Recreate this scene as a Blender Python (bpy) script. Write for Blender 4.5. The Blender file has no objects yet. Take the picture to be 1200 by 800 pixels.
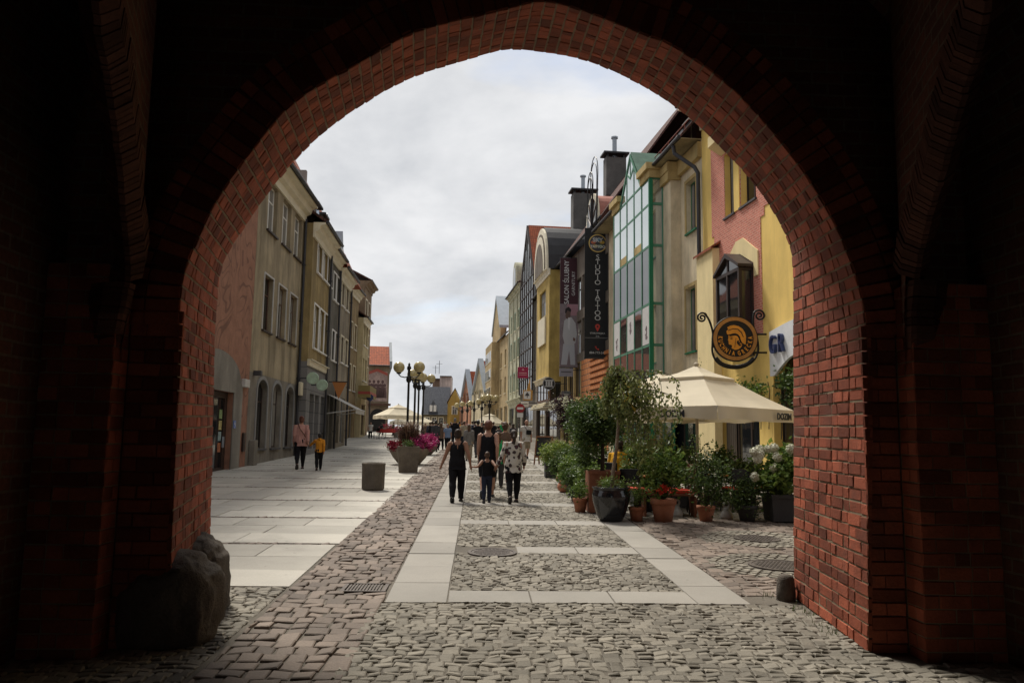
import bpy, bmesh, math, random
import numpy as np
from math import sin, cos, pi, radians, sqrt, atan2, atan
from mathutils import Vector, Matrix

random.seed(7); RNG = np.random.default_rng(7)
SC = bpy.context.scene
COL = SC.collection

# ------------------------------------------------------------------ camera
HC = 1.87                                  # eye height above the cobbles
SLOPE = 0.0247                             # the street climbs gently away from the gate
YAW, PITCH, ROLL = atan(39/933.), atan(112/933.), 0.015
fw = Vector((sin(YAW)*cos(PITCH), cos(YAW)*cos(PITCH), sin(PITCH)))
r0 = Vector((cos(YAW), -sin(YAW), 0)); u0 = r0.cross(fw)
rt = cos(ROLL)*r0 + sin(ROLL)*u0; up = -sin(ROLL)*r0 + cos(ROLL)*u0
cam = bpy.data.objects.new('camera', bpy.data.cameras.new('camera')); COL.objects.link(cam)
cam.matrix_world = Matrix(((rt.x, up.x, -fw.x, 0), (rt.y, up.y, -fw.y, 0), (rt.z, up.z, -fw.z, HC), (0, 0, 0, 1)))
cam.data.sensor_width = 36; cam.data.lens = 933/1200*36
cam.data.clip_start = 0.05; cam.data.clip_end = 3000
SC.camera = cam

# ------------------------------------------------------------------ sky, sun, exposure
SUN_EL, SUN_AZ = 55, -27                   # degrees; azimuth from +Y (down the street) towards +X
W = bpy.data.worlds.new('World'); SC.world = W; W.use_nodes = True
nt = W.node_tree; nt.nodes.clear()
def wn(t, **k):
    n = nt.nodes.new(t)
    for a, b in k.items(): setattr(n, a, b)
    return n
out = wn('ShaderNodeOutputWorld'); bg = wn('ShaderNodeBackground')
sky = wn('ShaderNodeTexSky', sky_type='NISHITA', sun_disc=False, sun_elevation=radians(SUN_EL), sun_rotation=radians(SUN_AZ))
tc = wn('ShaderNodeTexCoord'); sep = wn('ShaderNodeSeparateXYZ')
nt.links.new(tc.outputs['Generated'], sep.inputs[0])
# project the view direction on a flat cloud deck
zz = wn('ShaderNodeMath', operation='MAXIMUM'); zz.inputs[1].default_value = 0.0
nt.links.new(sep.outputs['Z'], zz.inputs[0])
za = wn('ShaderNodeMath', operation='ADD'); za.inputs[1].default_value = 0.34; nt.links.new(zz.outputs[0], za.inputs[0])
dx = wn('ShaderNodeMath', operation='DIVIDE'); dy = wn('ShaderNodeMath', operation='DIVIDE')
nt.links.new(sep.outputs['X'], dx.inputs[0]); nt.links.new(za.outputs[0], dx.inputs[1])
nt.links.new(sep.outputs['Y'], dy.inputs[0]); nt.links.new(za.outputs[0], dy.inputs[1])
cmb = wn('ShaderNodeCombineXYZ'); nt.links.new(dx.outputs[0], cmb.inputs[0]); nt.links.new(dy.outputs[0], cmb.inputs[1])
n1 = wn('ShaderNodeTexNoise'); n1.inputs['Scale'].default_value = 2.3; n1.inputs['Detail'].default_value = 9; n1.inputs['Roughness'].default_value = .58; n1.inputs['Distortion'].default_value = .15
n2 = wn('ShaderNodeTexNoise'); n2.inputs['Scale'].default_value = 1.6; n2.inputs['Detail'].default_value = 6; n2.inputs['Roughness'].default_value = .55
mp = wn('ShaderNodeMapping'); mp.inputs['Location'].default_value = (3.0, 4.75, 2); mp.inputs['Scale'].default_value = (.8, 1.6, 1)
nt.links.new(cmb.outputs[0], n1.inputs['Vector']); nt.links.new(cmb.outputs[0], mp.inputs[0]); nt.links.new(mp.outputs[0], n2.inputs['Vector'])
cr = wn('ShaderNodeValToRGB'); e = cr.color_ramp.elements
e[0].position = .30; e[0].color = (.38, .395, .42, 1); e[1].position = .60; e[1].color = (.59, .594, .605, 1)
nt.links.new(n1.outputs[0], cr.inputs[0])
cov = wn('ShaderNodeValToRGB'); e = cov.color_ramp.elements          # cloud cover: small gaps of blue
e[0].position = .33; e[0].color = (.62, .62, .62, 1); e[1].position = .43; e[1].color = (1, 1, 1, 1)
nt.links.new(n2.outputs[0], cov.inputs[0])
skm = wn('ShaderNodeMix', data_type='RGBA', blend_type='MULTIPLY'); skm.inputs[0].default_value = 1
nt.links.new(sky.outputs[0], skm.inputs[6]); skm.inputs[7].default_value = (.1, .1, .1, 1)
mx = wn('ShaderNodeMix', data_type='RGBA'); nt.links.new(cov.outputs[0], mx.inputs[0])
nt.links.new(skm.outputs[2], mx.inputs[6]); nt.links.new(cr.outputs[0], mx.inputs[7])
nt.links.new(mx.outputs[2], bg.inputs[0]); bg.inputs[1].default_value = 1.0
nt.links.new(bg.outputs[0], out.inputs[0])
sun = bpy.data.objects.new('sun', bpy.data.lights.new('sun', 'SUN')); COL.objects.link(sun)
sun.data.energy = 3.2; sun.data.angle = radians(13); sun.data.color = (1, .94, .84)
sd = Vector((sin(radians(SUN_AZ))*cos(radians(SUN_EL)), cos(radians(SUN_AZ))*cos(radians(SUN_EL)), sin(radians(SUN_EL))))
sun.rotation_euler = sd.to_track_quat('Z', 'Y').to_euler()
sun.location = (-20, 40, 60)
SC.view_settings.view_transform = 'Standard'; SC.view_settings.look = 'None'
SC.view_settings.exposure = .55; SC.view_settings.gamma = 1; SC.view_settings.use_curve_mapping = False
SC.render.engine = 'CYCLES'
SC.cycles.max_bounces = 8; SC.cycles.diffuse_bounces = 4; SC.cycles.glossy_bounces = 3
SC.cycles.use_denoising = True

# ------------------------------------------------------------------ survey: from photo pixel (1200 x 800) to a place
def ray(u, v): return (fw*933 + rt*(u-600) - up*(v-400)).normalized()
CAMP = Vector((0, 0, HC))
def g(y): return SLOPE*y
def gnd(u, v):
    d = ray(u, v); return CAMP + d*(-HC/(d.z-SLOPE*d.y))
def onY(u, v, Y):
    d = ray(u, v); return CAMP + d*(Y/d.y)

# ------------------------------------------------------------------ mesh helpers
class MB:
    """collects shapes and links them as ONE mesh object"""
    def __init__(s): s.v = []; s.f = []; s.m = []; s.cur = 0; s.sm = False; s.smooth = []
    def add(s, vs, fs):
        o = len(s.v); s.v += [tuple(p) for p in vs]
        for f in fs: s.f.append([i+o for i in f]); s.m.append(s.cur); s.smooth.append(s.sm)
        return s
    def box(s, x0, x1, y0, y1, z0, z1, M=None):
        vs = [Vector(p) for p in ((x0,y0,z0),(x1,y0,z0),(x1,y1,z0),(x0,y1,z0),(x0,y0,z1),(x1,y0,z1),(x1,y1,z1),(x0,y1,z1))]
        if M: vs = [M @ p for p in vs]
        return s.add(vs, [(0,3,2,1),(4,5,6,7),(0,1,5,4),(1,2,6,5),(2,3,7,6),(3,0,4,7)])
    def bbox(s, x0, x1, y0, y1, z0, z1, b=.02, M=None):
        """box with chamfered edges"""
        vs = []; fs = []
        bm = bmesh.new(); bmesh.ops.create_cube(bm, size=1)
        for w in bm.verts: w.co = Vector(((x0+x1)/2+w.co.x*(x1-x0), (y0+y1)/2+w.co.y*(y1-y0), (z0+z1)/2+w.co.z*(z1-z0)))
        bmesh.ops.bevel(bm, geom=bm.edges[:], offset=b, segments=2, affect='EDGES', profile=.5)
        bm.verts.index_update()
        vs = [(M @ w.co if M else w.co.copy()) for w in bm.verts]; fs = [[w.index for w in f.verts] for f in bm.faces]
        bm.free(); return s.add(vs, fs)
    def quad(s, a, b, c, d): return s.add([a, b, c, d], [(0, 1, 2, 3)])
    def prism(s, poly, axis, a, b, M=None):
        """extrude a 2D outline along axis 'x','y' or 'z' from a to b"""
        def P(p, t):
            w = {'x': (t, p[0], p[1]), 'y': (p[0], t, p[1]), 'z': (p[0], p[1], t)}[axis]
            return M @ Vector(w) if M else Vector(w)
        n = len(poly); vs = [P(p, a) for p in poly]+[P(p, b) for p in poly]
        fs = [list(range(n))[::-1], list(range(n, 2*n))]+[(i, (i+1) % n, n+(i+1) % n, n+i) for i in range(n)]
        return s.add(vs, fs)
    def tube(s, pts, r, n=8, cap=True):
        """round bar along a path; r is a number or a list"""
        pts = [Vector(p) for p in pts]; k = len(pts)
        rs = r if isinstance(r, (list, tuple)) else [r]*k
        vs = []; prev = None
        for i, p in enumerate(pts):
            t = (pts[min(i+1, k-1)]-pts[max(i-1, 0)])
            t = t.normalized() if t.length > 1e-9 else Vector((0, 0, 1))
            if prev is None:
                a = Vector((1, 0, 0)) if abs(t.x) < .8 else Vector((0, 1, 0))
                nx = (a-t*a.dot(t)).normalized()
            else: nx = (prev-t*prev.dot(t)).normalized()
            prev = nx; ny = t.cross(nx)
            q = rs[i]; qa, qb = q if isinstance(q, (list, tuple)) else (q, q)
            for j in range(n):
                w = 2*pi*j/n; vs.append(p+nx*(qa*cos(w))+ny*(qb*sin(w)))
        fs = [(i*n+j, i*n+(j+1) % n, (i+1)*n+(j+1) % n, (i+1)*n+j) for i in range(k-1) for j in range(n)]
        if cap: fs += [list(range(n))[::-1], list(range((k-1)*n, k*n))]
        return s.add(vs, fs)
    def bar(s, a, b, r, n=8): return s.tube([a, b], r, n)
    def lathe(s, prof, c=(0, 0, 0), n=24, cap=True, M=None):
        vs = []; k = len(prof); c = Vector(c)
        for rr, z in prof:
            for j in range(n):
                w = 2*pi*j/n; p = Vector((rr*cos(w), rr*sin(w), z)); vs.append((M @ p if M else p)+c)
        fs = [(i*n+j, i*n+(j+1) % n, (i+1)*n+(j+1) % n, (i+1)*n+j) for i in range(k-1) for j in range(n)]
        if cap: fs += [list(range(n))[::-1], list(range((k-1)*n, k*n))]
        return s.add(vs, fs)
    def ball(s, c, r, n=16, m=10):
        r = r if isinstance(r, (list, tuple)) else (r, r, r); c = Vector(c)
        vs = [c+Vector((0, 0, -r[2]))]
        for i in range(1, m):
            a = -pi/2+pi*i/m
            for j in range(n): vs.append(c+Vector((r[0]*cos(a)*cos(2*pi*j/n), r[1]*cos(a)*sin(2*pi*j/n), r[2]*sin(a))))
        vs.append(c+Vector((0, 0, r[2]))); T = len(vs)-1
        fs = [(0, 1+(j+1) % n, 1+j) for j in range(n)]
        for i in range(m-2):
            for j in range(n): fs.append((1+i*n+j, 1+i*n+(j+1) % n, 1+(i+1)*n+(j+1) % n, 1+(i+1)*n+j))
        fs += [(1+(m-2)*n+j, 1+(m-2)*n+(j+1) % n, T) for j in range(n)]
        return s.add(vs, fs)
    def build(s, name, mat, parent=None, smooth=False, loc=None, rotz=0):
        me = bpy.data.meshes.new(name); me.from_pydata(s.v, [], s.f)
        mats = mat if isinstance(mat, (list, tuple)) else [mat]
        for m in mats: me.materials.append(m)
        if len(mats) > 1: me.polygons.foreach_set('material_index', s.m)
        if smooth or any(s.smooth): me.polygons.foreach_set('use_smooth', [True]*len(s.f) if smooth else s.smooth)
        me.update()
        o = bpy.data.objects.new(name, me); COL.objects.link(o)
        if parent: o.parent = parent
        if loc is not None: o.location = loc
        if rotz: o.rotation_euler = (0, 0, rotz)
        return o

def tag(o, label=None, cat=None, group=None, kind=None):
    if label: o['label'] = label
    if cat: o['category'] = cat
    if group: o['group'] = group
    if kind: o['kind'] = kind
    return o
def thing(name, label, cat, loc=(0, 0, 0), rotz=0, group=None):
    o = bpy.data.objects.new(name, None); COL.objects.link(o); o.empty_display_size = .2
    o.location = loc; o.rotation_euler = (0, 0, rotz)
    return tag(o, label, cat, group)
def copy_tree(o, parent=None):
    c = o.copy(); COL.objects.link(c); c.parent = parent
    for ch in o.children: copy_tree(ch, c)
    return c

# ------------------------------------------------------------------ materials
def newmat(name):
    m = bpy.data.materials.new(name); m.use_nodes = True
    t = m.node_tree; b = t.nodes['Principled BSDF']; return m, t, b
def nd(t, k, ins=None, **a):
    n = t.nodes.new(k)
    for x, y in a.items(): setattr(n, x, y)
    for x, y in (ins or {}).items(): n.inputs[x].default_value = y
    return n
def c4(c): return (c[0], c[1], c[2], 1)
def sc(c, k): return tuple(x*k for x in c[:3])
def surf(name, col, rough=.8, var=.25, vscale=1.5, fine=30, bump=.15, metal=0, spec=.3, island=0, streak=0, stain=None, bdist=.02, spots=0):
    """general surface: large blotches, fine grain, vertical weather streaks, per-piece variation, bump"""
    m, t, b = newmat(name); L = t.links.new
    tcn = nd(t, 'ShaderNodeTexCoord')
    n = nd(t, 'ShaderNodeTexNoise', {'Scale': vscale, 'Detail': 6, 'Roughness': .65}); L(tcn.outputs['Object'], n.inputs['Vector'])
    mr = nd(t, 'ShaderNodeMapRange', {1: .3, 2: .7, 3: 1-var, 4: 1+var}); L(n.outputs[0], mr.inputs[0])
    nf = nd(t, 'ShaderNodeTexNoise', {'Scale': fine, 'Detail': 4, 'Roughness': .7}); L(tcn.outputs['Object'], nf.inputs['Vector'])
    mf = nd(t, 'ShaderNodeMapRange', {1: .3, 2: .7, 3: 1-var*.6, 4: 1+var*.6}); L(nf.outputs[0], mf.inputs[0])
    mu = nd(t, 'ShaderNodeMath', operation='MULTIPLY'); L(mr.outputs[0], mu.inputs[0]); L(mf.outputs[0], mu.inputs[1]); f = mu
    if streak:
        mp = nd(t, 'ShaderNodeMapping'); mp.inputs['Scale'].default_value = (1.1, 1.1, .22); L(tcn.outputs['Object'], mp.inputs[0])
        ns = nd(t, 'ShaderNodeTexNoise', {'Scale': 1.3, 'Detail': 7, 'Roughness': .62, 'Distortion': .4}); L(mp.outputs[0], ns.inputs['Vector'])
        ms = nd(t, 'ShaderNodeMapRange', {1: .42, 2: .66, 3: 1, 4: 1-streak}); L(ns.outputs[0], ms.inputs[0])
        m2 = nd(t, 'ShaderNodeMath', operation='MULTIPLY'); L(f.outputs[0], m2.inputs[0]); L(ms.outputs[0], m2.inputs[1]); f = m2
    if island:
        ge = nd(t, 'ShaderNodeNewGeometry'); mi = nd(t, 'ShaderNodeMapRange', {1: 0, 2: 1, 3: 1-island, 4: 1+island}); L(ge.outputs['Random Per Island'], mi.inputs[0])
        m2 = nd(t, 'ShaderNodeMath', operation='MULTIPLY'); L(f.outputs[0], m2.inputs[0]); L(mi.outputs[0], m2.inputs[1]); f = m2
    vm = nd(t, 'ShaderNodeVectorMath', {0: col[:3]}, operation='SCALE'); L(f.outputs[0], vm.inputs['Scale'])
    src = vm.outputs[0]
    if stain:
        nn = nd(t, 'ShaderNodeTexNoise', {'Scale': vscale*.6, 'Detail': 8, 'Roughness': .72}); L(tcn.outputs['Object'], nn.inputs['Vector'])
        mm = nd(t, 'ShaderNodeMapRange', {1: .52, 2: .68, 3: 0, 4: .8}); L(nn.outputs[0], mm.inputs[0])
        mx = nd(t, 'ShaderNodeMix', data_type='RGBA'); L(mm.outputs[0], mx.inputs[0]); L(src, mx.inputs[6]); mx.inputs[7].default_value = c4(stain); src = mx.outputs[2]
    if spots:
        vo = nd(t, 'ShaderNodeTexVoronoi', {'Scale': 3.2, 'Randomness': 1}); L(tcn.outputs['Object'], vo.inputs['Vector'])
        ms_ = nd(t, 'ShaderNodeMapRange', {1: .05, 2: .085, 3: spots, 4: 0}); L(vo.outputs['Distance'], ms_.inputs[0])
        mx = nd(t, 'ShaderNodeMix', data_type='RGBA'); L(ms_.outputs[0], mx.inputs[0]); L(src, mx.inputs[6]); mx.inputs[7].default_value = c4(sc(col, .45)); src = mx.outputs[2]
    L(src, b.inputs['Base Color'])
    b.inputs['Roughness'].default_value = rough; b.inputs['Metallic'].default_value = metal; b.inputs['Specular IOR Level'].default_value = spec
    if bump:
        bp = nd(t, 'ShaderNodeBump', {'Strength': bump, 'Distance': bdist}); L(nf.outputs[0], bp.inputs['Height']); L(bp.outputs[0], b.inputs['Normal'])
    return m
def plain(name, col, rough=.5, metal=0, spec=.4, emit=0):
    m, t, b = newmat(name)
    b.inputs['Base Color'].default_value = c4(col); b.inputs['Roughness'].default_value = rough
    b.inputs['Metallic'].default_value = metal; b.inputs['Specular IOR Level'].default_value = spec
    return m
def brickmat(name, c1, c2, mortar, w=.28, h=.11, ms=.012, bump=.5, var=.3, rough=.9, off=.5, c3=None):
    m, t, b = newmat(name); L = t.links.new
    tcn = nd(t, 'ShaderNodeTexCoord'); ge = nd(t, 'ShaderNodeTexCoord')
    sp = nd(t, 'ShaderNodeSeparateXYZ'); L(tcn.outputs['Object'], sp.inputs[0])
    sn = nd(t, 'ShaderNodeSeparateXYZ'); L(ge.outputs['Normal'], sn.inputs[0])
    ab = nd(t, 'ShaderNodeMath', operation='ABSOLUTE'); L(sn.outputs['X'], ab.inputs[0])
    st = nd(t, 'ShaderNodeMath', {1: .6}, operation='GREATER_THAN'); L(ab.outputs[0], st.inputs[0])
    mxx = nd(t, 'ShaderNodeMix'); L(st.outputs[0], mxx.inputs[0]); L(sp.outputs['X'], mxx.inputs[2]); L(sp.outputs['Y'], mxx.inputs[3])
    cb = nd(t, 'ShaderNodeCombineXYZ'); L(mxx.outputs[0], cb.inputs[0]); L(sp.outputs['Z'], cb.inputs[1])
    wn_ = nd(t, 'ShaderNodeTexNoise', {'Scale': 2.5, 'Detail': 3}); L(tcn.outputs['Object'], wn_.inputs['Vector'])
    wv = nd(t, 'ShaderNodeVectorMath', {3: .025}, operation='SCALE'); L(wn_.outputs['Color'], wv.inputs[0])
    ad = nd(t, 'ShaderNodeVectorMath', operation='ADD'); L(cb.outputs[0], ad.inputs[0]); L(wv.outputs[0], ad.inputs[1])
    br = nd(t, 'ShaderNodeTexBrick', {'Color1': c4(c1), 'Color2': c4(c2), 'Mortar': c4(mortar), 'Scale': 1, 'Mortar Size': ms, 'Mortar Smooth': .2, 'Brick Width': w, 'Row Height': h, 'Bias': 0}, offset=off)
    L(ad.outputs[0], br.inputs['Vector'])
    nf = nd(t, 'ShaderNodeTexNoise', {'Scale': 18, 'Detail': 6, 'Roughness': .7}); L(tcn.outputs['Object'], nf.inputs['Vector'])
    mf = nd(t, 'ShaderNodeMapRange', {1: .3, 2: .7, 3: 1-var, 4: 1+var}); L(nf.outputs[0], mf.inputs[0])
    vm = nd(t, 'ShaderNodeVectorMath', operation='SCALE'); L(br.outputs['Color'], vm.inputs[0]); L(mf.outputs[0], vm.inputs['Scale'])
    src = vm.outputs[0]
    if c3:
        nl = nd(t, 'ShaderNodeTexNoise', {'Scale': .9, 'Detail': 8, 'Roughness': .75}); L(tcn.outputs['Object'], nl.inputs['Vector'])
        ml = nd(t, 'ShaderNodeMapRange', {1: .5, 2: .7, 3: 0, 4: .7}); L(nl.outputs[0], ml.inputs[0])
        mx = nd(t, 'ShaderNodeMix', data_type='RGBA'); L(ml.outputs[0], mx.inputs[0]); L(src, mx.inputs[6]); mx.inputs[7].default_value = c4(c3); src = mx.outputs[2]
    L(src, b.inputs['Base Color']); b.inputs['Roughness'].default_value = rough; b.inputs['Specular IOR Level'].default_value = .25
    iv = nd(t, 'ShaderNodeMath', {0: 1}, operation='SUBTRACT'); L(br.outputs['Fac'], iv.inputs[1])
    a2 = nd(t, 'ShaderNodeMath', {2: 1}, operation='MULTIPLY_ADD'); L(nf.outputs[0], a2.inputs[0]); a2.inputs[1].default_value = .5; L(iv.outputs[0], a2.inputs[2])
    bp = nd(t, 'ShaderNodeBump', {'Strength': bump, 'Distance': .012}); L(a2.outputs[0], bp.inputs['Height']); L(bp.outputs[0], b.inputs['Normal'])
    return m
def tilemat(name, c1, c2):
    return brickmat(name, c1, c2, sc(c1, .35), w=.2, h=.24, ms=.018, bump=1, var=.25, off=0)
def leafmat(name, c1, c2, trans=.3):
    m, t, b = newmat(name); L = t.links.new
    ge = nd(t, 'ShaderNodeNewGeometry'); cr = nd(t, 'ShaderNodeValToRGB')
    cr.color_ramp.elements[0].color = c4(c1); cr.color_ramp.elements[1].color = c4(c2); L(ge.outputs['Random Per Island'], cr.inputs[0])
    L(cr.outputs[0], b.inputs['Base Color']); b.inputs['Roughness'].default_value = .5; b.inputs['Specular IOR Level'].default_value = .35
    tr = nd(t, 'ShaderNodeBsdfTranslucent'); L(cr.outputs[0], tr.inputs[0])
    mx = nd(t, 'ShaderNodeMixShader', {0: trans}); L(b.outputs[0], mx.inputs[1]); L(tr.outputs[0], mx.inputs[2]); L(mx.outputs[0], t.nodes['Material Output'].inputs[0])
    return m
def glassmat(name, col, rough=.04, spec=.9):
    m, t, b = newmat(name); L = t.links.new
    tcn = nd(t, 'ShaderNodeTexCoord'); n = nd(t, 'ShaderNodeTexNoise', {'Scale': .8, 'Detail': 1}); L(tcn.outputs['Object'], n.inputs['Vector'])
    bp = nd(t, 'ShaderNodeBump', {'Strength': .05, 'Distance': .05}); L(n.outputs[0], bp.inputs['Height']); L(bp.outputs[0], b.inputs['Normal'])
    b.inputs['Base Color'].default_value = c4(col); b.inputs['Roughness'].default_value = rough; b.inputs['Specular IOR Level'].default_value = spec
    return m

M = {}
M['glass'] = glassmat('window_glass', (.012, .014, .016))
M['glass_light'] = glassmat('curtained_glass', (.20, .20, .19), .12, .7)
M['glass_mirror'] = glassmat('reflective_glass', (.55, .60, .60), .02, .9)
M['glass_mirror'].node_tree.nodes['Principled BSDF'].inputs['Metallic'].default_value = .8
for _n, _c in dict(white=(.72, .71, .68), cream=(.66, .60, .45), brown=(.09, .045, .03), darkbrown=(.035, .022, .018), black=(.012, .012, .013), green=(.015, .16, .075), palegreen=(.26, .36, .27),
                   grey=(.22, .22, .22), darkgrey=(.06, .06, .065), zinc=(.30, .34, .38), red=(.45, .03, .03), gold=(.5, .30, .06), terracotta=(.36, .12, .06), lightgrey=(.45, .44, .42)).items():
    M[_n] = surf('painted_'+_n, _c, rough=.5, var=.12, bump=.05)
# ------------------------------------------------------------------ ground
M['sand'] = surf('joint_sand', (.13, .115, .094), .95, .35, 1.2, 60, .3)
M['sett'] = surf('granite_sett', (.22, .20, .163), .8, .22, .8, 55, .5, island=.25, spec=.3, bdist=.01, stain=(.14, .125, .10))
M['sett_red'] = surf('porphyry_sett', (.165, .13, .105), .75, .25, .8, 45, .5, island=.3, spec=.3, bdist=.01, stain=(.11, .09, .075))
M['slab'] = surf('granite_slab', (.26, .244, .215), .75, .16, .5, 70, .12, island=.13, spec=.3, stain=(.20, .187, .165), spots=.5)
M['slab_dark'] = surf('concrete_paving_slab', (.39, .37, .325), .8, .18, .4, 60, .15, island=.16, spec=.3, stain=(.22, .208, .185), spots=.6)
sh = MB()
ys = [-14, 0, 20, 60, 140, 400, 900]
for a, b in zip(ys, ys[1:]): sh.quad((-400, a, g(min(a, 170))-.007), (400, a, g(min(a, 170))-.007), (400, b, g(min(b, 170))-.007), (-400, b, g(min(b, 170))-.007))
tag(sh.build('ground', M['sand']), kind='structure')

def field(name, mat, x0, x1, y0, y1, row, wid, gap=.008, jit=.006, hgt=.008, inset=.014, skip=None, xf=None, tilt=.004, offrow=True, rx=None):
    """rows of individually shaped stones; row = depth of a row, wid = (min, max) width"""
    v = []; f = []; y = y0
    rr = random.Random(name)
    while y < y1-.01:
        d = min(row*rr.uniform(.93, 1.07), y1-y)
        if y1-(y+d) < row*.35: d = y1-y
        x = x0-(rr.uniform(0, wid[1]) if offrow else 0)
        ph = rr.uniform(0, 6)
        while x < x1:
            w = rr.uniform(*wid)
            a, b = max(x, x0), min(x+w, x1)
            if x1-b < wid[0]*.45: b = x1; w = b-x
            x += w
            if b-a < .04: continue
            cx, cy = (a+b)/2, y+d/2
            if skip and skip(cx, cy): continue
            hx, hy = (b-a)/2-gap/2, d/2-gap/2
            if hx < .015 or hy < .015: continue
            h = hgt*rr.uniform(.3, 1.25); tx, ty = rr.uniform(-tilt, tilt)*2, rr.uniform(-tilt, tilt)*2
            o = len(v); ji = [(rr.uniform(-jit, jit), rr.uniform(-jit, jit)) for _ in range(4)]
            for (k, zz) in ((0, -.03), (.25, h-.007), (1, h)):
                for (sx, sy), (jx, jy) in zip(((-1, -1), (1, -1), (1, 1), (-1, 1)), ji):
                    px = cx+sx*(hx-inset*k)+jx; py = cy+sy*(hy-inset*k)+jy
                    if k == 0: px, py = cx+sx*hx+jx, cy+sy*hy+jy
                    if offrow and row < .25: py += .16*row*sin(px*1.7+ph*.12)
                    if xf: px, py = xf(px, py)
                    v.append((px, py, g(py)+zz+(tx*sx+ty*sy if k else 0)))
            for r_ in (0, 4): f += [(o+r_+i, o+r_+(i+1) % 4, o+r_+4+(i+1) % 4, o+r_+4+i) for i in range(4)]
            f.append((o+8, o+9, o+10, o+11))
        y += d
    mb = MB(); mb.v = v; mb.f = f; mb.m = [0]*len(f); mb.smooth = [False]*len(f)
    return tag(mb.build(name, mat), kind='structure')

SX0, SX1 = -.90, 2.85                       # strip of slabs and cobble panels in the street's middle
IX0, IX1 = -.27, 2.30
MH = [(.24, 11.3, .34, 1), (4.5, 12.83, .36, 0), (3.98, 10.5, .40, 0)]   # manholes: x, y, radius, in panel
def in_mh(x, y): return any((x-a)**2+(y-b)**2 < (r+.04)**2 for a, b, r, _ in MH)
BANDS = [8.31+2.95*k for k in range(24)]    # y of the cross bands
def in_ring(x, y): return any((x-a)**2+(y-b)**2 < (r+.52)**2 for a, b, r, k in MH if not k)
def in_grate(x, y): return -1.42 < x < -.93 and 8.72 < y < 9.22
# foreground setts under and before the arch
field('cobblestone_road', M['sett'], -1.0, 4.3, 2.2, 8.30, .102, (.09, .15), skip=lambda x, y: x > 3.3 and y > 6.3 and not y > 8.7)
field('cobblestone_verge', M['sett'], -3.9, -2.02, 2.2, 8.98, .102, (.09, .15))
# panels between the slab bands
for i, yb in enumerate(BANDS[:9]):
    field('cobblestone_panel', M['sett'], IX0+.004, IX1-.004, yb+.555, yb+2.945, .105, (.085, .14), skip=in_mh)
far = MB()
for yb in BANDS[9:]: far.quad(*[(x, y, g(y)+.004) for x, y in ((IX0, yb+.55), (IX1, yb+.55), (IX1, yb+2.95), (IX0, yb+2.95))])
tag(far.build('distant_cobblestone_panels', M['sett']), kind='structure')
# slabs: borders and cross bands
field('slab_border', M['slab'], SX0, IX0, 8.31, 79, .98, (.62, .63), gap=.008, jit=.002, hgt=.006, inset=.004, tilt=.0008, offrow=False)
field('slab_border', M['slab'], IX1, SX1, 8.31, 79, .90, (.55, .56), gap=.008, jit=.002, hgt=.006, inset=.004, tilt=.0008, offrow=False)
for yb in BANDS: field('slab_band', M['slab'], IX0+.003, IX1-.003, yb, yb+.55, .55, (.85, .86), gap=.008, jit=.002, hgt=.006, inset=.004, tilt=.0008, offrow=False, skip=in_mh)
# reddish setts: left band beside the pavement, right zone by the terrace
field('red_sett_band', M['sett_red'], -1.98, -.91, 2.2, 46, .19, (.14, .22), gap=.012, jit=.008, hgt=.014, skip=in_grate)
field('red_sett_area', M['sett_red'], SX1+.01, 7.6, 8.72, 15.2, .17, (.15, .22), jit=.007, skip=lambda x, y: in_mh(x, y) or in_ring(x, y))
for a, b, r, k in MH:
    if k: continue
    v = MB()
    for ring in range(4):
        q = r+.06+ring*.115; n = int(2*pi*q/.12)
        for j in range(n):
            w0, w1 = 2*pi*j/n+.012/q, 2*pi*(j+1)/n-.012/q
            P = [(a+rr*cos(w), b+rr*sin(w)) for rr, w in ((q, w0), (q+.10, w0), (q+.10, w1), (q, w1))]
            if any(p[0] < SX1+.02 for p in P): continue
            h = random.uniform(.004, .014)
            c = ((P[0][0]+P[2][0])/2, (P[0][1]+P[2][1])/2)
            v.add([(x, y, g(y)-.03) for x, y in P]+[(c[0]+(x-c[0])*.84, c[1]+(y-c[1])*.84, g(y)+h) for x, y in P], [(0, 1, 5, 4), (1, 2, 6, 5), (2, 3, 7, 6), (3, 0, 4, 7), (4, 5, 6, 7)])
    tag(v.build('sett_ring', M['sett']), kind='structure')
def sidewalk_skip(x, y): return False
for k in range(24):
    yb = 9.0+2.95*k
    xl = -13 if yb > 40 else -8.6
    field('left_pavement', M['slab_dark'], xl, -2.0+.012*max(0, yb-9), yb, yb+2.83, .945, (1.18, 1.22), gap=.01, jit=.003, hgt=.007, inset=.005, tilt=.001)
    if k < 12: field('sett_line', M['sett_red'], xl, -2.0+.012*max(0, yb-9), yb+2.835, yb+2.945, .11, (.10, .14))
mq = MB()
mq.quad(*[(x, y, g(y)+.001) for x, y in ((-13, 79.8), (-2, 79.8), (-2, 165), (-13, 165))]); mq.quad(*[(x, y, g(y)+.001) for x, y in ((-2, 79.8), (9, 79.8), (9, 165), (-2, 165))])
tag(mq.build('far_pavement', M['slab_dark']), kind='structure')
field('terrace_paving', M['sett'], SX1+.01, 9.6, 15.22, 46, .30, (.25, .36), gap=.02, hgt=.008)

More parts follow.
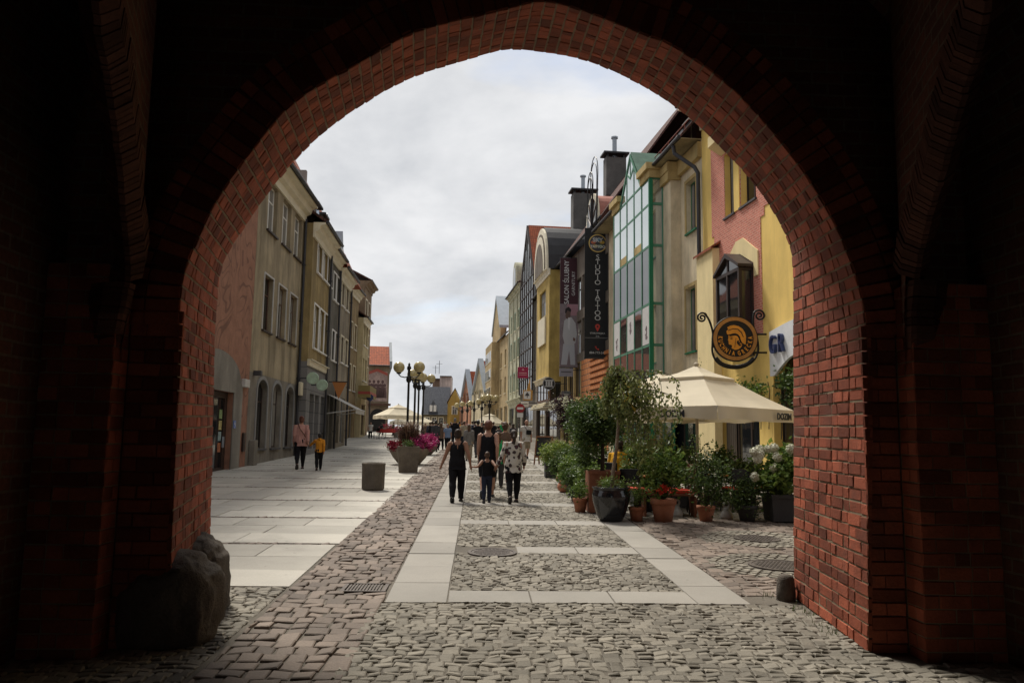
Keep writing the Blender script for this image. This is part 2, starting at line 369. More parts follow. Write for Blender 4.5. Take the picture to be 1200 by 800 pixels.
# manhole covers and drain
M['iron'] = surf('cast_iron', (.095, .08, .07), .6, .3, 6, 60, .4, metal=.4)
for i, (a, b, r, k) in enumerate(MH):
    t = thing('manhole_cover', ['round dark manhole cover set in the middle cobble panel', 'round rusty manhole cover by the potted hydrangeas', 'round rusty manhole cover nearest the right arch jamb'][i], 'manhole', (a, b, g(b)), group='manhole covers in the paving')
    t.rotation_euler = (atan(SLOPE), 0, 0)
    m = MB(); m.lathe([(r, -.05), (r, .014), (r-.045, .014), (r-.045, -.02)], n=40, cap=False); m.build('frame', M['iron'], t)
    m = MB(); m.lathe([(r-.05, -.05), (r-.05, .009)], n=40)
    for ii in range(-6, 7):
        for jj in range(-6, 7):
            x, y = ii*.052+(jj % 2)*.026, jj*.047
            if x*x+y*y < (r-.08)**2: m.box(x-.015, x+.015, y-.013, y+.013, .0095, .014)
    m.build('lid', M['iron'], t)
t = thing('drain_grate', 'square iron drain grate in the red sett band', 'drain grate', (-1.18, 8.97, g(8.97)))
m = MB()
for s_ in (-1, 1): m.box(s_*.22-.02, s_*.22+.02, -.24, .24, -.05, .012); m.box(-.2, .2, s_*.22-.02, s_*.22+.02, -.05, .0118)
m.build('frame', M['iron'], t)
m = MB(); m.box(-.2, .2, -.2, .2, -.06, -.02)
for k in range(11): m.box(-.185+k*.034, -.185+k*.034+.02, -.2, .2, -.02, .006)
m.build('bars', M['iron'], t)
t = thing('drain_channel', 'narrow steel drain slot at the foot of the right pier', 'drain', (3.15, 5.72, g(5.72)), .75)
m = MB(); m.box(-.09, .09, -.35, .35, -.05, .008); m.build('slot_plate', plain('dark_steel', (.03, .033, .036), .5, .6), t)

# small grass tufts at the foot of the right jamb
gm = leafmat('grass_blade', (.05, .075, .02), (.10, .13, .04))
gb = MB()
for cx, cy, n in ((3.42, 8.62, 40), (3.30, 8.1, 30), (3.33, 7.9, 25), (3.26, 7.45, 25), (3.22, 7.2, 25), (3.2, 8.72, 25)):
    for _ in range(n):
        x, y = cx+random.gauss(-.05, .05), cy+random.gauss(0, .07); h = random.uniform(.02, .07); a = random.uniform(0, 6.3); l = random.uniform(.0, .04)
        gb.add([(x-.004*sin(a), y+.004*cos(a), g(y)), (x+.004*sin(a), y-.004*cos(a), g(y)), (x+l*cos(a), y+l*sin(a), g(y)+h)], [(0, 1, 2)])
tag(gb.build('grass_tufts', gm), 'short grass and weeds at the foot of the right arch jamb', 'grass', kind='stuff')

# ------------------------------------------------------------------ brick gate: arch, lunette walls, piers, ribs, vault
GATE = thing('brick_gatehouse', 'dark medieval red brick gate with pointed archway framing the street', 'gatehouse', (0, 0, 0))
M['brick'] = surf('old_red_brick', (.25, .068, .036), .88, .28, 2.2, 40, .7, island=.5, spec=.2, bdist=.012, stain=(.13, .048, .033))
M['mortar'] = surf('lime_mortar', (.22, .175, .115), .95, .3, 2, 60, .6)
M['dimbrick'] = surf('shade_darkened_rib_brick', (.085, .038, .027), .9, .3, 2.2, 40, .7, island=.4, spec=.15, bdist=.012)  # brick colour darkened to hold back the light falling on the ribs
M['wallbrick'] = brickmat('shade_darkened_brickwork', (.13, .05, .032), (.08, .033, .023), (.12, .09, .065), bump=.8)  # passage shade put into the colour: brick darkened to keep the interior dim
NEAR = [(3.24,.16),(3.27,1.0),(3.31,1.9),(3.34,2.73),(3.23,3.4),(2.95,4.0),(2.58,4.53),(2.14,5.03),(1.60,5.41),(1.15,5.60),(.54,5.71),(.10,5.66),(-.29,5.55),(-.81,5.32),(-1.24,5.03),(-1.66,4.67),(-2.0,4.2),(-2.26,3.78),(-2.41,3.33),(-2.48,2.97),(-2.46,2.05),(-2.44,1.0),(-2.43,.16)]
FARPX = [(931,700),(930.5,560),(930,430),(930,350),(929,300),(918,268),(887,217.5),(845,173),(803,133.5),(760,104),(713,80.5),(681,69),(643,62),(597,57),(573,62.5),(527,76),(480,91),(418,126),(360,171),(317,222),(277,279),(258,315),(254,350),(251,400),(249,500),(247,580),(245,650),(243,690)]
FAR = [(onY(u, v, 8.63).x, onY(u, v, 8.63).z) for u, v in FARPX]
NEARPX = [(1018,764),(1018,660),(1018,540),(1018,400),(1000,312),(962,232),(912,161),(850,95),(781,49),(760,43),(709,22),(643,.5),(601,9),(541,23),(480,38.5),(425,72),(370,102),(330,132),(292,181),(263,219),(236,270),(217,315),(210,360),(207,480),(203,580),(200,650),(197,760)]
NEAR = [(onY(u, v, 6.65).x, onY(u, v, 6.65).z) for u, v in NEARPX]
YN, YF = 6.65, 8.63
def spline(P, n):
    P = [Vector((a, b)) for a, b in P]; out = []
    for i in range(len(P)-1):
        p0, p1, p2, p3 = P[max(i-1, 0)], P[i], P[i+1], P[min(i+2, len(P)-1)]
        for k in range(24):
            t = k/24; out.append(.5*((2*p1)+(p2-p0)*t+(2*p0-5*p1+4*p2-p3)*t*t+(3*p1-p0-3*p2+p3)*t**3))
    out.append(P[-1])
    for _ in range(110):
        out = [out[0]]+[(out[i-1]+out[i]*2+out[i+1])/4 for i in range(1, len(out)-1)]+[out[-1]]
    return out
def reparam(pts, n):
    """n+1 points: even courses on both jambs below z = 2.75, even along the arc between"""
    iR = next(i for i, p in enumerate(pts) if p.y > 2.75); iL = len(pts)-1-next(i for i, p in enumerate(reversed(pts)) if p.y > 2.75)
    def even(seg, k):
        L = [0]
        for a, b in zip(seg, seg[1:]): L.append(L[-1]+(b-a).length)
        res = []; j = 0
        for q in range(k+1):
            t = L[-1]*q/k
            while j < len(L)-2 and L[j+1] < t: j += 1
            w = (t-L[j])/max(1e-9, L[j+1]-L[j]); res.append(seg[j].lerp(seg[j+1], min(1, max(0, w))))
        return res
    a = even(pts[:iR+1], 24); b = even(pts[iR:iL+1], n-48); c = even(pts[iL:], 24)
    return a+b[1:]+c[1:]
NC = 48+82
PN = reparam(spline(NEAR, 0), NC); PF = reparam(spline(FAR, 0), NC)
def psurf(i, t):
    """point of the intrados: i = course (float), t = 0 near .. 1 far"""
    k = min(int(i), NC-1); w = i-k
    a = PN[k].lerp(PN[k+1], w); b = PF[k].lerp(PF[k+1], w); q = a.lerp(b, t)
    return Vector((q.x, YN+(YF-YN)*t, q.y))
def pnorm(i, t):
    e = .4; a = psurf(min(NC, i+e), t)-psurf(max(0, i-e), t); b = psurf(i, min(1, t+.05))-psurf(i, max(0, t-.05))
    n = a.cross(b).normalized(); c = Vector((.4, 0, 3))-psurf(i, t)
    return n if n.dot(Vector((c.x, 0, c.z))) > 0 else -n
mo = MB()
for i in range(NC):
    for k in range(4): 
        q = [psurf(i, k/4), psurf(i+1, k/4), psurf(i+1, (k+1)/4), psurf(i, (k+1)/4)]
        q = [p+pnorm(i+.5, k/4)*.001 for p in q]; mo.quad(*q)
mo.build('arch_mortar', M['mortar'], GATE)
bk = MB(); D = YF-YN
def onebrick(i0, i1, t0, t1):
    n = pnorm((i0+i1)/2, (t0+t1)/2); pr = random.uniform(.004, .013); o = random.uniform(-.006, .006)
    cs = [psurf(i0, t0), psurf(i1, t0), psurf(i1, t1), psurf(i0, t1)]
    c = sum(cs, Vector())/4; vs = []
    for d_, s_ in ((-.03, 1), (pr*.6, 1), (pr, .9)):
        for p in cs:
            q = c+(p-c)*s_; vs.append(q+n*d_+Vector((random.uniform(-1, 1), random.uniform(-1, 1), random.uniform(-1, 1)))*.0035)
    fs = [(j, (j+1) % 4, 4+(j+1) % 4, 4+j) for j in range(4)]+[(4+j, 4+(j+1) % 4, 8+(j+1) % 4, 8+j) for j in range(4)]+[(8, 9, 10, 11)]
    # orient outwards
    bk.add(vs, fs)
for i in range(NC):
    gi = .08
    for (ta, tb) in ((0, .60), (.60, 1.0)):          # two rings of brickwork with a straight joint
        t = ta; L_ = (.28, .14); k = i % 2
        if i % 7 == 3: k = 1-k
        first = True
        while t < tb-.01:
            ln = (L_[k % 2] if not first or k % 2 == 0 else .14)*random.uniform(.93, 1.07)/D; first = False
            t1 = min(t+ln, tb)
            if tb-t1 < .05: t1 = tb
            e0 = -.006 if ta == 0 and t == 0 else .0
            e1 = random.uniform(-.006, .010) if t1 >= 1 else 0
            onebrick(i+gi*random.uniform(.7, 1.3), i+1-gi*random.uniform(.7, 1.3), t+.0075/D+e0/D, min(t1-.0075/D+e1/D, 1.008)); t = t1; k += 1
bk.build('arch_bricks', M['brick'], GATE)
# lunette wall near and far with the arch cut out, as quads from the profile outwards
def lunette(y, P, facing, mat, name, X0, X1, Z1):
    m = MB()
    for i in range(NC):
        a, b = P[i], P[i+1]
        def outp(p):
            c = Vector((.4, 2.9))
            if p.y < 2.75: return Vector((X1 if p.x > .4 else X0, p.y))
            d = p-c; k = min((X1-c.x)/d.x if d.x > 1e-6 else 1e9, (X0-c.x)/d.x if d.x < -1e-6 else 1e9, (Z1-c.y)/d.y if d.y > 1e-6 else 1e9); return c+d*k
        oa, ob = outp(a), outp(b)
        m.quad((a.x, y, a.y), (b.x, y, b.y), (ob.x, y, ob.y), (oa.x, y, oa.y))
    for sx, p in ((X1, P[0]), (X0, P[-1])): m.quad((p.x, y, -.3), (sx, y, -.3), (sx, y, p.y), (p.x, y, p.y))
    return m.build(name, mat, GATE)
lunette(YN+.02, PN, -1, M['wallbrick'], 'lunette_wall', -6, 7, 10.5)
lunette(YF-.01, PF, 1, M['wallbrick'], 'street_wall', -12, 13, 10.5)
# ring of voussoirs on the near face
vb = MB()
for i in range(24, NC-24):
    for (da, db) in ((.005, .275), (.29, .42)):
        nn = pnorm(i+.5, 0); nn = Vector((-nn.x, 0, -nn.z)).normalized()
        a, b = psurf(i+.06, 0), psurf(i+.94, 0)
        jj = random.uniform(-.004, .006)
        q = [a+nn*da, b+nn*da, b+nn*db, a+nn*db]
        y0, y1 = YN-.006-jj, YN+.03
        vb.add([(p.x, y1, p.z) for p in q]+[(p.x, y0, p.z) for p in q], [(0, 1, 5, 4), (1, 2, 6, 5), (2, 3, 7, 6), (3, 0, 4, 7), (4, 5, 6, 7)])
vb.build('voussoir_ring', M['brick'], GATE)
# piers beside the arch: coursed bricks on the reveals that catch the light, plain brickwork elsewhere
def brickface(mb, o, du, dn, L, z0, z1, h=.11, flip=0):
    """coursed individual bricks on a vertical face: origin o, direction du, outward normal dn"""
    z = z0; r = 0
    while z < z1:
        x = 0; k = r+flip
        while x < L-.005:
            ln = min((.27, .13)[k % 2]*random.uniform(.95, 1.05), L-x)
            if L-x-ln < .05: ln = L-x
            pr = random.uniform(.004, .014); a, b = x+.005, x+ln-.005; za, zb = z+.006, z+h-.006
            cs = [(a, za), (b, za), (b, zb), (a, zb)]; c = ((a+b)/2, (za+zb)/2)
            vs = []
            for d_, s_ in ((-.02, 1), (pr*.6, 1), (pr, .92)):
                for p in cs:
                    uu, ww = c[0]+(p[0]-c[0])*s_, c[1]+(p[1]-c[1])*s_
                    vs.append(o+du*uu+dn*d_+Vector((0, 0, ww))+Vector([random.uniform(-.003, .003) for _ in range(3)]))
            mb.add(vs, [(j, (j+1) % 4, 4+(j+1) % 4, 4+j) for j in range(4)]+[(4+j, 4+(j+1) % 4, 8+(j+1) % 4, 8+j) for j in range(4)]+[(8, 9, 10, 11)])
            x += ln; k += 1
        z += h; r += 1
for s_, xi, xo, lab in ((1, 3.58, 4.25, 'right'), (-1, -2.88, -3.45, 'left')):
    p = MB(); p.box(min(xi+.012*s_, xo), max(xi+.012*s_, xo), 6.40, 6.68, -.3, 3.2); p.build('pier', M['mortar'], GATE)
    q = MB()
    brickface(q, Vector((xi+.012*s_, 6.40, .12)), Vector((0, 1, 0)), Vector((-s_, 0, 0)), .25, 0, 3.05)
    brickface(q, Vector((xi, 6.40, .12)), Vector((s_, 0, 0)), Vector((0, -1, 0)), abs(xo-xi), 0, 3.05, flip=1)
    q.build('pier_bricks', M['brick'], GATE)
    # reveal of the lunette between pier and jamb
    q = MB(); x0, x1 = (3.28, 3.58) if s_ > 0 else (-2.88, -2.45)
    brickface(q, Vector((x0, YN+.012, .12)), Vector((1, 0, 0)), Vector((0, -1, 0)), x1-x0, 0, 2.75)
    q.build('reveal_bricks', M['brick'], GATE)
    # side wall towards and past the camera
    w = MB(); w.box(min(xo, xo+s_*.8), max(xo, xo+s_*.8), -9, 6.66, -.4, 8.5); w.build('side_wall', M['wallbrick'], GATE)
    # diagonal vault rib rising towards the camera, with its spandrel up to the vault
    if s_ > 0: path = [(3.74, 6.54, .6), (3.70, 6.52, 1.6), (3.63, 6.46, 2.4)]+[tuple(onY(*q)) for q in ((1073, 340, 6.24), (1086, 270, 5.9), (1106, 200, 5.4), (1131, 110, 4.9), (1158, 0, 4.35))]+[(2.2, 3.0, 5.3), (.4, -1.0, 6.6)]
    else: path = [(-3.05, 6.54, .6), (-3.0, 6.52, 1.6), (-2.93, 6.46, 2.4)]+[tuple(onY(*q)) for q in ((149, 330, 6.24), (145, 260, 5.9), (138, 180, 5.4), (127, 100, 4.9), (112, 0, 4.35))]+[(-1.7, 3.0, 5.3), (.4, -1.0, 6.6)]
    P3 = [Vector(a) for a in path]; fine = []
    for i in range(len(P3)-1):
        a, b, c, d = P3[max(i-1, 0)], P3[i], P3[i+1], P3[min(i+2, len(P3)-1)]
        for k in range(12):
            t = k/12; fine.append(.5*((2*b)+(c-a)*t+(2*a-5*b+4*c-d)*t*t+(3*b-a-3*c+d)*t**3))
    rb = MB(); web = MB()
    acc = 0
    for a, b in zip(fine, fine[1:]):
        n_ = max(1, round((b-a).length/.11))
        for j in range(n_):
            p, q_ = a.lerp(b, (j+.06)/n_), a.lerp(b, (j+.94)/n_)
            d_ = (b-a).normalized(); sd_ = d_.cross(Vector((0, 0, 1))); sd_ = sd_.normalized() if sd_.length > .05 else Vector((1, 0, 0))
            un = sd_.cross(d_).normalized(); un = -un if un.z < 0 and abs(un.z) > .2 else un
            out_ = Vector((s_*.75, .5, 0)) if d_.z > .85 else un
            jt = Vector([random.uniform(-.004, .004) for _ in range(3)])
            ring = []
            for base in (p, q_):
                ring += [base+jt-sd_*.02, base+jt+sd_*.02, base+jt+sd_*.11+out_*.10, base+jt+sd_*.11+out_*.3, base+jt-sd_*.11+out_*.3, base+jt-sd_*.11+out_*.10]
            rb.add(ring, [(0, 1, 7, 6), (1, 2, 8, 7), (2, 3, 9, 8), (4, 5, 11, 10), (5, 0, 6, 11), (0, 5, 4, 3, 2, 1), (6, 7, 8, 9, 10, 11)])
    rb.build('vault_rib', M['dimbrick'], GATE)
    for a, b in zip(fine, fine[1:]):
        for o_ in (-.07, .07):
            d_ = (b-a); sd_ = Vector((d_.y, -d_.x, 0)); sd_ = sd_.normalized()*o_ if sd_.length > 1e-4 else Vector((o_, 0, 0))
            ka, kb = a+sd_+Vector((0, 0, .12)), b+sd_+Vector((0, 0, .12))
            web.quad(ka, kb, Vector((kb.x, kb.y, 8.3)), Vector((ka.x, ka.y, 8.3)))
    web.build('rib_spandrel', M['wallbrick'], GATE)
vt = MB(); nn = 20
for k in range(nn):
    a0, a1 = pi*k/nn, pi*(k+1)/nn
    q = [(.4+3.95*cos(a), 3.6+3.6*sin(a)) for a in (a0, a1)]
    vt.quad((q[0][0], -9, q[0][1]), (q[1][0], -9, q[1][1]), (q[1][0], 6.67, q[1][1]), (q[0][0], 6.67, q[0][1]))
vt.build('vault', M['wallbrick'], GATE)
for nm, q in (('rear_pier', (-4.4, -.9, -9.6, -9.0, -.5, 8.5)), ('rear_pier', (1.7, 5.2, -9.6, -9.0, -.5, 8.5)), ('rear_wall', (-.9, 1.7, -9.6, -9.0, 3.4, 8.5)), ('wall_head', (-12, 13, 6.72, 8.55, 10.2, 10.5)), ('end_wall', (-12, -6, 6.7, 8.6, -.4, 10.4)), ('end_wall', (7, 13, 6.7, 8.6, -.4, 10.4))):  # unseen rear piers and wall, their opening narrowed to dim the passage
    bwall = MB(); bwall.box(*q); bwall.build(nm, M['wallbrick'], GATE)
sh2 = MB(); sh2.box(-4.5, 5.3, -9.6, 6.66, 8.5, 8.8); sh2.build('attic_floor', M['wallbrick'], GATE)

# boulder guard stones and the bollard
def rock(name, label, c, r, sq, seed, mat, squash=.75):
    bm = bmesh.new(); bmesh.ops.create_icosphere(bm, subdivisions=5, radius=1)
    from mathutils import noise
    for v in bm.verts:
        n = v.co.copy(); s_ = 1+.16*noise.noise(n*1.3+Vector((seed, 0, 0)))+.07*noise.noise(n*4+Vector((seed, 3, 0)))+.03*noise.noise(n*13+Vector((seed, 3, 0)))
        p = Vector([math.copysign(abs(a)**sq, a) for a in n])*s_; v.co = Vector((p.x*r[0], p.y*r[1], p.z*r[2]))
    me = bpy.data.meshes.new(name); bm.to_mesh(me); bm.free(); me.materials.append(mat)
    me.polygons.foreach_set('use_smooth', [True]*len(me.polygons))
    o = bpy.data.objects.new(name, me); COL.objects.link(o); o.location = c; return tag(o, label, 'stone')
M['stone'] = surf('dark_field_stone', (.105, .088, .072), .85, .35, 2, 35, .9, bdist=.02)
rock('boulder', 'big dark boulder at the foot of the left arch jamb', (-2.56, 6.95, .44), (.43, .36, .44), .74, 4, M['stone'])
rock('boulder', 'smaller tilted guard stone behind the big boulder at the left jamb', (-2.60, 7.9, .40), (.24, .42, .50), .75, 9, M['stone'])
m = MB(); m.lathe([(.10, -.05), (.098, .08), (.088, .21), (.075, .245), (.045, .26)], n=20)
tag(m.build('stone_bollard', M['stone'], smooth=True, loc=(3.30, 8.55, g(8.5))), 'short round stone bollard beside the right arch jamb', 'bollard')
# ------------------------------------------------------------------ houses
def plaster(name, col, **k):
    a = dict(rough=.92, var=.24, vscale=.7, fine=45, bump=.25, spec=.2, streak=.35); a.update(k); return surf(name, col, **a)
M['tile'] = tilemat('clay_roof_tiles', (.34, .085, .035), (.22, .06, .03))
M['tile_dark'] = tilemat('dark_roof_tiles', (.11, .05, .04), (.07, .035, .03))
M['slate'] = tilemat('grey_roof_tiles', (.12, .125, .14), (.09, .095, .11))
M['zinc_roof'] = surf('zinc_sheet', (.26, .29, .32), .45, .15, 1, 20, .05, metal=.5)
M['black_roof'] = surf('black_sheet_roof', (.03, .03, .033), .6, .25, 1, 20, .1)
M['pipe'] = surf('dark_downpipe', (.035, .035, .04), .5, .2, 2, 30, .05)
M['soffit'] = plaster('cream_soffit', (.30, .25, .15))

import zlib
M['curtain'] = surf('net_curtain', (.20, .19, .17), .9, .2, 3, 30, .1)
class House:
    """root at the left end of a street front; local x runs along the front (left to right seen from the street), y into the house"""
    def __init__(s, name, label, cat, p0, p1, group=None):
        s.o = Vector(p0); s.L = (Vector(p1)-Vector(p0)).length
        a = atan2(p1[1]-p0[1], p1[0]-p0[0]); s.ux = Vector((cos(a), sin(a), 0)); s.n = Vector((sin(a), -cos(a), 0))
        s.z = g(min(p0[1], p1[1])) if False else g(p0[1]); s.org = Vector((p0[0], p0[1], s.z))
        s.root = thing(name, label, cat, s.org, a, group)
    def px(s, u, v, out=0):
        d = ray(u, v); q = s.org+s.n*out; t = (q-CAMP).dot(s.n)/d.dot(s.n); p = CAMP+d*t-s.org
        return p.dot(s.ux), p.z
    def rect(s, u0, u1, v0, v1, out=0):
        um, vm = (u0+u1)/2, (v0+v1)/2
        return (s.px(u0, vm, out)[0], s.px(u1, vm, out)[0], s.px(um, v1, out)[1], s.px(um, v0, out)[1])
    def wall(s, mat, L, z0, z1, ops=(), depth=9, x0=0, out=0, reveal=.22, name='wall', back=True):
        """ops: (xa, xb, za, zb[, arch rise])"""
        m = MB(); y = -out
        xs = sorted({x0, x0+L} | {o[0] for o in ops} | {o[1] for o in ops}); zs = sorted({z0, z1} | {o[2] for o in ops} | {o[3] for o in ops})
        xs = [x for x in xs if x0-1e-6 <= x <= x0+L+1e-6]; zs = [z for z in zs if z0-1e-6 <= z <= z1+1e-6]
        for xa, xb in zip(xs, xs[1:]):
            for za, zb in zip(zs, zs[1:]):
                cx, cz = (xa+xb)/2, (za+zb)/2
                if any(o[0] < cx < o[1] and o[2] < cz < o[3] for o in ops): continue
                m.quad((xa, y, za), (xb, y, za), (xb, y, zb), (xa, y, zb))
        for o in ops:
            a, b, c, d = o[:4]; r = o[4] if len(o) > 4 else 0; yi = y+reveal; t = d-r
            m.quad((a, y, c), (a, yi, c), (a, yi, t), (a, y, t)); m.quad((b, yi, c), (b, y, c), (b, y, t), (b, yi, t)); m.quad((a, yi, c), (a, y, c), (b, y, c), (b, yi, c))
            if r:
                n = 10; P = [((a+b)/2-(b-a)/2*cos(pi*k/n), t+r*sin(pi*k/n)) for k in range(n+1)]
                for p, q in zip(P, P[1:]):
                    m.quad((p[0], y, p[1]), (q[0], y, q[1]), (q[0], y, d+.001), (p[0], y, d+.001)); m.quad((q[0], y, q[1]), (p[0], y, p[1]), (p[0], yi, p[1]), (q[0], yi, q[1]))
            else: m.quad((a, y, d), (a, yi, d), (b, yi, d), (b, y, d))
        if back:
            m.quad((x0, y+depth, z0), (x0, y, z0), (x0, y, z1), (x0, y+depth, z1)); m.quad((x0+L, y, z0), (x0+L, y+depth, z0), (x0+L, y+depth, z1), (x0+L, y, z1))
            m.quad((x0+L, y+depth, z0), (x0, y+depth, z0), (x0, y+depth, z1), (x0+L, y+depth, z1)); m.quad((x0, y, z1), (x0+L, y, z1), (x0+L, y+depth, z1), (x0, y+depth, z1))
        return m.build(name, mat, s.root)
    def window(s, r, frame='white', pane='glass', nx=2, nz=1, out=0, depth=.16, fw_=.055, sill=None, surround=None, arch=0, sw=.10, name='window'):
        a, b, c, d = r[:4]; y = -out+depth; m = MB(); bw = fw_
        m.box(a+.001, a+bw, y, y+.06, c+.001, d-.001); m.box(b-bw, b-.001, y, y+.06, c+.001, d-.001); m.box(a+bw, b-bw, y, y+.06, c+.001, c+bw); m.box(a+bw, b-bw, y, y+.06, d-bw, d-.001)
        for k in range(1, nx):
            x = a+(b-a)*k/nx; m.box(x-bw*.6, x+bw*.6, y+.004, y+.056, c+bw, d-bw)
        for k in range(1, nz):
            z = c+(d-c)*k/nz if nz > 2 else c+(d-c)*.68
            m.box(a+bw, b-bw, y+.007, y+.053, z-bw*.45, z+bw*.45)
        w = m.build(name, M[frame] if isinstance(frame, str) else frame, s.root)
        m = MB(); m.box(a+bw*.5, b-bw*.5, y+.028, y+.036, c+bw*.5, d-bw*.5); m.build('pane', M[pane] if isinstance(pane, str) else pane, w)
        if pane == 'glass' and name == 'window' and zlib.crc32(repr((round(a, 2), round(c, 2), round(s.o.y, 1))).encode()) % 3:
            q_ = zlib.crc32(repr((round(b, 2), round(d, 2))).encode()); m = MB(); w1 = (b-a)*(.16+.14*(q_ % 5)/5)
            for x0_, x1_ in ((a+bw, a+bw+w1), (b-bw-w1, b-bw)):
                for k in range(4): m.box(x0_+(x1_-x0_)*k/4, x0_+(x1_-x0_)*(k+.85)/4, y+.016+.004*(k % 2), y+.024+.003*(k % 2), c+bw+.01, d-bw-.01)
            if q_ % 2: m.box(a+bw, b-bw, y+.012, y+.0155, d-(d-c)*(.2+.1*(q_ % 3)), d-bw-.005)
            m.build('curtain', M['curtain'], w)
        if sill:
            m = MB(); m.box(a-.06, b+.06, -out-.09, -out+depth-.002, c-.07, c-.003); m.build('sill', M[sill] if isinstance(sill, str) else sill, w)
        if surround:
            m = MB(); o_ = -out-.035
            t = d-arch
            m.box(a-sw, a-.002, o_, -out+.02, c, t); m.box(b+.002, b+sw, o_, -out+.02, c, t)
            if arch:
                n = 12; cx, rx = (a+b)/2, (b-a)/2
                for k in range(n):
                    w0, w1 = pi*k/n, pi*(k+1)/n
                    P = [(cx-q*cos(w_), t+h*sin(w_)) for q, h, w_ in ((rx+.002, arch+.002, w0), (rx+sw, arch+sw, w0), (rx+sw, arch+sw, w1), (rx+.002, arch+.002, w1))]
                    m.prism(P, 'y', o_, -out+.02)
            else: m.box(a-sw, b+sw, o_, -out+.02, d+.002, d+sw)
            m.build('surround', M[surround] if isinstance(surround, str) else surround, w)
        return w
    def cornice(s, mat, z, L, out=0, x0=0, h=.5, ov=.45, name='cornice'):
        m = MB(); y = -out+.02
        m.prism([(y, z-h), (y-.10, z-h), (y-.12, z-h*.62), (y-ov*.5, z-h*.5), (y-ov*.62, z-h*.2), (y-ov, z-h*.12), (y-ov, z), (y, z)], 'x', x0-.02, x0+L+.02)
        return m.build(name, mat, s.root)
    def eave_roof(s, mat, z, L, depth=9, rise=3.5, ov=.5, x0=0, out=0, name='roof', gut=True):
        m = MB(); y = -out-ov; k = rise/(depth/2+ov)
        m.prism([(y, z), (y, z+.12), (depth/2-out, z+rise+.12), (depth-out+ov, z+.12), (depth-out+ov, z), (depth/2-out, z+rise-.1)], 'x', x0-.01, x0+L+.01)
        r = m.build(name, mat, s.root)
        if gut:
            m = MB(); m.tube([(x0, y-.06, z+.04), (x0+L, y-.06, z+.04)], .075, 8); m.build('gutter', M['pipe'], s.root)
        return r
    def gable_roof(s, mat, z, L, depth=9, rise=4, x0=0, out=0, ov=.15, name='roof', wallmat=None):
        m = MB(); y = -out-.02
        m.prism([(x0-ov, z-.05), (x0-ov, z+.1), (x0+L/2, z+rise+.15), (x0+L+ov, z+.1), (x0+L+ov, z-.05), (x0+L/2, z+rise-.03)], 'y', y, y+depth)
        r = m.build(name, mat, s.root)
        if wallmat:
            m = MB(); m.prism([(x0, z-.001), (x0+L/2, z+rise-.08), (x0+L, z-.001)], 'y', -out, -out+.3); m.build('gable', wallmat, s.root)
        return r
    def downpipe(s, x, z0, z1, out=0, r=.06, kink=0):
        m = MB(); p = [(x, -out-.1, z0), (x, -out-.1, z1-.5 if kink else z1)]
        if kink: p += [(x, -out-.12, z1-.35), (x, -out-kink, z1)]
        m.tube(p, r, 10)
        z = z0+1
        while z < z1-.6: m.box(x-.08, x+.08, -out-.18, -out+.01, z, z+.05); z += 2.6
        return m.build('downpipe', M['pipe'], s.root)
    def part(s, mb, name, mat, parent=None, smooth=False): return mb.build(name, M[mat] if isinstance(mat, str) else mat, parent or s.root, smooth)

def text_mesh(name, body, size, mat, parent, M4, extrude=.006, sx=1, align='CENTER', spacing=1, shear=0, offset=0):
    """lettering as its own mesh; M4 places the text's xy plane in the parent's space"""
    if 'drafting' not in bpy.data.scenes: bpy.data.scenes.new('drafting')
    TS = bpy.data.scenes['drafting']; c = bpy.data.curves.new('lettering', 'FONT'); c.body = body; c.size = size; c.extrude = extrude; c.align_x = align; c.align_y = 'CENTER'; c.space_character = spacing; c.shear = shear; c.offset = offset; c.resolution_u = 3
    o = bpy.data.objects.new('lettering', c); TS.collection.objects.link(o); TS.view_layers[0].update()
    me = bpy.data.meshes.new_from_object(o.evaluated_get(TS.view_layers[0].depsgraph)); bpy.data.objects.remove(o); bpy.data.curves.remove(c)
    me.transform(M4 @ Matrix.Diagonal((sx, 1, 1, 1))); me.materials.clear(); me.materials.append(mat); me.name = name
    o = bpy.data.objects.new(name, me); COL.objects.link(o); o.parent = parent; return o
def frontmat(x, y, z, rot=0):
    """text on a surface facing local -y"""
    return Matrix.Translation((x, y, z)) @ Matrix.Rotation(radians(90), 4, 'X') @ Matrix.Rotation(rot, 4, 'Z')

# ================================================================== left row
LG = 'houses of the left row'
XL = -8.15
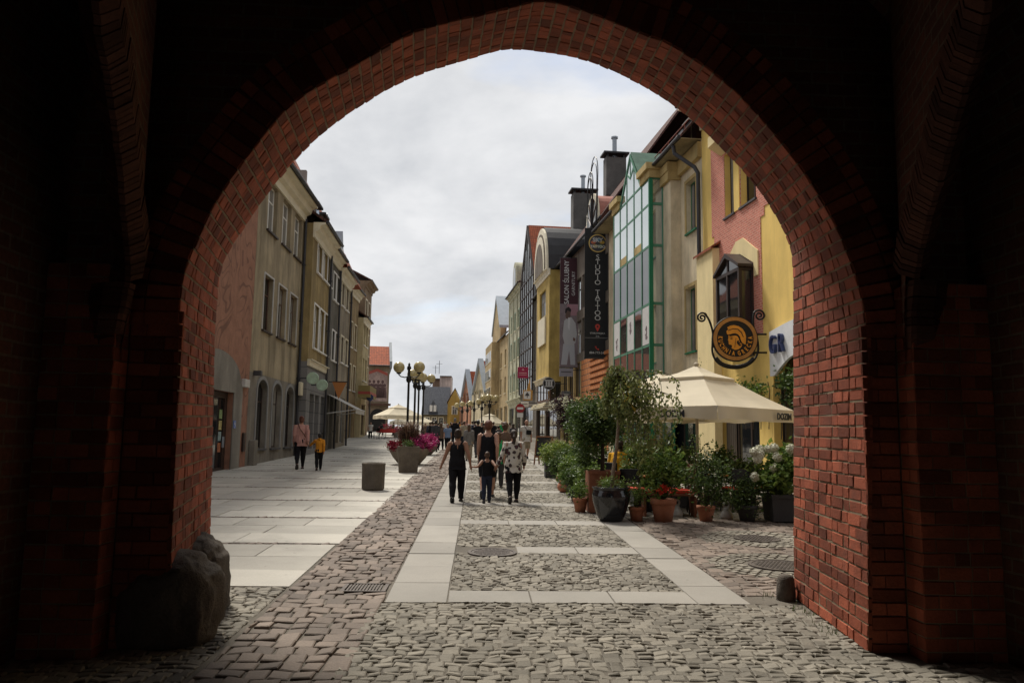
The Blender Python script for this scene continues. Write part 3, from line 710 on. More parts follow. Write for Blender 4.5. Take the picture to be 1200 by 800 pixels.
# red house with scratched plaster ornament
def sgraffito(name, base, line):
    m, t, b = newmat(name); L = t.links.new
    tcn = nd(t, 'ShaderNodeTexCoord'); mp = nd(t, 'ShaderNodeMapping'); mp.inputs['Scale'].default_value = (1, 1, .62); L(tcn.outputs['Object'], mp.inputs[0])
    n = nd(t, 'ShaderNodeTexNoise', {'Scale': .42, 'Detail': 1.2, 'Distortion': 2.2}); L(mp.outputs[0], n.inputs['Vector'])
    w = nd(t, 'ShaderNodeMath', {1: 8}, operation='MULTIPLY'); L(n.outputs[0], w.inputs[0])
    fr = nd(t, 'ShaderNodeMath', operation='FRACT'); L(w.outputs[0], fr.inputs[0])
    pp = nd(t, 'ShaderNodeMath', {1: .5, 2: .10}, operation='COMPARE'); L(fr.outputs[0], pp.inputs[0])
    ms = nd(t, 'ShaderNodeTexNoise', {'Scale': .5, 'Detail': 2}); L(tcn.outputs['Object'], ms.inputs['Vector'])
    mk = nd(t, 'ShaderNodeMapRange', {1: .42, 2: .5, 3: .1, 4: .75}); L(ms.outputs[0], mk.inputs[0])
    mm = nd(t, 'ShaderNodeMath', operation='MULTIPLY'); L(pp.outputs[0], mm.inputs[0]); L(mk.outputs[0], mm.inputs[1])
    nn = nd(t, 'ShaderNodeTexNoise', {'Scale': 2, 'Detail': 8, 'Roughness': .7}); L(tcn.outputs['Object'], nn.inputs['Vector'])
    mr = nd(t, 'ShaderNodeMapRange', {1: .3, 2: .7, 3: .75, 4: 1.2}); L(nn.outputs[0], mr.inputs[0])
    vm = nd(t, 'ShaderNodeVectorMath', {0: base}, operation='SCALE'); L(mr.outputs[0], vm.inputs['Scale'])
    mx = nd(t, 'ShaderNodeMix', data_type='RGBA'); L(mm.outputs[0], mx.inputs[0]); L(vm.outputs[0], mx.inputs[6]); mx.inputs[7].default_value = c4(line)
    L(mx.outputs[2], b.inputs['Base Color']); b.inputs['Roughness'].default_value = .92; b.inputs['Specular IOR Level'].default_value = .2
    bp = nd(t, 'ShaderNodeBump', {'Strength': .5, 'Distance': .03}, invert=True); L(mm.outputs[0], bp.inputs['Height']); L(bp.outputs[0], b.inputs['Normal'])
    return m
h = House('ornamented_house', 'red plastered house with scratched swirl ornament above a grey arched entrance', 'house', (XL, 16), (XL, 28.7), LG)
M['sgraf'] = sgraffito('red_sgraffito_plaster', (.28, .145, .10), (.145, .078, .058))
M['greyplaster'] = plaster('grey_ground_floor_plaster', (.20, .185, .16), stain=(.13, .115, .10))
dx0, dx1 = h.px(240, 500)[0], h.px(271.5, 500)[0]
zt = h.px(262, 458)[1]
h.wall(M['sgraf'], h.L, -.6, 12.6, [(dx0, dx1, .02, zt)], reveal=.35)
m = MB(); ax0, ax1 = dx0-.9, h.px(283, 470)[0]; zb = h.px(276, 458)[1]; za = h.px(255, 418)[1]
n = 16; cx = (ax0+ax1)/2-.4
P = [(ax1, -.6), (ax1, zb+.25)]+[(cx+(ax1-.25-cx)*cos(pi*k/n/1.0), zb+.25+(za-zb)*sin(pi*k/n)) for k in range(0, n+1)]+[(ax0-1, zb+.25), (ax0-1, -.6)]
P = [p for p in P]
# grey arch panel, cut round the door: built as strips
def arch_z(x):
    q = (x-cx)/(ax1-.25-cx); return zb+.25+(za-zb)*sqrt(max(0, 1-q*q)) if abs(q) < 1 else zb+.25
xs = sorted([ax0-1+k*(ax1-ax0+1)/30 for k in range(31)]+[dx0, dx1])
for a, b in zip(xs, xs[1:]):
    if b-a < 1e-5: continue
    lo = zt if dx0 <= (a+b)/2 <= dx1 else -.6
    m.prism([(a, lo), (b, lo), (b, arch_z(b)), (a, arch_z(a))], 'y', -.03, .01)
h.part(m, 'entrance_surround', plaster('smooth_grey_plaster', (.22, .205, .18)))
d = thing('door', None, None); d.parent = h.root
m = MB(); m.box(dx0+.01, dx0+.12, .18, .30, .03, zt-.01); m.box(dx1-.30, dx1-.01, .18, .30, .03, zt-.01); m.box(dx0+.12, dx1-.30, .18, .30, zt-.2, zt-.01); m.box(dx0+.12, dx1-.30, .18, .30, .03, .35)
mid = (dx0+dx1)/2-.1; m.box(mid-.06, mid+.06, .182, .298, .35, zt-.2); bpy.data.objects.remove(d)
d = h.part(m, 'door', 'darkbrown')
m = MB(); m.box(dx0+.1, dx1-.29, .24, .25, .3, zt-.19); h.part(m, 'pane', 'glass', d)
for k, c in enumerate(((.42, .16, .08), (.25, .33, .34), (.40, .34, .15), (.22, .30, .14))):
    m = MB(); m.box(dx1-.62, dx1-.33, .228, .236, .85+k*.36, 1.15+k*.36); h.part(m, 'notice', surf('notice_paper', c, .7, .5, 8, 30, 0), d)
m = MB(); m.box(dx1-.36, dx1-.33, .12, .18, 1.0, 1.35); h.part(m, 'handle', 'zinc', d)
h.cornice(M['greyplaster'], 12.7, h.L, h=.5); h.eave_roof(M['tile_dark'], 12.7, h.L)
for z0 in (5.2, 9.0):
    for x in (2, 5, 8): pass
# wheelchair sign and small boxes on the wall
sg = thing('accessibility_sign', 'small blue wheelchair sign beside the grey entrance', 'sign', h.org+h.ux*h.px(273.5, 497)[0]+h.n*.035+Vector((0, 0, h.px(273.5, 497)[1])), atan2(h.ux.y, h.ux.x))
m = MB(); m.box(-.13, .13, -.012, 0, -.13, .13); m.build('plate', plain('sign_blue', (.03, .11, .42), .4), sg)
m = MB(); m.lathe([(.075, 0), (.09, 0)], n=20, cap=False, M=Matrix.Translation((-.01, -.016, -.035)) @ Matrix.Rotation(pi/2, 4, 'X')); m.box(-.025, 0, -.018, -.013, 0, .07); m.box(-.02, .06, -.018, -.0135, -.01, .01); m.box(.045, .065, -.018, -.0132, -.075, -.01); m.ball((-.012, -.015, .09), (.022, .004, .022), 10, 6)
m.build('wheelchair_symbol', M['white'], sg)

# beige house
h = House('beige_house', 'dirty beige three storey house with arched ground floor windows', 'house', (XL, 28.72), (XL, 36.2), LG)
M['beige'] = plaster('weathered_beige_plaster', (.33, .275, .185), var=.22, streak=.5, stain=(.20, .165, .115))
M['rubble'] = plaster('rough_grey_base_plaster', (.215, .195, .165), var=.3, bump=.6, stain=(.13, .115, .095))
G0 = [h.rect(*q) for q in ((300, 311.5, 446, 525), (318, 328.5, 448, 524), (333.5, 343, 452, 523.5))]
W1 = [h.rect(*q) for q in ((308.5, 319, 321, 386), (325, 334.5, 335, 397), (338.5, 347, 348, 406))]
W2 = [h.rect(*q) for q in ((314, 325, 222, 272), (331, 341, 232, 291), (344.5, 354, 251, 306))]
zs0 = sum(q[2] for q in G0)/3; ze0 = sum(q[3] for q in G0)/3
def avg(W, cols=None):
    za, zb = sum(q[2] for q in W)/len(W), sum(q[3] for q in W)/len(W); wd = sum(q[1]-q[0] for q in W)/len(W)
    return [((q[0]+q[1])/2-wd/2, (q[0]+q[1])/2+wd/2, za, zb) for q in W]
G0, W1, W2 = avg(G0), avg(W1), avg(W2)
print('L2', [tuple(round(a, 2) for a in q) for q in G0+W1+W2], h.L)
ztop = h.px(350, 216, .45)[1]; print('L2 cornice', ztop)
zg = 3.35
h.wall(M['rubble'], h.L, -.6, zg, [q+(.45,) for q in G0], name='ground_floor_wall', out=.0)
h.wall(M['beige'], h.L, zg+.001, ztop, W1+W2, name='upper_wall')
for q in G0: h.window(q, 'darkbrown', 'glass', 2, 2, surround='grey', arch=.45, sw=.13, sill='darkgrey', depth=.18)
for q in W1: h.window(q, 'brown', 'glass', 2, 2, sill='darkbrown', surround='lightgrey', sw=.07)
for q in W2: h.window(q, 'white', 'glass_light', 2, 2, sill='darkbrown', surround=None)
h.cornice(M['cream'], ztop+.03, h.L, h=.75, ov=.6)
h.eave_roof(M['black_roof'], ztop+.03, h.L, ov=.62, rise=3)
h.downpipe(h.L-.12, 0, ztop-.6)
m = MB(); m.box(h.L-.22, h.L+.03, -.02, 8.9, ztop+.02, ztop+1.7); m.prism([(.3, ztop+1.7), (4.5, ztop+4), (8.7, ztop+1.7)], 'x', h.L-.22, h.L+.03)
h.part(m, 'firewall', plaster('pinkish_parapet_plaster', (.34, .285, .26)))
m = MB(); m.box(h.L-2.0, h.L-.9, .9, 2.2, ztop, ztop+3.2); m.box(h.L-2.1, h.L-.8, .8, 2.3, ztop+3.2, ztop+3.35); h.part(m, 'chimney', 'darkgrey')
for (u, v) in ((301.5, 437), (331, 520)):
    pass
m = MB(); x, z = h.px(297, 437); m.bbox(x-.1, x+.1, -.3, -.02, z-.09, z+.09, .02); m.bar((x, -.05, z), (x, .05, z), .03); h.part(m, 'wall_lamp', 'darkgrey')
m = MB(); x, z = h.px(285.5, 449); m.bbox(x-.28, x+.28, -.15, .0, z-.14, z+.14, .02); h.part(m, 'meter_box', 'lightgrey')
m = MB(); x, z = h.px(348.5, 456); m.bbox(h.L-.45, h.L-.02, -.3, -.17, z-.3, z+.3, .03); h.part(m, 'junction_box', 'cream')
m = MB(); x, z = h.px(284, 517); m.bbox(x-.12, x+.12, -.08, .0, z-.35, z+.3, .02); h.part(m, 'intercom_panel', 'darkbrown')
m = MB(); x, z = h.px(292.5, 535); m.bbox(x-.22, x+.22, -.22, .0, -.3, z+.6, .03); h.part(m, 'meter_cabinet', 'rubble')

# yellow house standing forward
X3 = -7.72
h = House('yellow_house', 'ochre yellow house with grey stone ground floor standing forward', 'house', (X3, 36.25), (X3-.1, 41.0), LG)
M['ochre_l'] = plaster('ochre_plaster_left', (.30, .225, .105), streak=.4, stain=(.19, .15, .09))
M['greystone'] = brickmat('grey_ashlar', (.20, .195, .19), (.175, .17, .165), (.10, .10, .10), w=1.1, h=.5, ms=.02, bump=.3, var=.12)
W = avg([h.rect(*q) for q in ((367.5, 373, 354, 406), (374, 379, 364, 413), (379.5, 384.5, 371, 419))])
W2 = avg([h.rect(*q) for q in ((372, 378, 268, 322), (379, 384, 281, 330), (384.3, 388.5, 292, 336))])
D0 = avg([h.rect(*q) for q in ((362, 366.5, 462, 527), (368, 373, 462, 525), (375, 379.5, 464, 523))])
print('L3', [tuple(round(a, 2) for a in q) for q in W+W2+D0], h.L)
zg = h.px(375, 430)[1]; ztop = h.px(380, 262, .45)[1]; print(zg, ztop)
h.wall(M['greystone'], h.L, -.6, zg, D0, name='ground_floor_wall', out=.0)
h.wall(M['ochre_l'], h.L, zg+.001, ztop, W+W2, name='upper_wall')
for q in W+W2: h.window(q, 'white', 'glass_light', 2, 2, sill='white', surround='white', sw=.08, depth=.12)
for q in D0: h.window(q, 'darkgrey', 'glass', 1, 2, depth=.2, name='shop_window')
h.cornice(M['cream'], zg+.1, h.L, h=.3, ov=.22, name='string_course'); h.cornice(M['cream'], ztop+.03, h.L, h=.7, ov=.55)
for k in range(2):
    x = 1.2+1.9*k; m = MB(); m.box(x, x+1.0, .2, 2.2, ztop+.1, ztop+1.25); d_ = h.part(m, 'dormer', plaster('dormer_render', (.22, .19, .17)))
    m = MB(); m.box(x-.12, x+1.12, .02, 2.3, ztop+1.25, ztop+1.36); h.part(m, 'dormer_roof', 'black_roof', d_); m = MB(); m.box(x+.15, x+.85, .17, .2, ztop+.4, ztop+1.15); h.part(m, 'pane', 'glass', d_)
h.eave_roof(M['tile_dark'], ztop+.03, h.L, ov=.56); h.downpipe(h.L-.1, 0, ztop-.5)
for k, (u, v) in enumerate(((366.5, 443), (377.5, 451))):
    x, z = h.px(u, v, .5)
    t = thing('cross_sign', ['pale green round pharmacy sign nearer the beige house', 'pale green round pharmacy sign nearer the dark grey house'][k], 'sign', h.org+h.ux*x+h.n*.5+Vector((0, 0, z)), atan2(h.ux.y, h.ux.x), 'pale green signs on the ochre house')
    m = MB(); m.lathe([(.02, -.06), (.25, -.06), (.27, 0), (.25, .06), (.02, .06)], n=20, M=Matrix.Rotation(pi/2, 4, 'Y')); m.build('disc', surf('pale_green_sign', (.38, .50, .38), .5, .2, 5), t)
    m = MB(); m.bar((0, 0, 0), (0, .52, 0), .03); m.build('bracket', M['pipe'], t)

# grey house
h = House('grey_house', 'dark grey rendered house with narrow white windows', 'house', (-7.84, 41.02), (-7.9, 44.3), LG)
M['darkrender'] = plaster('dark_grey_render', (.15, .14, .118), stain=(.09, .085, .075))
W = avg([h.rect(*q) for q in ((388.5, 391.5, 388, 422), (392.5, 395.5, 390, 425))]); W2 = avg([h.rect(*q) for q in ((390.5, 393.5, 320, 352), (394.5, 397.5, 325, 356))])
ztop = h.px(396, 295, .3)[1]
D0 = [(.5, 1.6, .3, 2.9), (1.9, 2.9, .05, 2.9)]
h.wall(M['darkrender'], h.L, -.6, ztop, W+W2+D0)
for q in W+W2: h.window(q, 'white', 'glass_light', 2, 2, sill='white', surround='white', sw=.08)
for q in D0: h.window(q, 'darkgrey', 'glass', 1, 2, name='shop_window')
h.cornice(M['cream'], ztop, h.L, h=.5, ov=.4); h.eave_roof(M['tile'], ztop, h.L, rise=3.4, ov=.4); h.downpipe(h.L-.1, 0, ztop-.5)
# tan house
h = House('tan_house', 'narrow tan grey house with orange tiled roof', 'house', (-7.92, 44.32), (-8.0, 48.9), LG)
M['tan_l'] = plaster('tan_grey_plaster', (.27, .235, .18), stain=(.17, .15, .115))
W = avg([h.rect(*q) for q in ((399, 402, 395, 425), (404, 407, 398, 428))]); W2 = avg([h.rect(*q) for q in ((400.5, 403.5, 325, 360), (405.5, 408.5, 330, 364))])
ztop = h.px(405, 312, .4)[1]
D0 = [(.5, 2.0, .3, 2.9), (2.6, 4.2, .3, 2.9)]
h.wall(M['tan_l'], h.L, -.6, ztop, W+W2+D0)
for q in W+W2: h.window(q, 'white', 'glass_light', 2, 2, sill='white', surround='cream', sw=.1)
for q in D0: h.window(q, 'grey', 'glass', 2, 2, name='shop_window')
h.cornice(M['cream'], ztop, h.L, h=.6, ov=.45); h.eave_roof(M['tile'], ztop, h.L, rise=9, ov=.46); h.downpipe(h.L-.1, 0, ztop-.5)
m = MB(); m.prism([(-.35, ztop+.05), (.75, ztop+2.3), (1.5, ztop+2.3), (1.5, ztop+.05)], 'x', .05, h.L+2.5); h.part(m, 'mansard_roof', 'tile')
m = MB(); m.prism([(.8, ztop), (2.0, ztop+2.6), (3.2, ztop)], 'y', .2, 3); h.part(m, 'dormer', 'zinc')
m = MB(); m.box(1.6, 2.4, .15, .22, ztop+.5, ztop+1.5); h.part(m, 'dormer_window', 'white')
# brown house
h = House('brown_house', 'brownish plastered house before the pale jutting one', 'house', (-10.2, 48.95), (-10.2, 66.9), LG)
M['brown_l'] = plaster('brownish_plaster', (.27, .20, .11), stain=(.17, .13, .08))
W = [(x, x+1.1, z, z+2.0) for z in (4.2, 7.6) for x in (1, 3.6, 6.2, 8.8, 11.4, 14, 16.2)]; D0 = [(.6, 4.6, .3, 2.8), (6, 9.6, .3, 2.8), (11, 14, .3, 2.8), (15, 17, .1, 2.8)]
ztop = h.px(411, 328, .4)[1]
h.wall(M['brown_l'], h.L, -.6, ztop, W+D0)
for q in W: h.window(q, 'white', 'glass_light', 2, 2, sill='white', surround='cream', sw=.1)
for q in D0: h.window(q, 'grey', 'glass', 2, 1, name='shop_window')
h.cornice(M['cream'], ztop, h.L, h=.6, ov=.5); h.eave_roof(M['tile'], ztop, h.L, rise=4.5, ov=.5)
m = MB(); m.box(3, 5, .3, 3.4, ztop, ztop+2.2); m.prism([(2.7, ztop+2.2), (4, ztop+3.2), (5.3, ztop+2.2)], 'y', .2, 3.4); h.part(m, 'dormer', 'zinc')
m = MB(); m.box(5.9, 6.7, 2, 2.9, ztop, ztop+4.6); h.part(m, 'chimney', 'brown')
# pale yellow house jutting out, with a red-trimmed balcony
h = House('pale_jutting_house', 'pale yellow house jutting out with red trimmed balcony', 'house', (-9.75, 67), (-9.85, 71), LG)
M['pale_l'] = plaster('pale_yellow_plaster', (.50, .42, .25))
zt = h.px(424, 365)[1]; W = [(x, x+1.1, z, z+1.9) for z in (4.8, 7.8) for x in (.5, 2.2)]; D0 = [(.6, 3.4, .2, 2.8)]
zq = h.px(421, 365)[1]; print('pale', zq)
h.wall(M['pale_l'], h.L, -.6, zq, W+D0)
for q in W: h.window(q, 'white', 'glass', 2, 2, sill='white')
for q in D0: h.window(q, 'brown', 'glass', 2, 1, name='shop_window')
h.cornice(M['cream'], zq, h.L, h=.5, ov=.3); h.eave_roof(M['tile_dark'], zq, h.L, rise=3, ov=.3)
m = MB(); m.box(-2.02, 3, -.95, 0, 3.25, 3.45); m.box(-2.02, 3, -.95, -.87, 3.45, 4.2); m.box(-2.02, -1.94, -.87, 0, 3.45, 4.2); b_ = h.part(m, 'balcony', plain('balcony_olive', (.22, .17, .06), .7))
m = MB(); m.box(-2.03, 3.01, -.97, -.85, 3.5, 3.72); m.box(-2.03, -1.93, -.85, -.01, 3.5, 3.72); h.part(m, 'red_band', plain('balcony_red', (.30, .05, .04), .6), b_)
h = House('tall_end_house', 'tall brown house closing the left row', 'house', (-10.3, 71.1), (-10.35, 75.8), LG)
M['brown_e'] = plaster('brown_end_plaster', (.24, .17, .11))
ztop = h.px(429.5, 330)[1]; print('end', ztop); ztop = min(ztop, 14)
W = [(x, x+1.1, z, z+1.9) for z in (4.4, 7.4, 10.4) for x in (.6, 2.6)]; D0 = [(.6, 3.6, .2, 2.8)]
h.wall(M['brown_e'], h.L, -.6, ztop, [q for q in W if q[3] < ztop-.3]+D0)
for q in W:
    if q[3] < ztop-.3: h.window(q, 'cream', 'glass', 2, 2, sill='cream', surround='cream')
for q in D0: h.window(q, 'grey', 'glass', 2, 1, name='shop_window')
h.cornice(M['brown_e'], ztop, h.L, h=.6, ov=.6); h.eave_roof(M['tile_dark'], ztop, h.L, rise=2.5, ov=.5)
# ================================================================== right row
RA, RB = 11.6, .085
RG = 'houses of the right row'
def rp(u, v=400, out=0):
    d = ray(u, v); t = (RA-out)/(d.x+RB*d.y); p = CAMP+d*t; return (p.x, p.y)
def rline(Y, out=0): return (RA-RB*Y-out, Y)
def RH(name, label, cat, uf, un, group=RG, vf=400, vn=400):
    return House(name, label, cat, rp(uf, vf), rp(un, vn), group)
M['tan'] = plaster('tan_roughcast', (.66, .56, .39), bump=.6, fine=60, streak=.3)
M['tan_trim'] = plaster('ochre_cornice', (.46, .34, .15))
M['yellow'] = plaster('yellow_plaster', (.80, .57, .18), streak=.2, var=.10)
M['yellow_pale'] = plaster('pale_yellow_trim', (.80, .66, .36), streak=.15, var=.1)
M['pinkbrick'] = brickmat('pink_facing_brick', (.60, .20, .14), (.48, .15, .105), (.62, .42, .34), w=.27, h=.085, ms=.01, bump=.4, var=.2)

M['glass_dimmed'] = glassmat('reflection_dark_bay_glass', (.035, .04, .04), .03, .9); M['glass_dimmed'].node_tree.nodes['Principled BSDF'].inputs['Metallic'].default_value = .22  # same bay glass, darkened in colour for the dark reflection of houses opposite
# ---- yellow Greek restaurant
pn = rline(14.5); pf = rp(824, 300)
h = House('yellow_restaurant', 'yellow restaurant house with pink brick field and dark oriel window', 'restaurant', pf, pn, RG); YR = h
L = h.L; zt = 14.6
Wt = [h.rect(849.5, 861, 193, 252), h.rect(868, 882, 187, 240)]
zc = (Wt[0][2]+Wt[1][2])/2; Wt = [(Wt[0][0], Wt[0][1], zc, zc+2.45), (Wt[1][0], Wt[1][1]+.3, zc, zc+2.45)]
print('R1', Wt, L)
A = h.px(836.5, 540)[0]; A2 = h.px(843, 540)[0]; B = h.px(846, 540)[0]; C_ = h.px(891, 540)[0]; D_ = h.px(908, 540)[0]
ops = [(A, A2, .05, 2.9), (B, C_, .05, 2.9), (D_, D_+2.6, .05, 3.9, 1.1), (D_+4, D_+5.6, .6, 2.9)]
h.wall(M['yellow'], L, -.8, zt, Wt+ops, reveal=.3)
for q in Wt: h.window(q, 'darkbrown', 'glass', 2, 1, depth=.22, sill='darkgrey')
h.window(ops[0], 'brown', M['brown'], 1, 2, depth=.2, name='door'); w_ = h.window(ops[1], 'darkbrown', 'glass', 3, 1, depth=.2, fw_=.09, name='shop_window')
m = MB(); cw = (C_-B)*.26
for k in range(10): m.box(B+.1+cw*k/10, B+.1+cw*(k+.8)/10, .17+.012*(k % 2), .19+.012*(k % 2), .3, 2.8)
h.part(m, 'curtain', surf('grey_curtain', (.16, .135, .11), .9, .15), w_); h.window(ops[2], 'darkbrown', 'glass', 2, 1, depth=.28, name='arched_window'); h.window(ops[3], 'brown', 'glass', 2, 2, sill='cream')
# pink brick field with stepped edges, cut round the windows
pxl = [(834, 168), (834, 276), (837, 276), (837, 283), (841, 283), (841, 292), (844, 292), (844, 402), (893, 394), (893, 251), (896, 250), (896, 244), (900, 242), (900, 215), (906, 212), (906, 150)]
x0p, x1p = h.px(834, 220)[0], h.px(893, 320)[0]; xw = h.px(842, 340)[0]; zs1 = h.px(840, 283)[1]; zs2 = h.px(897, 246)[1]; zb = h.px(868, 398)[1]
m = MB(); xm = [x0p, xw-.3, xw, Wt[0][0], Wt[0][1], Wt[1][0], Wt[1][1], x1p, x1p+.3, x1p+.6, x1p+.95]
def zlow(x):
    if x < xw-.3: return zs1+.25
    if x < xw: return zs1-.1
    if x < x1p: return zb
    if x < x1p+.3: return zs2-.15
    if x < x1p+.6: return zs2+.15
    return zs2+.9
for a, b in zip(xm, xm[1:]):
    if b-a < .01: continue
    c = (a+b)/2; lo = zlow(c); iv = [(lo, zt-.5)]
    for q in Wt:
        if q[0] < c < q[1]: iv = [(lo, q[2]-.0), (q[3], zt-.5)]
    for z0, z1 in iv: m.box(a, b, -.025, .004, z0, z1)
h.part(m, 'brick_field', 'pinkbrick')
m = MB(); m.prism([(-.02, Wt[0][3]+.05), (-.55, Wt[0][3]+.35), (-.55, Wt[0][3]+.75), (-.02, Wt[0][3]+.75)], 'x', Wt[0][0]-.25, Wt[1][1]+.2); h.part(m, 'window_hood', 'yellow_pale')
m = MB(); m.box(Wt[0][1]+.03, Wt[1][0]-.03, -.06, .2, zc-.02, Wt[0][3]); h.part(m, 'window_pier', 'yellow')
# buttress with tiled cap at the left end
z1 = h.px(832, 292, .3)[1]; b1 = h.px(836.5, 400, .3)[0]
m = MB(); m.box(.05, b1-.01, -.30, -.001, -.8, z1); b_ = h.part(m, 'buttress', 'yellow_pale')
m = MB(); m.prism([(-.40, z1-.06), (-.40, z1+.03), (0, z1+.30), (0, z1+.2)], 'x', -.08, b1+.12); h.part(m, 'tile_cap', 'tile', b_)
# pointed oriel
q = h.rect(843, 880, 312, 402, .35); ox0, ox1 = h.px(842, 350, .45)[0], h.px(881, 350, .1)[0]; oz0 = h.px(860, 402, .45)[1]; oz1 = h.px(850, 322, .45)[1]; ozp = h.px(866, 297, .3)[1]
xc = (ox0+ox1)/2; print('oriel', ox0, ox1, oz0, oz1, ozp)
m = MB(); fwid = .11
for a in (ox0, xc-.06, ox1-fwid): m.box(a, a+fwid, -.55, -.44, oz0, oz1)
for z_ in (oz0, oz1-fwid): m.box(ox0+fwid, ox1-fwid, -.548, -.442, z_, z_+fwid)
for a in (ox0, ox1-fwid):
    m.box(a+.002, a+fwid-.002, -.44, -.027, oz0, oz0+fwid); m.box(a+.002, a+fwid-.002, -.44, -.027, oz1-fwid, oz1); m.box(a+.002, a+fwid-.002, -.10, -.027, oz0+fwid, oz1-fwid)
m.prism([(ox0-.1, oz1+.001), (ox0-.1, oz1+.1), (xc, ozp+.1), (ox1+.1, oz1+.1), (ox1+.1, oz1+.001), (xc, ozp-.06)], 'y', -.62, -.002)
m.box(xc-.05, xc+.05, -.53, -.45, oz1, ozp-.05)
m.prism([(-.027, oz0), (-.5, oz0), (-.027, oz0-.5)], 'x', ox0+.05, ox1-.05)
o_ = h.part(m, 'oriel', 'darkbrown')
m = MB(); m.box(ox0+.05, ox1-.05, -.5, -.49, oz0+.05, oz1-.03); m.prism([(ox0+.1, oz1), (xc, ozp-.08), (ox1-.1, oz1)], 'y', -.5, -.49); m.box(ox0+.05, ox0+.06, -.49, -.03, oz0+.05, oz1-.03); m.box(ox1-.06, ox1-.05, -.49, -.03, oz0+.05, oz1-.03); h.part(m, 'pane', 'glass', o_)
m = MB()
for s_ in (-1, 1):
    hw = (ox1-ox0)/2+.12; P = [(xc, ozp+.12), (xc+s_*hw, oz1+.14), (xc+s_*(hw), oz1-.35), (xc+s_*(hw+.32), oz1-.35), (xc+s_*(hw+.32), oz1+.5), (xc+s_*.3, ozp+.62), (xc, ozp+.62)]
    m.prism(P if s_ > 0 else P[::-1], 'y', -.07, -.024)
h.part(m, 'oriel_surround', 'yellow_pale')
h.cornice(M['cream'], zt, L, h=.9, ov=1.0); h.eave_roof(M['tile_dark'], zt, L, ov=1.0, rise=4)
# white name panel with blue letters
gx0 = h.px(905.5, 410)[0]; gz0, gz1 = h.px(906, 441)[1], h.px(906, 389)[1]
t = thing('name_panel', 'white panel with raised blue capital letters on the yellow wall', 'sign', h.org+h.ux*gx0+h.n*.02+Vector((0, 0, gz0)), atan2(h.ux.y, h.ux.x)); gh = gz1-gz0
m = MB(); gw = 2.3; n = 14
P = [(0, 0), (.30, 0)]+[(.30+(gw-.30)*k/n, .55*sin(pi*min(1, k/n*1.3)/2)) for k in range(1, n+1)]+[(gw, gh+.2)]+[(gw*(1-k/n), gh+.2*sin(pi/2*(1-k/n))) for k in range(1, n+1)]
m.prism(P, 'y', -.09, 0); m.build('panel', surf('white_sign_panel', (.68, .70, .72), .5, .08, 2, 20, .03), t)
bl = plain('blue_letter', (.03, .045, .12), .35)
lz = h.px(916, 404)[1]-gz0
for ch, u in (('G', 911.5), ('R', 921.5)):
    text_mesh('letter', ch, .84, bl, t, frontmat(h.px(u, 404)[0]-gx0, -.15, lz), extrude=.05, sx=.74, offset=.0)

# ---- tan house with the green glass bay
h = RH('bay_window_house', 'tan house with tall green framed glass bay and pointed glazed gable', 'house', 713.5, 824, vf=330, vn=300); TH = h
L = h.L
zg = h.px(790, 171, .85)[1]; print('R2 gutter', zg, L, h.org)
Wn = avg([h.rect(804.5, 816, 211, 271)]); Wl = avg([h.rect(804.5, 816, 336, 412)])
sx0, sx1 = h.px(772, 520)[0], L-.15
h.wall(M['tan'], L, -.8, zg, Wn+Wl+[(sx0, sx1, .1, 3.0)], reveal=.3)
for q in Wn+Wl: h.window(q, 'green', 'glass', 2, 1, depth=.2, sill='green', surround='tan_trim' if 0 else M['tan_trim'], sw=.16)
h.window((sx0, sx1, .1, 3.0), 'darkbrown', 'glass', 4, 1, depth=.2, name='shop_window')
px0, px1 = h.px(774, 330, .4)[0], h.px(788, 330, .4)[0]
m = MB(); m.box(px0, px1, -.45, -.001, 3.3, zg-.9); h.part(m, 'pilaster', 'tan')
for z_, k in ((zg-.9, 1), (zg-.5, 1.25)):
    m = MB(); m.box(px0-.1*k, px1+.1*k, -.45-.14*k, -.002, z_+.001, z_+.4 if k > 1 else z_+.399); h.part(m, 'capital', M['tan_trim'])
m = MB(); m.box(px1+.15, L-.01, -.18, -.001, zg-.75, zg-.1); h.part(m, 'frieze', M['tan_trim'])
# eaves
e0 = h.px(749, 300, 0)[0]
bo = 1.08
bx0, bx1 = h.px(719, 330, bo)[0], h.px(761.5, 330, bo)[0]; kk = 7.5/6.4
h.eave_roof(M['tile_dark'], zg+.02, L-bx1+.2, depth=11, rise=7.5, ov=.9, x0=bx1-.2, name='roof')
h.eave_roof(M['tile_dark'], zg+.02, bx0+.9, depth=11, rise=7.5, ov=.9, x0=-.2, name='roof')
h.eave_roof(M['tile_dark'], zg+.02+.9*kk, bx1-bx0-.92, depth=11, rise=7.5-.9*kk, ov=0, x0=bx0+.71, name='roof', gut=False)
m = MB(); m.box(-.2, L, -.88, -.001, zg-.03, zg+.015); h.part(m, 'soffit', 'soffit')
m = MB(); xx = L-.02; xe = h.px(797, 165, .6)[0]
m.tube([(xe, -.9, zg-.02), (xe, -.85, zg-.35), (xx-.15, -.25, zg-1.15), (xx, -.16, zg-1.45), (xx, -.16, 0)], .085, 10); h.part(m, 'downpipe', 'pipe')
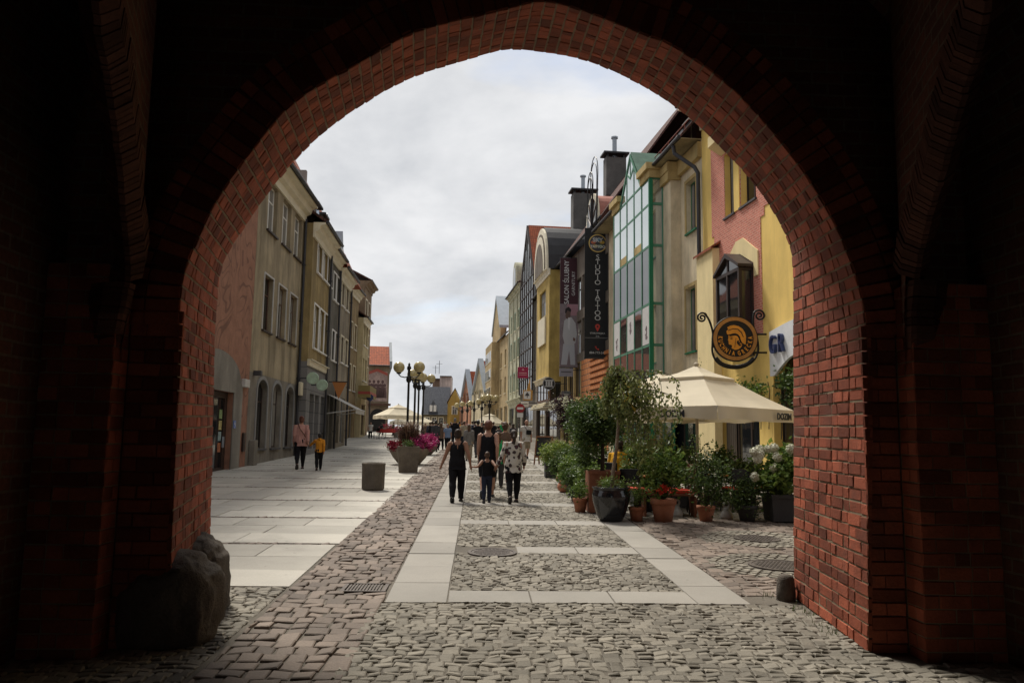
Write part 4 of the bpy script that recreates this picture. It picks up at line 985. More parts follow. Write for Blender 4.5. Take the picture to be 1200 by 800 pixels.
# snow guards, skylight and roof dormer
k_ = 7.5/(5.5+.9)
def roofpt(x, y): return (x, y, zg+.14+(y+.9)*k_)
m = MB()
for y in (.1, .5): m.bar(Vector(roofpt(e0, y))+Vector((0, 0, .25)), Vector(roofpt(L, y))+Vector((0, 0, .25)), .025)
for j in range(9):
    x = e0+(L-e0)*j/8; m.bar(roofpt(x, .1), Vector(roofpt(x, .1))+Vector((0, 0, .28)), .02); m.bar(roofpt(x, .5), Vector(roofpt(x, .5))+Vector((0, 0, .28)), .02)
h.part(m, 'snow_guard', surf('rust_red_metal', (.20, .055, .035), .6, .3))
m = MB(); a = L*.60
m.add([Vector(roofpt(x, y))+Vector((0, 0, dz)) for dz in (0.0, .12) for x, y in ((a, 1.0), (a+1.1, 1.0), (a+1.1, 2.0), (a, 2.0))], [(0, 1, 5, 4), (1, 2, 6, 5), (2, 3, 7, 6), (3, 0, 4, 7)]); h.part(m, 'skylight', 'darkgrey')
m = MB(); m.quad(*[Vector(roofpt(x, y))+Vector((0, 0, .11)) for x, y in ((a+.05, 1.05), (a+1.05, 1.05), (a+1.05, 1.95), (a+.05, 1.95))]); h.part(m, 'skylight_pane', 'glass_mirror')
dxa = L*.70; zd = zg+.14+2.4*k_
m = MB(); m.box(dxa, dxa+2.2, 1.5, 5, zd-1.8, zd+.75); d_ = h.part(m, 'roof_dormer', 'brown')
m = MB(); m.box(dxa-.25, dxa+2.45, 1.2, 5.2, zd+.75, zd+.95); h.part(m, 'dormer_roof', 'black_roof', d_)
m = MB(); m.box(dxa+.25, dxa+1.95, 1.46, 1.5, zd-.4, zd+.6); h.part(m, 'dormer_window', 'white', d_)
m = MB(); m.box(dxa+.33, dxa+1.87, 1.44, 1.462, zd-.32, zd+.52); h.part(m, 'dormer_pane', 'glass_mirror', d_)
m = MB(); m.bar((dxa-.9, 1.6, zd-1), (dxa-.9, 1.6, zd+.9), .03)
for dz in (.85, .35): m.bar((dxa-2.2, 1.6, zd+dz-.4), (dxa-.2, 1.6, zd+dz-.4), .018)
h.part(m, 'antenna', 'lightgrey')
# green bay
Lb = bx1-bx0; print('bay', bx0, bx1)
zr = [h.px(740, v, bo)[1] for v in (412, 367, 304, 258.7)]; zct = [h.px(754, 214, bo)[1], h.px(720, 249, bo)[1]]; ztb = sum(zct)/2-.1
zpk = h.px(738, 181, bo)[1]; print('bay rows', zr, ztb, zpk)
rows = [.2, 2.9]+zr+[ztb]
col = [bx0+Lb*k/5 for k in range(6)]
bg_ = M['green']; M['green_l'] = surf('sage_green_frame', (.07, .20, .125), .5, .1)
m = MB(); y0, y1 = -bo, -bo+.05; t_ = .045
for k, x in enumerate(col): m.box(x-t_, x+t_, y0, y1, -.5, ztb)
for z_ in rows: 
    for a, b in zip(col, col[1:]): m.box(a+t_, b-t_, y0+.012, y1-.01, z_-t_*1.2, z_+t_*1.2)
# side frames (facing the gate and away)
for xs_ in (bx0, bx1):
    for yy in (-.45,): m.box(xs_-.05, xs_+.05, yy-.05, yy+.05, -.5, ztb)
    for z_ in rows: m.box(xs_-.046, xs_+.046, y1, -.002, z_-.06, z_+.06)
B_ = h.part(m, 'glass_bay', M['green_l'])
m = MB()
for xs_ in (bx1+.056,): m.box(xs_, xs_+.03, -bo+.0, -bo+.14, -.5, ztb-.05); m.box(xs_, xs_+.03, -.14, -.002, -.5, ztb-.05)
m.box(bx1-.07, bx1+.058, -bo-.03, -bo-.002, -.5, ztb-.05); h.part(m, 'corner_post', 'green', B_)
m = MB()
for a, b in zip(col, col[1:]):
    for ra, rb_ in zip(rows, rows[1:]):
        if ra < zr[2]-.01: continue
        dz = random.uniform(-.004, .004); m.quad((a+.02, y0+.025+dz, ra), (b-.02, y0+.025-dz, ra), (b-.02, y0+.025-dz, rb_), (a+.02, y0+.025+dz, rb_))
for xs_ in (bx0, bx1):
    for ra, rb_ in zip(rows, rows[1:]): m.quad((xs_, y0+.1, ra), (xs_, -.01, ra), (xs_, -.01, rb_), (xs_, y0+.1, rb_))
h.part(m, 'glazing', 'glass_mirror', B_)
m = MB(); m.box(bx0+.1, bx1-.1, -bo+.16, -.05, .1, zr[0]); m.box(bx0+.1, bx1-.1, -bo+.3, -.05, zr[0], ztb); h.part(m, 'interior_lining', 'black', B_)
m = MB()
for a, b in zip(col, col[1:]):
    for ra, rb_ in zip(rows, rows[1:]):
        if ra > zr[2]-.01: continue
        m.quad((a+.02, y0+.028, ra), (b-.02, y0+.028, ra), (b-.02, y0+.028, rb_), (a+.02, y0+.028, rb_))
h.part(m, 'reflection_dark_glazing', M['glass_dimmed'], B_)
for k in (1, 3):
    m = MB(); m.quad((col[k]+.05, y0+.024, zr[0]+.07), (col[k+1]-.05, y0+.024, zr[0]+.07), (col[k+1]-.05, y0+.024, zr[1]-.07), (col[k]+.05, y0+.024, zr[1]-.07))
    h.part(m, 'dark_pane', 'glass', B_)
M['poster'] = surf('white_poster', (.55, .54, .53), .6, .08, 2, 30, 0)
for k in (0, 2, 4):
    m = MB(); m.box(col[k]+.06, col[k+1]-.06, y0+.012, y0+.023, zr[0]+.08, zr[1]-.08); p_ = h.part(m, 'poster', 'poster', B_)
    m = MB(); cx = (col[k]+col[k+1])/2; zc_ = zr[0]+.42+(.55 if k == 2 else 0)
    for j in range(4): m.prism([(cx+.13*cos(2*pi*i/8+j)*random.uniform(.5, 1)+random.uniform(-.12, .12), zc_+.22*j*.6+.16*sin(2*pi*i/8+j)*random.uniform(.4, 1)) for i in range(8)], 'y', y0+.004-.0008*j, y0+.012)
    h.part(m, 'poster_drawing', plain('poster_ink', (.16, .12, .13), .7), p_)
for k in (1, 3):
    m = MB(); m.box(col[k]+.06, col[k+1]-.06, y0+.012, y0+.023, zr[2]+.02, zr[2]+.42)
    h.part(m, 'spandrel_panel', M['tan_trim'], B_)
# bay cornices left and right of the glazed gable
for a, b in ((col[0]-.12, col[1]+.05), (col[4]-.05, col[5]+.14)):
    m = MB(); m.box(a, b, -bo-.06, -.003, ztb-.0, ztb+.36); m.box(a-.08, b+.08, -bo-.2, -.004, ztb+.361, ztb+.66); h.part(m, 'bay_cornice', M['tan_trim'], B_)
gx0, gx1 = col[1], col[4]; gc = (gx0+gx1)/2
m = MB(); q = .1
m.prism([(gx0-.05, ztb), (gc, zpk), (gx1+.05, ztb), (gx1-.10, ztb), (gc, zpk-.16), (gx0+.10, ztb)], 'y', -bo-.02, -bo+.04)
for x in (col[2], col[3]): m.box(x-.028, x+.028, -bo, -bo+.04, ztb, ztb+(zpk-ztb)*.62)
m.box(gx0+.1, gx1-.1, -bo+.002, -bo+.038, ztb-.04, ztb+.05)
m.prism([(col[2], ztb+(zpk-ztb)*.60), (gc, ztb+(zpk-ztb)*.42), (col[3], ztb+(zpk-ztb)*.60), (col[3], ztb+(zpk-ztb)*.67), (gc, ztb+(zpk-ztb)*.49), (col[2], ztb+(zpk-ztb)*.67)], 'y', -bo+.004, -bo+.036)
m.box(gc-.025, gc+.025, -bo+.003, -bo+.037, ztb+(zpk-ztb)*.47, zpk-.15)
h.part(m, 'gable_frame', M['green_l'], B_)
m = MB(); m.prism([(gx0, ztb), (gx1, ztb), (gc, zpk-.1)], 'y', -bo+.025, -bo+.03); h.part(m, 'gable_glazing', 'glass_mirror', B_)
m = MB(); m.prism([(gx0-.15, ztb+.0), (gx0-.15, ztb+.1), (gc, zpk+.12), (gx1+.15, ztb+.1), (gx1+.15, ztb), (gc, zpk+.03)], 'y', -bo+.041, 4.2); h.part(m, 'gable_roof', surf('green_copper_sheet', (.09, .17, .12), .6, .3, 2, 20, .1), B_)

# ---- house behind the banners: glazed dark front, round-headed window dormer, clinker ground floor
h = RH('clinker_house', 'dark glazed house with orange clinker ground floor and round window dormer', 'house', 657.5, 713, vf=400, vn=330); CH = h
L = h.L; zg = h.px(690, 272, .4)[1]; print('R3', zg, L)
M['clinker'] = brickmat('orange_clinker', (.52, .20, .07), (.43, .155, .055), (.18, .10, .06), w=.6, h=.38, ms=.035, bump=.9, var=.18)
M['dark_l'] = plaster('dark_greybrown_wall', (.16, .135, .11))
cz = h.px(690, 419)[1]
W = [(L*k/6+.15, L*(k+1)/6-.1, z, z+2.3) for z in (cz+.6, cz+3.6) for k in range(6)]
W = [q for q in W if q[3] < zg-.3]
a0 = h.px(699, 440)[0]
xk = h.px(681, 440)[0]
h.wall(M['clinker'], L-xk, -.8, cz, [(a0-1.0, a0+1.0, .1, 3.0, .9)], x0=xk, name='clinker_ground_floor')
GW = [(.5+k*(xk-.6)/3, .3+(k+1)*(xk-.6)/3, z, z+2.4) for k in range(3) for z in (.2, 3.2)]
h.wall(M['tan_trim'], xk-.002, -.8, cz, GW, name='lower_wall')
for q in GW: h.window(q, 'darkbrown', 'glass', 2, 1, name='shop_window')
h.wall(M['dark_l'], L, cz+.001, zg, W, name='upper_wall')
m = MB()
for k in range(9):
    z_ = cz-.25-.38*k
    if z_ > 3.15: m.box(max(xk, a0-1.8), a0+3, -.09, .0, z_, z_+.2)
h.part(m, 'clinker_ribs', 'clinker')
for q in W: h.window(q, 'darkbrown', 'glass_mirror' if q[2] > cz+2 else 'glass', 1, 2, fw_=.08)
for q in [(a0-1.0, a0+1.0, .1, 3.0)]: h.window(q, 'darkbrown', 'glass', 2, 1, name='shop_window')
h.eave_roof(M['tile_dark'], zg, L, depth=11, rise=8.5, ov=.45); k_ = 8.5/(5.5+.45)
c0 = h.px(697, 250, .2); rr_ = 1.55
xc = h.px(696, 270, .2)[0]; zc_ = h.px(696, 262, .2)[1]
def archpoly(xc, z0, zc, r, n=14): return [(xc+r, z0)]+[(xc+r*cos(pi*k/n), zc+r*1.15*sin(pi*k/n)) for k in range(n+1)]+[(xc-r, z0)]
m = MB(); m.prism(archpoly(xc, zg-.2, zc_, rr_), 'y', -.2, 4); d_ = h.part(m, 'round_dormer', surf('pinkish_copper_vault', (.36, .14, .10), .6, .25))
m = MB(); m.prism(archpoly(xc, zg-.2, zc_, rr_+.1), 'y', -.33, -.2); h.part(m, 'dormer_trim', 'cream', d_)
m = MB(); m.prism(archpoly(xc, zg-.1, zc_, rr_-.18), 'y', -.36, -.33); h.part(m, 'dormer_pane', 'glass_light', d_)
m = MB()
for k in range(1, 6): m.bar((xc, -.38, zc_-.2), (xc+(rr_-.15)*cos(pi*k/6), -.38, zc_+(rr_-.15)*1.15*sin(pi*k/6)), .035, 6)
m.bar((xc-rr_, -.38, zc_-.2), (xc+rr_, -.38, zc_-.2), .04, 6)
h.part(m, 'glazing_bars', 'brown', d_)
m = MB()
for j, (r, dx_, z_) in enumerate(((1.0, .2, 2.9), (.85, .5, 2.6), (.75, .0, 2.3), (.6, .35, 2.0))):
    m.tube([(xc+1.1+dx_+r*cos(pi*k/14), -.5-.1*j, zc_+z_-.3+r*1.3*sin(pi*k/14)) for k in range(15)], .03, 5)
    for s_ in (-1, 1): m.bar((xc+1.1+dx_+s_*r, -.5-.1*j, zc_+z_-.3), (xc+1.1+dx_+s_*r*.8, -.5-.1*j, zg-.6), .03, 5)
h.part(m, 'wire_sculpture', 'black')
def chimney(h, x, y, w, dp, z0, z1, pipe=True, mat='darkgrey'):
    m = MB(); m.box(x, x+w, y, y+dp, z0, z1); c = h.part(m, 'chimney', surf('sooty_render', (.10, .095, .09), .9, .3, 1, 20, .3))
    m = MB(); m.box(x-.2, x+w+.2, y-.2, y+dp+.2, z1+.25, z1+.38); 
    for a, b in ((x+.05, y+.05), (x+w-.2, y+.05), (x+.05, y+dp-.2), (x+w-.2, y+dp-.2)): m.box(a, a+.15, b, b+.15, z1, z1+.251)
    h.part(m, 'chimney_cap', 'black_roof', c)
    if pipe:
        m = MB(); m.tube([(x+w*.45, y+dp/2, z1), (x+w*.45, y+dp/2, z1+1.6)], .17, 12); m.tube([(x+w*.45, y+dp/2, z1+1.6), (x+w*.45, y+dp/2, z1+1.72)], .26, 12); h.part(m, 'flue', 'zinc', c)
def chpx(h, u0, u1, v0, v1, y, dp, pipe=True):
    x0, x1 = h.px(u0, v0, -y)[0], h.px(u1, v0, -y)[0]; chimney(h, x0, y, x1-x0, dp, h.px((u0+u1)/2, v1, -y)[1]-1, h.px((u0+u1)/2, v0, -y)[1], pipe)
chpx(TH, 707, 710.5, 186, 215, 2.2, 1.5)
chpx(h, 669, 672, 228, 262, 1.6, 1.9)

# ---- ochre house with barrel vault dormer (first floor stands forward)
h = RH('ochre_house', 'ochre house with projecting upper floors under a black barrel vault', 'house', 627, 656.5, vf=400, vn=400); OH = h
L = h.L; M['ochre'] = plaster('ochre_plaster_right', (.47, .34, .11), streak=.3); bo = .95
zt = h.px(642, 318, bo)[1]; zu = h.px(642, 447, bo)[1]; xr = h.px(643.5, 380, bo)[0]; x0 = max(0, h.px(629, 380, bo)[0]); print('R4', L, zt, zu, x0, xr)
w_ = h.rect(632.5, 639.5, 342, 372, bo)
D0 = [(L*.1, L*.45, .1, 2.6), (L*.5, L*.9, .1, 2.6)]
h.wall(M['dark_l'], L, -.8, zt-.2, D0)
for q in D0: h.window(q, 'brown', 'glass', 2, 1, name='shop_window')
h.wall(M['ochre'], xr-x0, zu, zt, [w_], depth=bo-.002, x0=x0, out=bo, name='projecting_wall'); h.window(w_, 'darkbrown', 'glass', 2, 1, out=bo)
p_ = (w_[0]-.25, w_[1]+.25, h.px(637, 404, bo)[1], w_[2]-.12)
m = MB(); m.box(p_[0], p_[1], -bo-.12, -bo-.001, p_[2], p_[3]); h.part(m, 'apron_panel', 'cream')
h.cornice(M['cream'], zu+.35, xr-x0, out=bo, x0=x0, h=.4, ov=.3, name='lower_moulding'); h.cornice(M['cream'], zt+.05, xr-x0+.2, out=bo, x0=x0, h=.5, ov=.35)
m = MB()
for k in range(5): m.box(x0+.1+k*(xr-x0-.3)/4, x0+.22+k*(xr-x0-.3)/4, -bo+.1, -bo+.2, 2.95, zu)
m.box(x0+.1, xr-.08, -bo+.105, -bo+.195, 2.9, 3.05); o_ = h.part(m, 'glazed_storey', 'brown')
m = MB(); m.box(x0+.12, xr-.1, -bo+.14, -bo+.15, 3.0, zu); m.box(xr-.13, xr-.12, -bo+.15, -.01, 3.0, zu); h.part(m, 'pane', 'glass', o_)
m = MB()
for k in range(3): m.box(x0-.2, xr+.4-.1*k, -bo-.5+.12*k, -.002, 2.62+.16*k-.3, 2.72+.16*k-.3)
h.part(m, 'stepped_canopy', 'cream')
vx = h.px(636, 300, bo)[0]; vz = zt+.05; vr = (xr-x0)*.52; xc = (x0+xr)/2
for j, (r, y0_, y1_, mt, nm) in enumerate(((vr, -bo-.1, 6, 'black_roof', 'barrel_vault'), (vr*.97, -bo-.28, -bo-.1, 'cream', 'vault_arch'), (vr*.84, -bo-.33, -bo-.281, 'dark_l', 'vault_arch'), (vr*.78, -bo-.37, -bo-.331, 'cream', 'vault_arch'), (vr*.62, -bo-.40, -bo-.371, 'dark_l', 'vault_tympanum'))):
    m = MB(); m.prism(archpoly(xc, vz, vz+.35, r), 'y', y0_, y1_)
    h.part(m, nm, mt)
h.eave_roof(M['tile_dark'], zt-.2, L, rise=5, ov=.3)
# ---- brown glass gable house
h = RH('glass_gable_house', 'narrow house with tall brown framed pointed glass front', 'house', 612, 626.8); L = h.L
zt = h.px(620, 330)[1]; zp = h.px(621.5, 263)[1]; zb = h.px(620, 460)[1]; print('R5', L, zt, zp, zb)
M['tile_brown'] = M['tile']
h.wall(M['dark_l'], L, -.8, zt, [(L*.1, L*.9, .1, 2.8)]); h.window((L*.1, L*.9, .1, 2.8), 'darkbrown', 'glass', 3, 1, name='shop_window')
m = MB()
for k in range(7): m.box(L*k/6-.07, L*k/6+.07, -.3, -.15, zb, zt+(zp-zt)*(1-abs(k-3)/3)-.05)
nz = 8
for k in range(nz+1):
    z_ = zb+(zt-zb)*k/nz; m.box(.07, L-.07, -.29, -.16, z_-.05, z_+.05)
m.prism([(-.15, zt-.1), (L/2, zp), (L+.15, zt-.1), (L-.1, zt-.1), (L/2, zp-.5), (.1, zt-.1)], 'y', -.32, -.1)
gf = h.part(m, 'glass_front', 'darkbrown')
m = MB(); m.quad((0, -.22, zb), (L, -.22, zb), (L, -.22, zt), (0, -.22, zt)); m.add([(0, -.22, zt), (L, -.22, zt), (L/2, -.22, zp-.2)], [(0, 1, 2)]); m.quad((L, -.22, zb), (L, 0, zb), (L, 0, zt), (L, -.22, zt)); h.part(m, 'glazing', 'glass_mirror', gf)
h.gable_roof(M['tile'], zt-.1, L, depth=9, rise=zp-zt, out=.1)
# ---- pale green house
h = RH('pale_green_house', 'pale green cream house with small round headed attic dormer', 'house', 597, 611.8); L = h.L
M['palegreen_p'] = plaster('pale_green_plaster', (.42, .41, .30))
zt = h.px(604.5, 342)[1]; print('R6', L, zt)
W = [(x, x+1.0, z, z+2.0) for z in (4.6, 8.2, 11.4) for x in (L*.14, L*.42, L*.7) if z+2.2 < zt]; D0 = [(L*.06, L*.45, .1, 2.8), (L*.52, L*.92, .1, 2.8)]
h.wall(M['palegreen_p'], L, -.8, zt, W+D0)
for q in W: h.window(q, 'cream', 'glass', 2, 2, sill='cream', surround='palegreen')
for q in D0: h.window(q, 'darkgrey', 'glass', 3, 1, name='shop_window')
m = MB()
for x in (0, L*.32, L*.62, L-.35): m.box(x+.01, x+.34, -.12, -.001, 3.6, zt-.5)
h.part(m, 'pilasters', 'palegreen_p')
h.cornice(M['palegreen_p'], zt, L, h=.6, ov=.5); h.cornice(M['palegreen_p'], 3.7, L, h=.5, ov=.4, name='string_course'); h.eave_roof(M['tile_dark'], zt, L, rise=2.5)
m = MB(); m.prism(archpoly(L*.5, zt, zt+1.6, 1.5), 'y', -.2, 3); d_ = h.part(m, 'attic_dormer', 'palegreen_p')
m = MB(); m.prism(archpoly(L*.5, zt+.3, zt+1.6, 1.0), 'y', -.23, -.19); h.part(m, 'pane', 'glass', d_)
# ---- tan and zinc gabled house at the end of the row
h = RH('zinc_gable_house', 'tan house with zinc edged stepped gable and red roof at the row end', 'house', 577.5, 596.8); L = h.L
M['tan_e'] = plaster('tan_end_plaster', (.40, .30, .16))
zt = h.px(588, 415)[1]; zp = h.px(583, 352)[1]; zt = h.px(586, 400)[1]; print('R7', L, zt, zp)
W = [(x, x+1.6, z, z+2.0) for z in (4.4, 7.8, 11) for x in (L*.08, L*.3, L*.54, L*.78) if z+2.2 < zt]; D0 = [(L*.06+L*.24*k, L*.22+L*.24*k, .1, 2.8) for k in range(4)]
h.wall(M['tan_e'], L, -.8, zt, W+D0, depth=11)
for q in W: h.window(q, 'cream', 'glass', 3, 1, sill='cream')
for q in D0: h.window(q, 'cream', 'glass', 2, 1, name='shop_window')
m = MB(); m.box(-.05, L*.45, -1.0, -.001, 3.4, zt); pb = h.part(m, 'projecting_bays', 'tan_e')
for z in (4.2, 6.6, 9):
    for k in range(4):
        m = MB(); m.box(.25+L*.105*k, .25+L*.105*k+L*.085, -1.04, -1.001, z, z+1.5); wb = h.part(m, 'bay_window', 'cream')
        m = MB(); m.box(.33+L*.105*k, .17+L*.105*k+L*.085, -1.045, -1.041, z+.08, z+1.42); h.part(m, 'pane', 'glass', wb)
h.eave_roof(M['tile'], zt, L, depth=11, rise=max(3, zp-zt), ov=.2)
m = MB(); m.prism([(L*.1, zt), (L*.1, zt+1.5), (L*.3, zp-1), (L*.36, zp), (L*.42, zp-1), (L*.62, zt+1.5), (L*.62, zt)], 'y', -.25, .4); gz = h.part(m, 'gable', 'tan_e')
m = MB()
for (x0_, z0_), (x1_, z1_) in (((L*.1, zt+1.5), (L*.36, zp)), ((L*.36, zp), (L*.62, zt+1.5))):
    m.prism([(x0_, z0_), (x1_, z1_), (x1_, z1_+.35), (x0_, z0_+.35)], 'y', -.4, 1.6)
h.part(m, 'zinc_edge', 'zinc', gz)

# ================================================================== far end of the street
FG = 'houses at the far end of the street'
def front_house(name, label, u0, u1, Y, v_eave, v_peak, wallmat, roofmat, style, wins=(), yaw=0, depth=9):
    p0, p1 = onY(u0, 480, Y), onY(u1, 480, Y+yaw)
    h = House(name, label, 'house', (p0.x, p0.y), (p1.x, p1.y), FG); L = h.L
    ze = h.px((u0+u1)/2, v_eave)[1]; zp = h.px((u0+u1)/2, v_peak)[1]
    W = avg([h.rect(*q) for q in wins]) if wins else []
    h.wall(wallmat, L, -3.5, ze, W, depth=depth)
    for q in W: h.window(q, 'white', 'glass', 2, 2, surround='cream', sw=.12)
    if style == 'eave': h.eave_roof(roofmat, ze, L, depth=depth, rise=zp-ze, ov=.3)
    else: h.gable_roof(roofmat, ze, L, depth=depth, rise=zp-ze, wallmat=wallmat)
    return h
# red roofed building with a painted front on the left side of the square
M['mural'] = surf('painted_mural_plaster', (.24, .185, .16), .9, .2, .8, 30, .1, stain=(.20, .08, .06))
h = front_house('mural_house', 'old town house with steep orange roof and faded red mural over a dark archway', 385, 455, 92, 428, 400, plaster('old_brown_plaster', (.22, .17, .12)), M['tile'], 'eave', depth=11, yaw=.9); L = h.L
z0, z1 = h.px(443, 470)[1], h.px(443, 435)[1]
m = MB(); m.box(L*.60, L*.97, -.03, -.001, z0, z1); h.part(m, 'mural', surf('faded_mural', (.30, .22, .20), .9, .5, .5, 6, 0, stain=(.10, .065, .07)))
m = MB()
for j in range(9):
    cx = L*(.63+.037*j); m.prism([(cx-.25, z0+.4), (cx+.25, z0+.4), (cx+.12, z0+1.6+.4*(j % 2)), (cx-.12, z0+1.6+.4*(j % 2))], 'y', -.045, -.031); m.ball((cx, -.037, z0+1.85+.4*(j % 2)), (.16, .006, .2), 8, 6)
h.part(m, 'mural_figures', plain('mural_dark', (.10, .06, .06), .9))
m = MB(); m.prism([(L*.6, z1-.2), (L*.79, z1+.35), (L*.97, z1-.2), (L*.97, z1-.5), (L*.79, z1), (L*.6, z1-.5)], 'y', -.05, -.032); h.part(m, 'mural_ribbon', plain('mural_red', (.32, .08, .06), .9))
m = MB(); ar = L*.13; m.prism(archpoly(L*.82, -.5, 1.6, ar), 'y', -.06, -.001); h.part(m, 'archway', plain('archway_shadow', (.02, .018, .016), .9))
m = MB(); m.box(-.2, L+.25, -.35, .0, z0-.5, z0-.25); h.part(m, 'string_course', 'brown')
m = MB(); ze = h.px(440, 428)[1]; zp = h.px(440, 400)[1]
m.prism([(-.3, ze-.2), (-.3, ze+.5), (5.5, zp+.6), (11.3, ze+.5), (11.3, ze-.2)], 'x', L-.02, L+.28); h.part(m, 'gable_wall', surf('weathered_zinc', (.17, .19, .21), .7, .2, 1, 20, .05))
# grey-roofed house across the end
h = front_house('grey_roofed_house', 'low brownish house with grey hipped roof and white windows', 494, 526, 142, 486, 452, plaster('grey_brown_plaster', (.24, .20, .13)), M['slate'], 'eave', [(498.5, 503, 489, 497), (514, 519.5, 489, 497), (502.5+4, 511, 489, 497)]); L = h.L
ze = h.px(510, 486)[1]
m = MB(); m.prism([(L*.25, ze+.4), (L*.42, ze+2.6), (L*.6, ze+.4)], 'y', -.2, 3); h.part(m, 'dormer', 'slate')
m = MB()
for a in (.30, .44): m.box(L*a, L*(a+.1), -.25, -.2, ze+.6, ze+1.7)
h.part(m, 'dormer_windows', 'white')
h = front_house('white_gable_block', 'tall pale firewall rising behind the grey roofed house', 514.5, 528, 152, 441, 440, plaster('pale_pink_plaster', (.50, .42, .38)), M['tile_dark'], 'eave')
h = front_house('brown_chimney_block', 'brown brick roof block with antennas behind the grey roofed house', 506, 515, 153, 444, 442, plaster('brown_block_plaster', (.26, .18, .13)), M['tile_dark'], 'eave')
m = MB()
for a, q in ((.5, 2.2), (1.2, 3.1)): m.bar((a, .5, 10), (a, .5, h.px(510, 441)[1]+q), .05); m.bar((a-.6, .5, h.px(510, 441)[1]+q*.8), (a+.6, .5, h.px(510, 441)[1]+q*.8), .03)
h.part(m, 'antenna', 'darkgrey')
h = front_house('mustard_house', 'mustard yellow house with sloping parapet and two white windows', 524.5, 541, 136, 472, 455, plaster('mustard_plaster', (.38, .25, .07)), M['tile_dark'], 'gable', [(530, 535.5, 476, 485.5)])
def right_far(name, label, uf, un, v_e, v_p, wall, gable_v, Yf):
    """narrow gabled front seen obliquely on the right side beyond the row"""
    pf = onY(uf, 480, Yf+8); pn = onY(un, 480, Yf)
    h = House(name, label, 'house', (pf.x, pf.y), (pn.x, pn.y), FG); L = h.L
    ze = h.px(un, v_e)[1]; zp = h.px((uf+un)/2, v_p)[1]
    W = [(L*.15, L*.32, 4, 5.6), (L*.55, L*.72, 4, 5.6), (L*.35, L*.5, 7, 8.4)]
    h.wall(wall, L, -3.5, ze, W[:2], depth=14)
    for q in W[:2]: h.window(q, 'white', 'glass', 2, 2)
    h.gable_roof(M['tile'], ze, L, depth=14, rise=zp-ze, wallmat=wall, out=-.3, ov=.0)
    m = MB(); 
    for s_ in (0, 1):
        a = (0, ze) if s_ == 0 else (L, ze)
        m.prism([a, (L/2, zp), (L/2, zp+.5), (a[0]-(.3 if s_ == 0 else -.3), a[1]+.3)], 'y', -.05, .7)
    h.part(m, 'zinc_edge', 'zinc')
    return h
right_far('salmon_gable_house', 'salmon pink gabled house with steep red roof', 538.5, 551, 475, 436, plaster('salmon_plaster', (.48, .24, .15)), 0, 128)
right_far('cream_gable_house', 'cream gabled house with tall grey edged gable and red roof', 552.5, 567, 460, 424, plaster('cream_plaster_far', (.58, .50, .34)), 0, 112)
h = front_house('red_roof_house', 'cream house with broad red roof and skylight beside the cream gable', 566, 581, 124, 464, 428, plaster('cream_far', (.55, .46, .28)), M['tile'], 'eave')
m = MB(); ze, zp = h.px(573, 464)[1], h.px(573, 428)[1]; m.box(h.L*.45, h.L*.8, .6, 1.6, ze+.9, ze+2.6); h.part(m, 'skylight', 'zinc')

# two unseen houses added beyond the left row to darken the bay's reflections
for k, (nm, lab, c) in enumerate((('reflection_house', 'unseen brown house added beyond the left row for reflections', (.22, .16, .11)), ('reflection_house', 'unseen reddish house added beyond the mural house for reflections', (.26, .14, .10)))):
    h = House(nm, lab, 'house', (-22-k, 106+24*k), (-22.5-k, 128+24*k), FG)
    W = [(x, x+1.3, z, z+2) for z in (4, 7.5, 11, 14.3) for x in (1.5, 5, 8.5, 12, 15.5, 19)]
    h.wall(plaster('reflection_house_plaster', c), h.L, -1, 16.6, W); h.eave_roof(M['tile'], 16.6, h.L, rise=3)
    for q in W: h.window(q, 'white', 'glass', 2, 2)
# ================================================================== street furniture and signs
# parasols of the restaurant terrace
M['canvas'] = surf('cream_canvas', (.62, .56, .44), .9, .08, 1.2, 60, .1, spec=.1)
M['canvas_m'] = M['canvas']
_m, _t, _b = newmat('cream_parasol_canvas')
_tc = nd(_t, 'ShaderNodeTexCoord'); _n = nd(_t, 'ShaderNodeTexNoise', {'Scale': 1.5, 'Detail': 5}); _t.links.new(_tc.outputs['Object'], _n.inputs['Vector'])
_mr = nd(_t, 'ShaderNodeMapRange', {1: .3, 2: .7, 3: .92, 4: 1.05}); _t.links.new(_n.outputs[0], _mr.inputs[0])
_v = nd(_t, 'ShaderNodeVectorMath', {0: (.70, .63, .49)}, operation='SCALE'); _t.links.new(_mr.outputs[0], _v.inputs['Scale'])
_t.links.new(_v.outputs[0], _b.inputs['Base Color']); _b.inputs['Roughness'].default_value = .9; _b.inputs['Specular IOR Level'].default_value = .1
_tr = nd(_t, 'ShaderNodeBsdfTranslucent'); _t.links.new(_v.outputs[0], _tr.inputs[0]); _mx = nd(_t, 'ShaderNodeMixShader', {0: .25})
_t.links.new(_b.outputs[0], _mx.inputs[1]); _t.links.new(_tr.outputs[0], _mx.inputs[2]); _t.links.new(_mx.outputs[0], _t.nodes['Material Output'].inputs[0])
M['canvas'] = _m
M['ink'] = plain('dark_lettering', (.02, .022, .03), .7)
